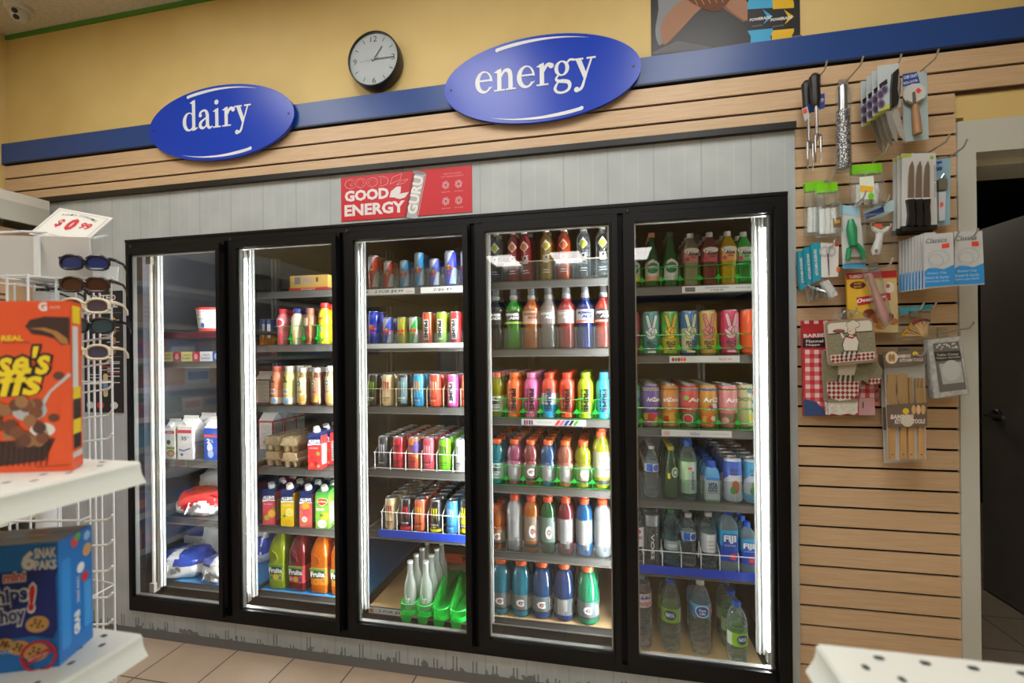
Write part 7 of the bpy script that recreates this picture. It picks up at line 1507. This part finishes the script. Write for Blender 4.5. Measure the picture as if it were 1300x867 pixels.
# oven mitt and pot holder
OLV = NOISY('olive_linen', '7d7a62', '8b886f', 120, .9, bump=.3)
CRM, CRD = P('d2cdbf', .85), P('8a2a34', .8)
def diamonds(g, y, x0, x1, y0, y1, nx, ny, sk=0):
    for i in range(nx):
        for j in range(ny):
            for k in (0,):
                cx_ = x0+(i+.5+(k*.5))*(x1-x0)/nx; cy_ = y0+(j+.5+k*.5)*(y1-y0)/ny; w, h = (x1-x0)/nx*.5, (y1-y0)/ny*.5
                if cx_+w > x1+1 or cy_+h > y1+.8: continue
                pp(g, y, [(cx_-w, cy_+sk*(cx_-x0)), (cx_, cy_-h+sk*(cx_-x0)), (cx_+w, cy_+sk*(cx_-x0)), (cx_, cy_+h+sk*(cx_-x0))], CRD)
def chef(g, y, ox, oy, legs=True, top=True):           # plain cartoon cook print
    f = lambda a: [(ox+p[0], oy+p[1]) for p in a]; LN = P('2a2826', .8)
    if top:
        pp(g, y, f([(-10, 20), (-7, 10), (0, 6), (8, 8), (12, 16), (10, 28), (-8, 28)]), LN); pp(g, y-.0006, f([(-9, 20), (-6.3, 11), (0, 7), (7.5, 8.8), (11.2, 16), (9.2, 27), (-7.2, 27)]), CRM)
        pe(g, y-.0008, ox+2, oy+2, 5.2, 5.4, LN); pe(g, y-.0012, ox+2, oy+2, 4.7, 4.9, P('d8c4b0', .8)); pe(g, y-.0016, ox+0, oy+2.6, 1.5, 1.1, P('c9a890', .8))
        for q_ in ((-1, -6), (3, -8), (7, -6)): pe(g, y-.0014, ox+q_[0]+1, oy+q_[1], 4.3, 4, LN); 
        for q_ in ((-1, -6), (3, -8), (7, -6)): pe(g, y-.0018, ox+q_[0]+1, oy+q_[1], 3.8, 3.5, CRM)
        pp(g, y-.0018, f([(-3, -5), (8, -5), (7, -1), (-2, -1)]), CRM); pp(g, y-.001, f([(-5, 8), (3, 10), (9, 6), (9, 8), (3, 12), (-5, 10)]), CRD)
        pe(g, y-.001, ox-14, oy+2, 7, 2.2, LN); pe(g, y-.0014, ox-14, oy+1.6, 6, 1.6, P('9a4a40', .8)); pp(g, y-.0004, f([(-13, 4), (-9, 12), (-7, 10), (-11, 3)]), CRM)
    if legs:
        for i in range(7): pp(g, y-.0006, f([(-10+3*i, 28), (-8.4+3*i, 28), (-10.4+3.3*i, 37), (-12+3.3*i, 37)]), LN if i % 2 == 0 else CRM)
y = -.075; t = merch('oven_mitt', 'olive oven mitt with red diamond band and white cuff', 'oven mitt', 1080, 445, y)
g = G(); quad(g, y, [(1047, 445), (1100, 445), (1112, 455), (1121, 470), (1117, 485), (1104, 488), (1094, 482), (1090, 496), (1088, 510), (1050, 510), (1048, 480)], OLV, .03); child('mitt_body', g, t)
g = G(); pp(g, y-.0008, [(1050, 485), (1090, 484), (1090, 500), (1080, 507), (1066, 509), (1054, 505), (1050, 498)], CRM); diamonds(g, y-.0014, 1050, 1090, 484, 507, 7, 4); pp(g, y-.0008, [(1103, 481), (1119, 480), (1117, 486), (1105, 488)], CRM); diamonds(g, y-.0014, 1102, 1120, 480, 487, 4, 1)
chef(g, y-.001, 1074, 448, True, False); pp(g, y-.0006, [(1064, 462), (1088, 462), (1084, 477), (1064, 476)], CRM); child('mitt_print', g, t)
g = G(); quad(g, y+.004, [(1051, 508), (1089, 505), (1089, 524), (1084, 527), (1076, 525), (1066, 527), (1056, 525), (1052, 527)], NOISY('terry_cuff', 'c2bfb2', 'd2cfc4', 90, .95, bump=.5), .026); child('mitt_cuff', g, t)
y = -.115; t = merch('pot_holder', 'square olive pot holder with cartoon cook print hanging in front', 'pot holder', 1078, 404, y)
def rq(pts, r_=5):
    o = []; n = len(pts)
    for i in range(n):
        a, b, c = pts[i-1], pts[i], pts[(i+1) % n]
        u = Vector((a[0]-b[0], a[1]-b[1])).normalized()*r_; w = Vector((c[0]-b[0], c[1]-b[1])).normalized()*r_; bb = Vector(b)
        for k in range(5): s_ = k/4; o.append(tuple((bb+u)*(1-s_)**2+bb*2*s_*(1-s_)+(bb+w)*s_*s_))
    return o
cor = [(1047, 408), (1108, 403), (1114, 459), (1053, 465)]
g = G(); quad(g, y, rq(cor, 7), P('8f7f68', .85), .014); child('binding', g, t)
ins = [(1050, 410.5), (1106, 406), (1111, 457), (1056, 462)]
g = G(); quad(g, y-.001, rq(ins, 5), OLV, .002); pp(g, y-.0016, [(1050.5, 413), (1054, 410.5), (1103, 406.5), (1106.3, 409), (1107.5, 420), (1051.5, 424)], CRM); pp(g, y-.0016, [(1054, 451), (1110, 446), (1111, 454), (1108, 457), (1058, 461), (1055, 459)], CRM); diamonds(g, y-.0022, 1055, 1110, 451.5, 461, 10, 2, -.085); pp(g, y-.0018, [(1051.5, 423.6), (1107.5, 419.6), (1107.6, 420.6), (1051.6, 424.6)], INK); child('quilted_panel', g, t)
g = G(); chef(g, y-.0025, 1079, 418); child('cook_print', g, t)
y = -.1; t = merch('clear_hang_bag', 'crumpled clear bag top above the pot holder', 'bag', 1075, 394, y); g = G(); quad(g, y, [(1062, 396), (1080, 393), (1100, 398), (1104, 405), (1060, 408)], CLP, .02); g.tube([P3(1068, 402, y), P3(1072, 394, y), P3(1078, 394, y), P3(1082, 402, y)], .004, CLP, 6); child('bag_top', g, t)
# bamboo tools
for i in range(2):
    dx, y = -5*(1-i), -.03-.045*i; dy = 3*(1-i)
    t = merch('bamboo_tool_set', ['bamboo utensil set hanging behind the front one', 'front bamboo utensil set with brown card'][i], 'utensil set', 1150+dx, 447+dy, y, 'bamboo utensil sets on one hook')
    BRN = P('6a5b50', .6); BAM = NOISY('bamboo', 'b98f58', 'c89e68', 4, .5, (18, 1, 1))
    g = G(); quad(g, y+.006, [(1122+dx, 447+dy), (1174+dx, 445+dy), (1176+dx, 583+dy), (1128+dx, 585+dy)], P('c9c8c2', .5), .003); child('backing_card', g, t)
    g = G(); quad(g, y-.012, [(1121+dx, 447+dy), (1174+dx, 444+dy), (1174+dx, 462+dy), (1122+dx, 466+dy)], BRN, .003); child('header_card', g, t); g = G(); quad(g, y-.014, [(1126+dx, 514+dy), (1177+dx, 511+dy), (1177+dx, 541+dy), (1127+dx, 543+dy)], BRN, .003); child('belly_band', g, t)
    if i == 1:
        for k, (pts, hx) in enumerate((([(1127, 475), (1138, 474), (1140, 515), (1128, 515), (1126, 500)], 1133), ([(1139, 478), (1145, 474), (1152, 475), (1153, 485), (1153, 515), (1142, 515), (1137, 495)], 1147), ([(1154, 480), (1158, 479), (1159, 500), (1159, 515), (1155, 515)], 1157), ([(1162, 480), (1164, 480), (1164.5, 492), (1166, 492), (1166.5, 480), (1168.5, 480), (1169, 492), (1170.5, 492), (1171, 480), (1173, 480), (1174, 512), (1163, 512)], 1170))):
            g = G(); quad(g, y-.006, pts, BAM, .006); quad(g, y-.005, [(hx-4, 513), (hx+4, 513), (hx+3.6, 582), (hx-3.6, 583)], BAM, .006); pe(g, y-.0056, hx, 577, .9, .9, P('4a3420')); child('bamboo_tool', g, t)
        g = G(); a = y-.0128; b = y-.0136; c = y-.0148; e = y-.0156
        pe(g, a, 1132, 454, 7, 8, P('d8d0b4')); pe(g, a-.0004, 1130, 454, 2, 5, P('a87a44')); pe(g, a-.0004, 1134, 454, 2, 5, P('a87a44')); pt(g, a, 'BAMBOO', 1147, 452, 16, 4.5, P('d8d2c8'), .04, .05, .2); pt(g, a, 'KITCHEN TOOLS', 1157, 457, 26, 4, P('d8d2c8'), .04, .03, .2); pe(g, a, 1162, 449, 3, 3, P('d8c02a'))
        pe(g, c, 1152, 534, 7, 8, P('cfcabc')); pt(g, e, 'BAMBOO', 1145, 529, 26, 6, P('d8cfc6'), .04, .05, .2); pt(g, e, 'KITCHEN TOOLS', 1155, 535, 34, 6, P('d8cfc6'), .04, .05, .2); pe(g, c, 1150, 522, 3.6, 4, P('d8c02a')); 
        for px, c2 in ((1160, 'c9a06a'), (1166, 'd8b48a'), (1172, 'c9a06a')): pe(g, c, px, 520, 2.4, 6, P(c2))
        child('card_print', g, t)
        g = G(); quad(g, y-.018, [(1125, 466), (1175, 463), (1177, 513), (1127, 515)], CLS, .008); child('clear_window', g, t)
# lace table cover pack
y = -.08; t = merch('table_cover_pack', 'grey lace table cover pack with black band, hanging slightly tilted', 'pack', 1205, 428, y)
g = G(); quad(g, y, [(1178, 432), (1219, 427), (1230, 499), (1186, 506)], NOISY('pale_lace', 'a9abaa', 'c9cbca', 70, .6, bump=.4), .025); child('folded_cover', g, t)
g = G(); a, b = y-.001, y-.0018
pp(g, a, [(1184, 436), (1217, 433), (1227, 494), (1193, 498)], P('6a6866', .6)); pp(g, b, [(1185, 447), (1219, 445), (1221, 456), (1188, 459)], P('1a191b')); pt(g, y-.0026, 'Table Cover', 1203, 450, 24, 3, P('c9c2c2'), .06); pt(g, y-.0026, 'Nappe dentelle', 1204, 454, 26, 2.6, P('c9c2c2'), .06)
pp(g, b, [(1192, 462), (1220, 459), (1224, 485), (1197, 488)], P('b5b8b8', .5)); pe(g, y-.0026, 1208, 470, 10, 13, P('c6cacb', .5))
rr = random.Random(4)
for i in range(26): u, v = rr.random(), rr.random(); pe(g, b, 1187+28*u+2*v, 437+7*v-2*u, 1.2, .9, P('d0d0ce'), 6)
child('pack_print', g, t)
g = G(); quad(g, y-.006, [(1177, 424), (1220, 420), (1231, 501), (1186, 507)], CLS, .034); child('clear_sleeve', g, t)
# added lamp, itself unseen, to brighten the back room and its door
t = thing('back_room_fill_lamp', 'added unseen fill lamp that brightens the back room behind the doorway', 'light', (1.7, 2.2, 2.6)); g = G(); g.box(-.3, .3, -.3, .3, -.03, -.001, EMIT('fff2dc', 4)); obj('diffuser', g, t)
# ================================================================== LIGHT, CAMERA
wd = bpy.data.worlds.new('store_air'); SC.world = wd; wd.use_nodes = True
wd.node_tree.nodes['Background'].inputs[0].default_value = (1, .96, .9, 1); wd.node_tree.nodes['Background'].inputs[1].default_value = .05
cd = bpy.data.cameras.new('camera'); cam = bpy.data.objects.new('camera', cd); COL.objects.link(cam); SC.camera = cam
cd.sensor_width = 36; cd.lens = FPX/1300*36; cd.shift_y = (V0-433.5)/1300; cd.clip_start = .05; cd.clip_end = 60
cd.dof.use_dof = True; cd.dof.focus_distance = 2.5; cd.dof.aperture_fstop = 2.4
fw = Vector((-sin(YAW), cos(YAW), 0)); rt = Vector((cos(YAW), sin(YAW), 0)); up = Vector((0, 0, 1))
r_, u_ = rt*cos(ROLL)+up*sin(ROLL), up*cos(ROLL)-rt*sin(ROLL)
cam.matrix_world = Matrix(((r_.x, u_.x, -fw.x, 0), (r_.y, u_.y, -fw.y, -CAMD), (r_.z, u_.z, -fw.z, CAMZ), (0, 0, 0, 1)))
vs = SC.view_settings; SC.display_settings.display_device = 'sRGB'; vs.view_transform = 'Standard'; vs.look = 'None'; vs.gamma = 1; vs.use_curve_mapping = False; vs.exposure = 0.74
cy = SC.cycles; cy.max_bounces = 10; cy.diffuse_bounces = 4; cy.glossy_bounces = 4; cy.transmission_bounces = 6; cy.transparent_max_bounces = 40; cy.caustics_reflective = False; cy.caustics_refractive = False; cy.use_denoising = True; cy.sample_clamp_indirect = 6
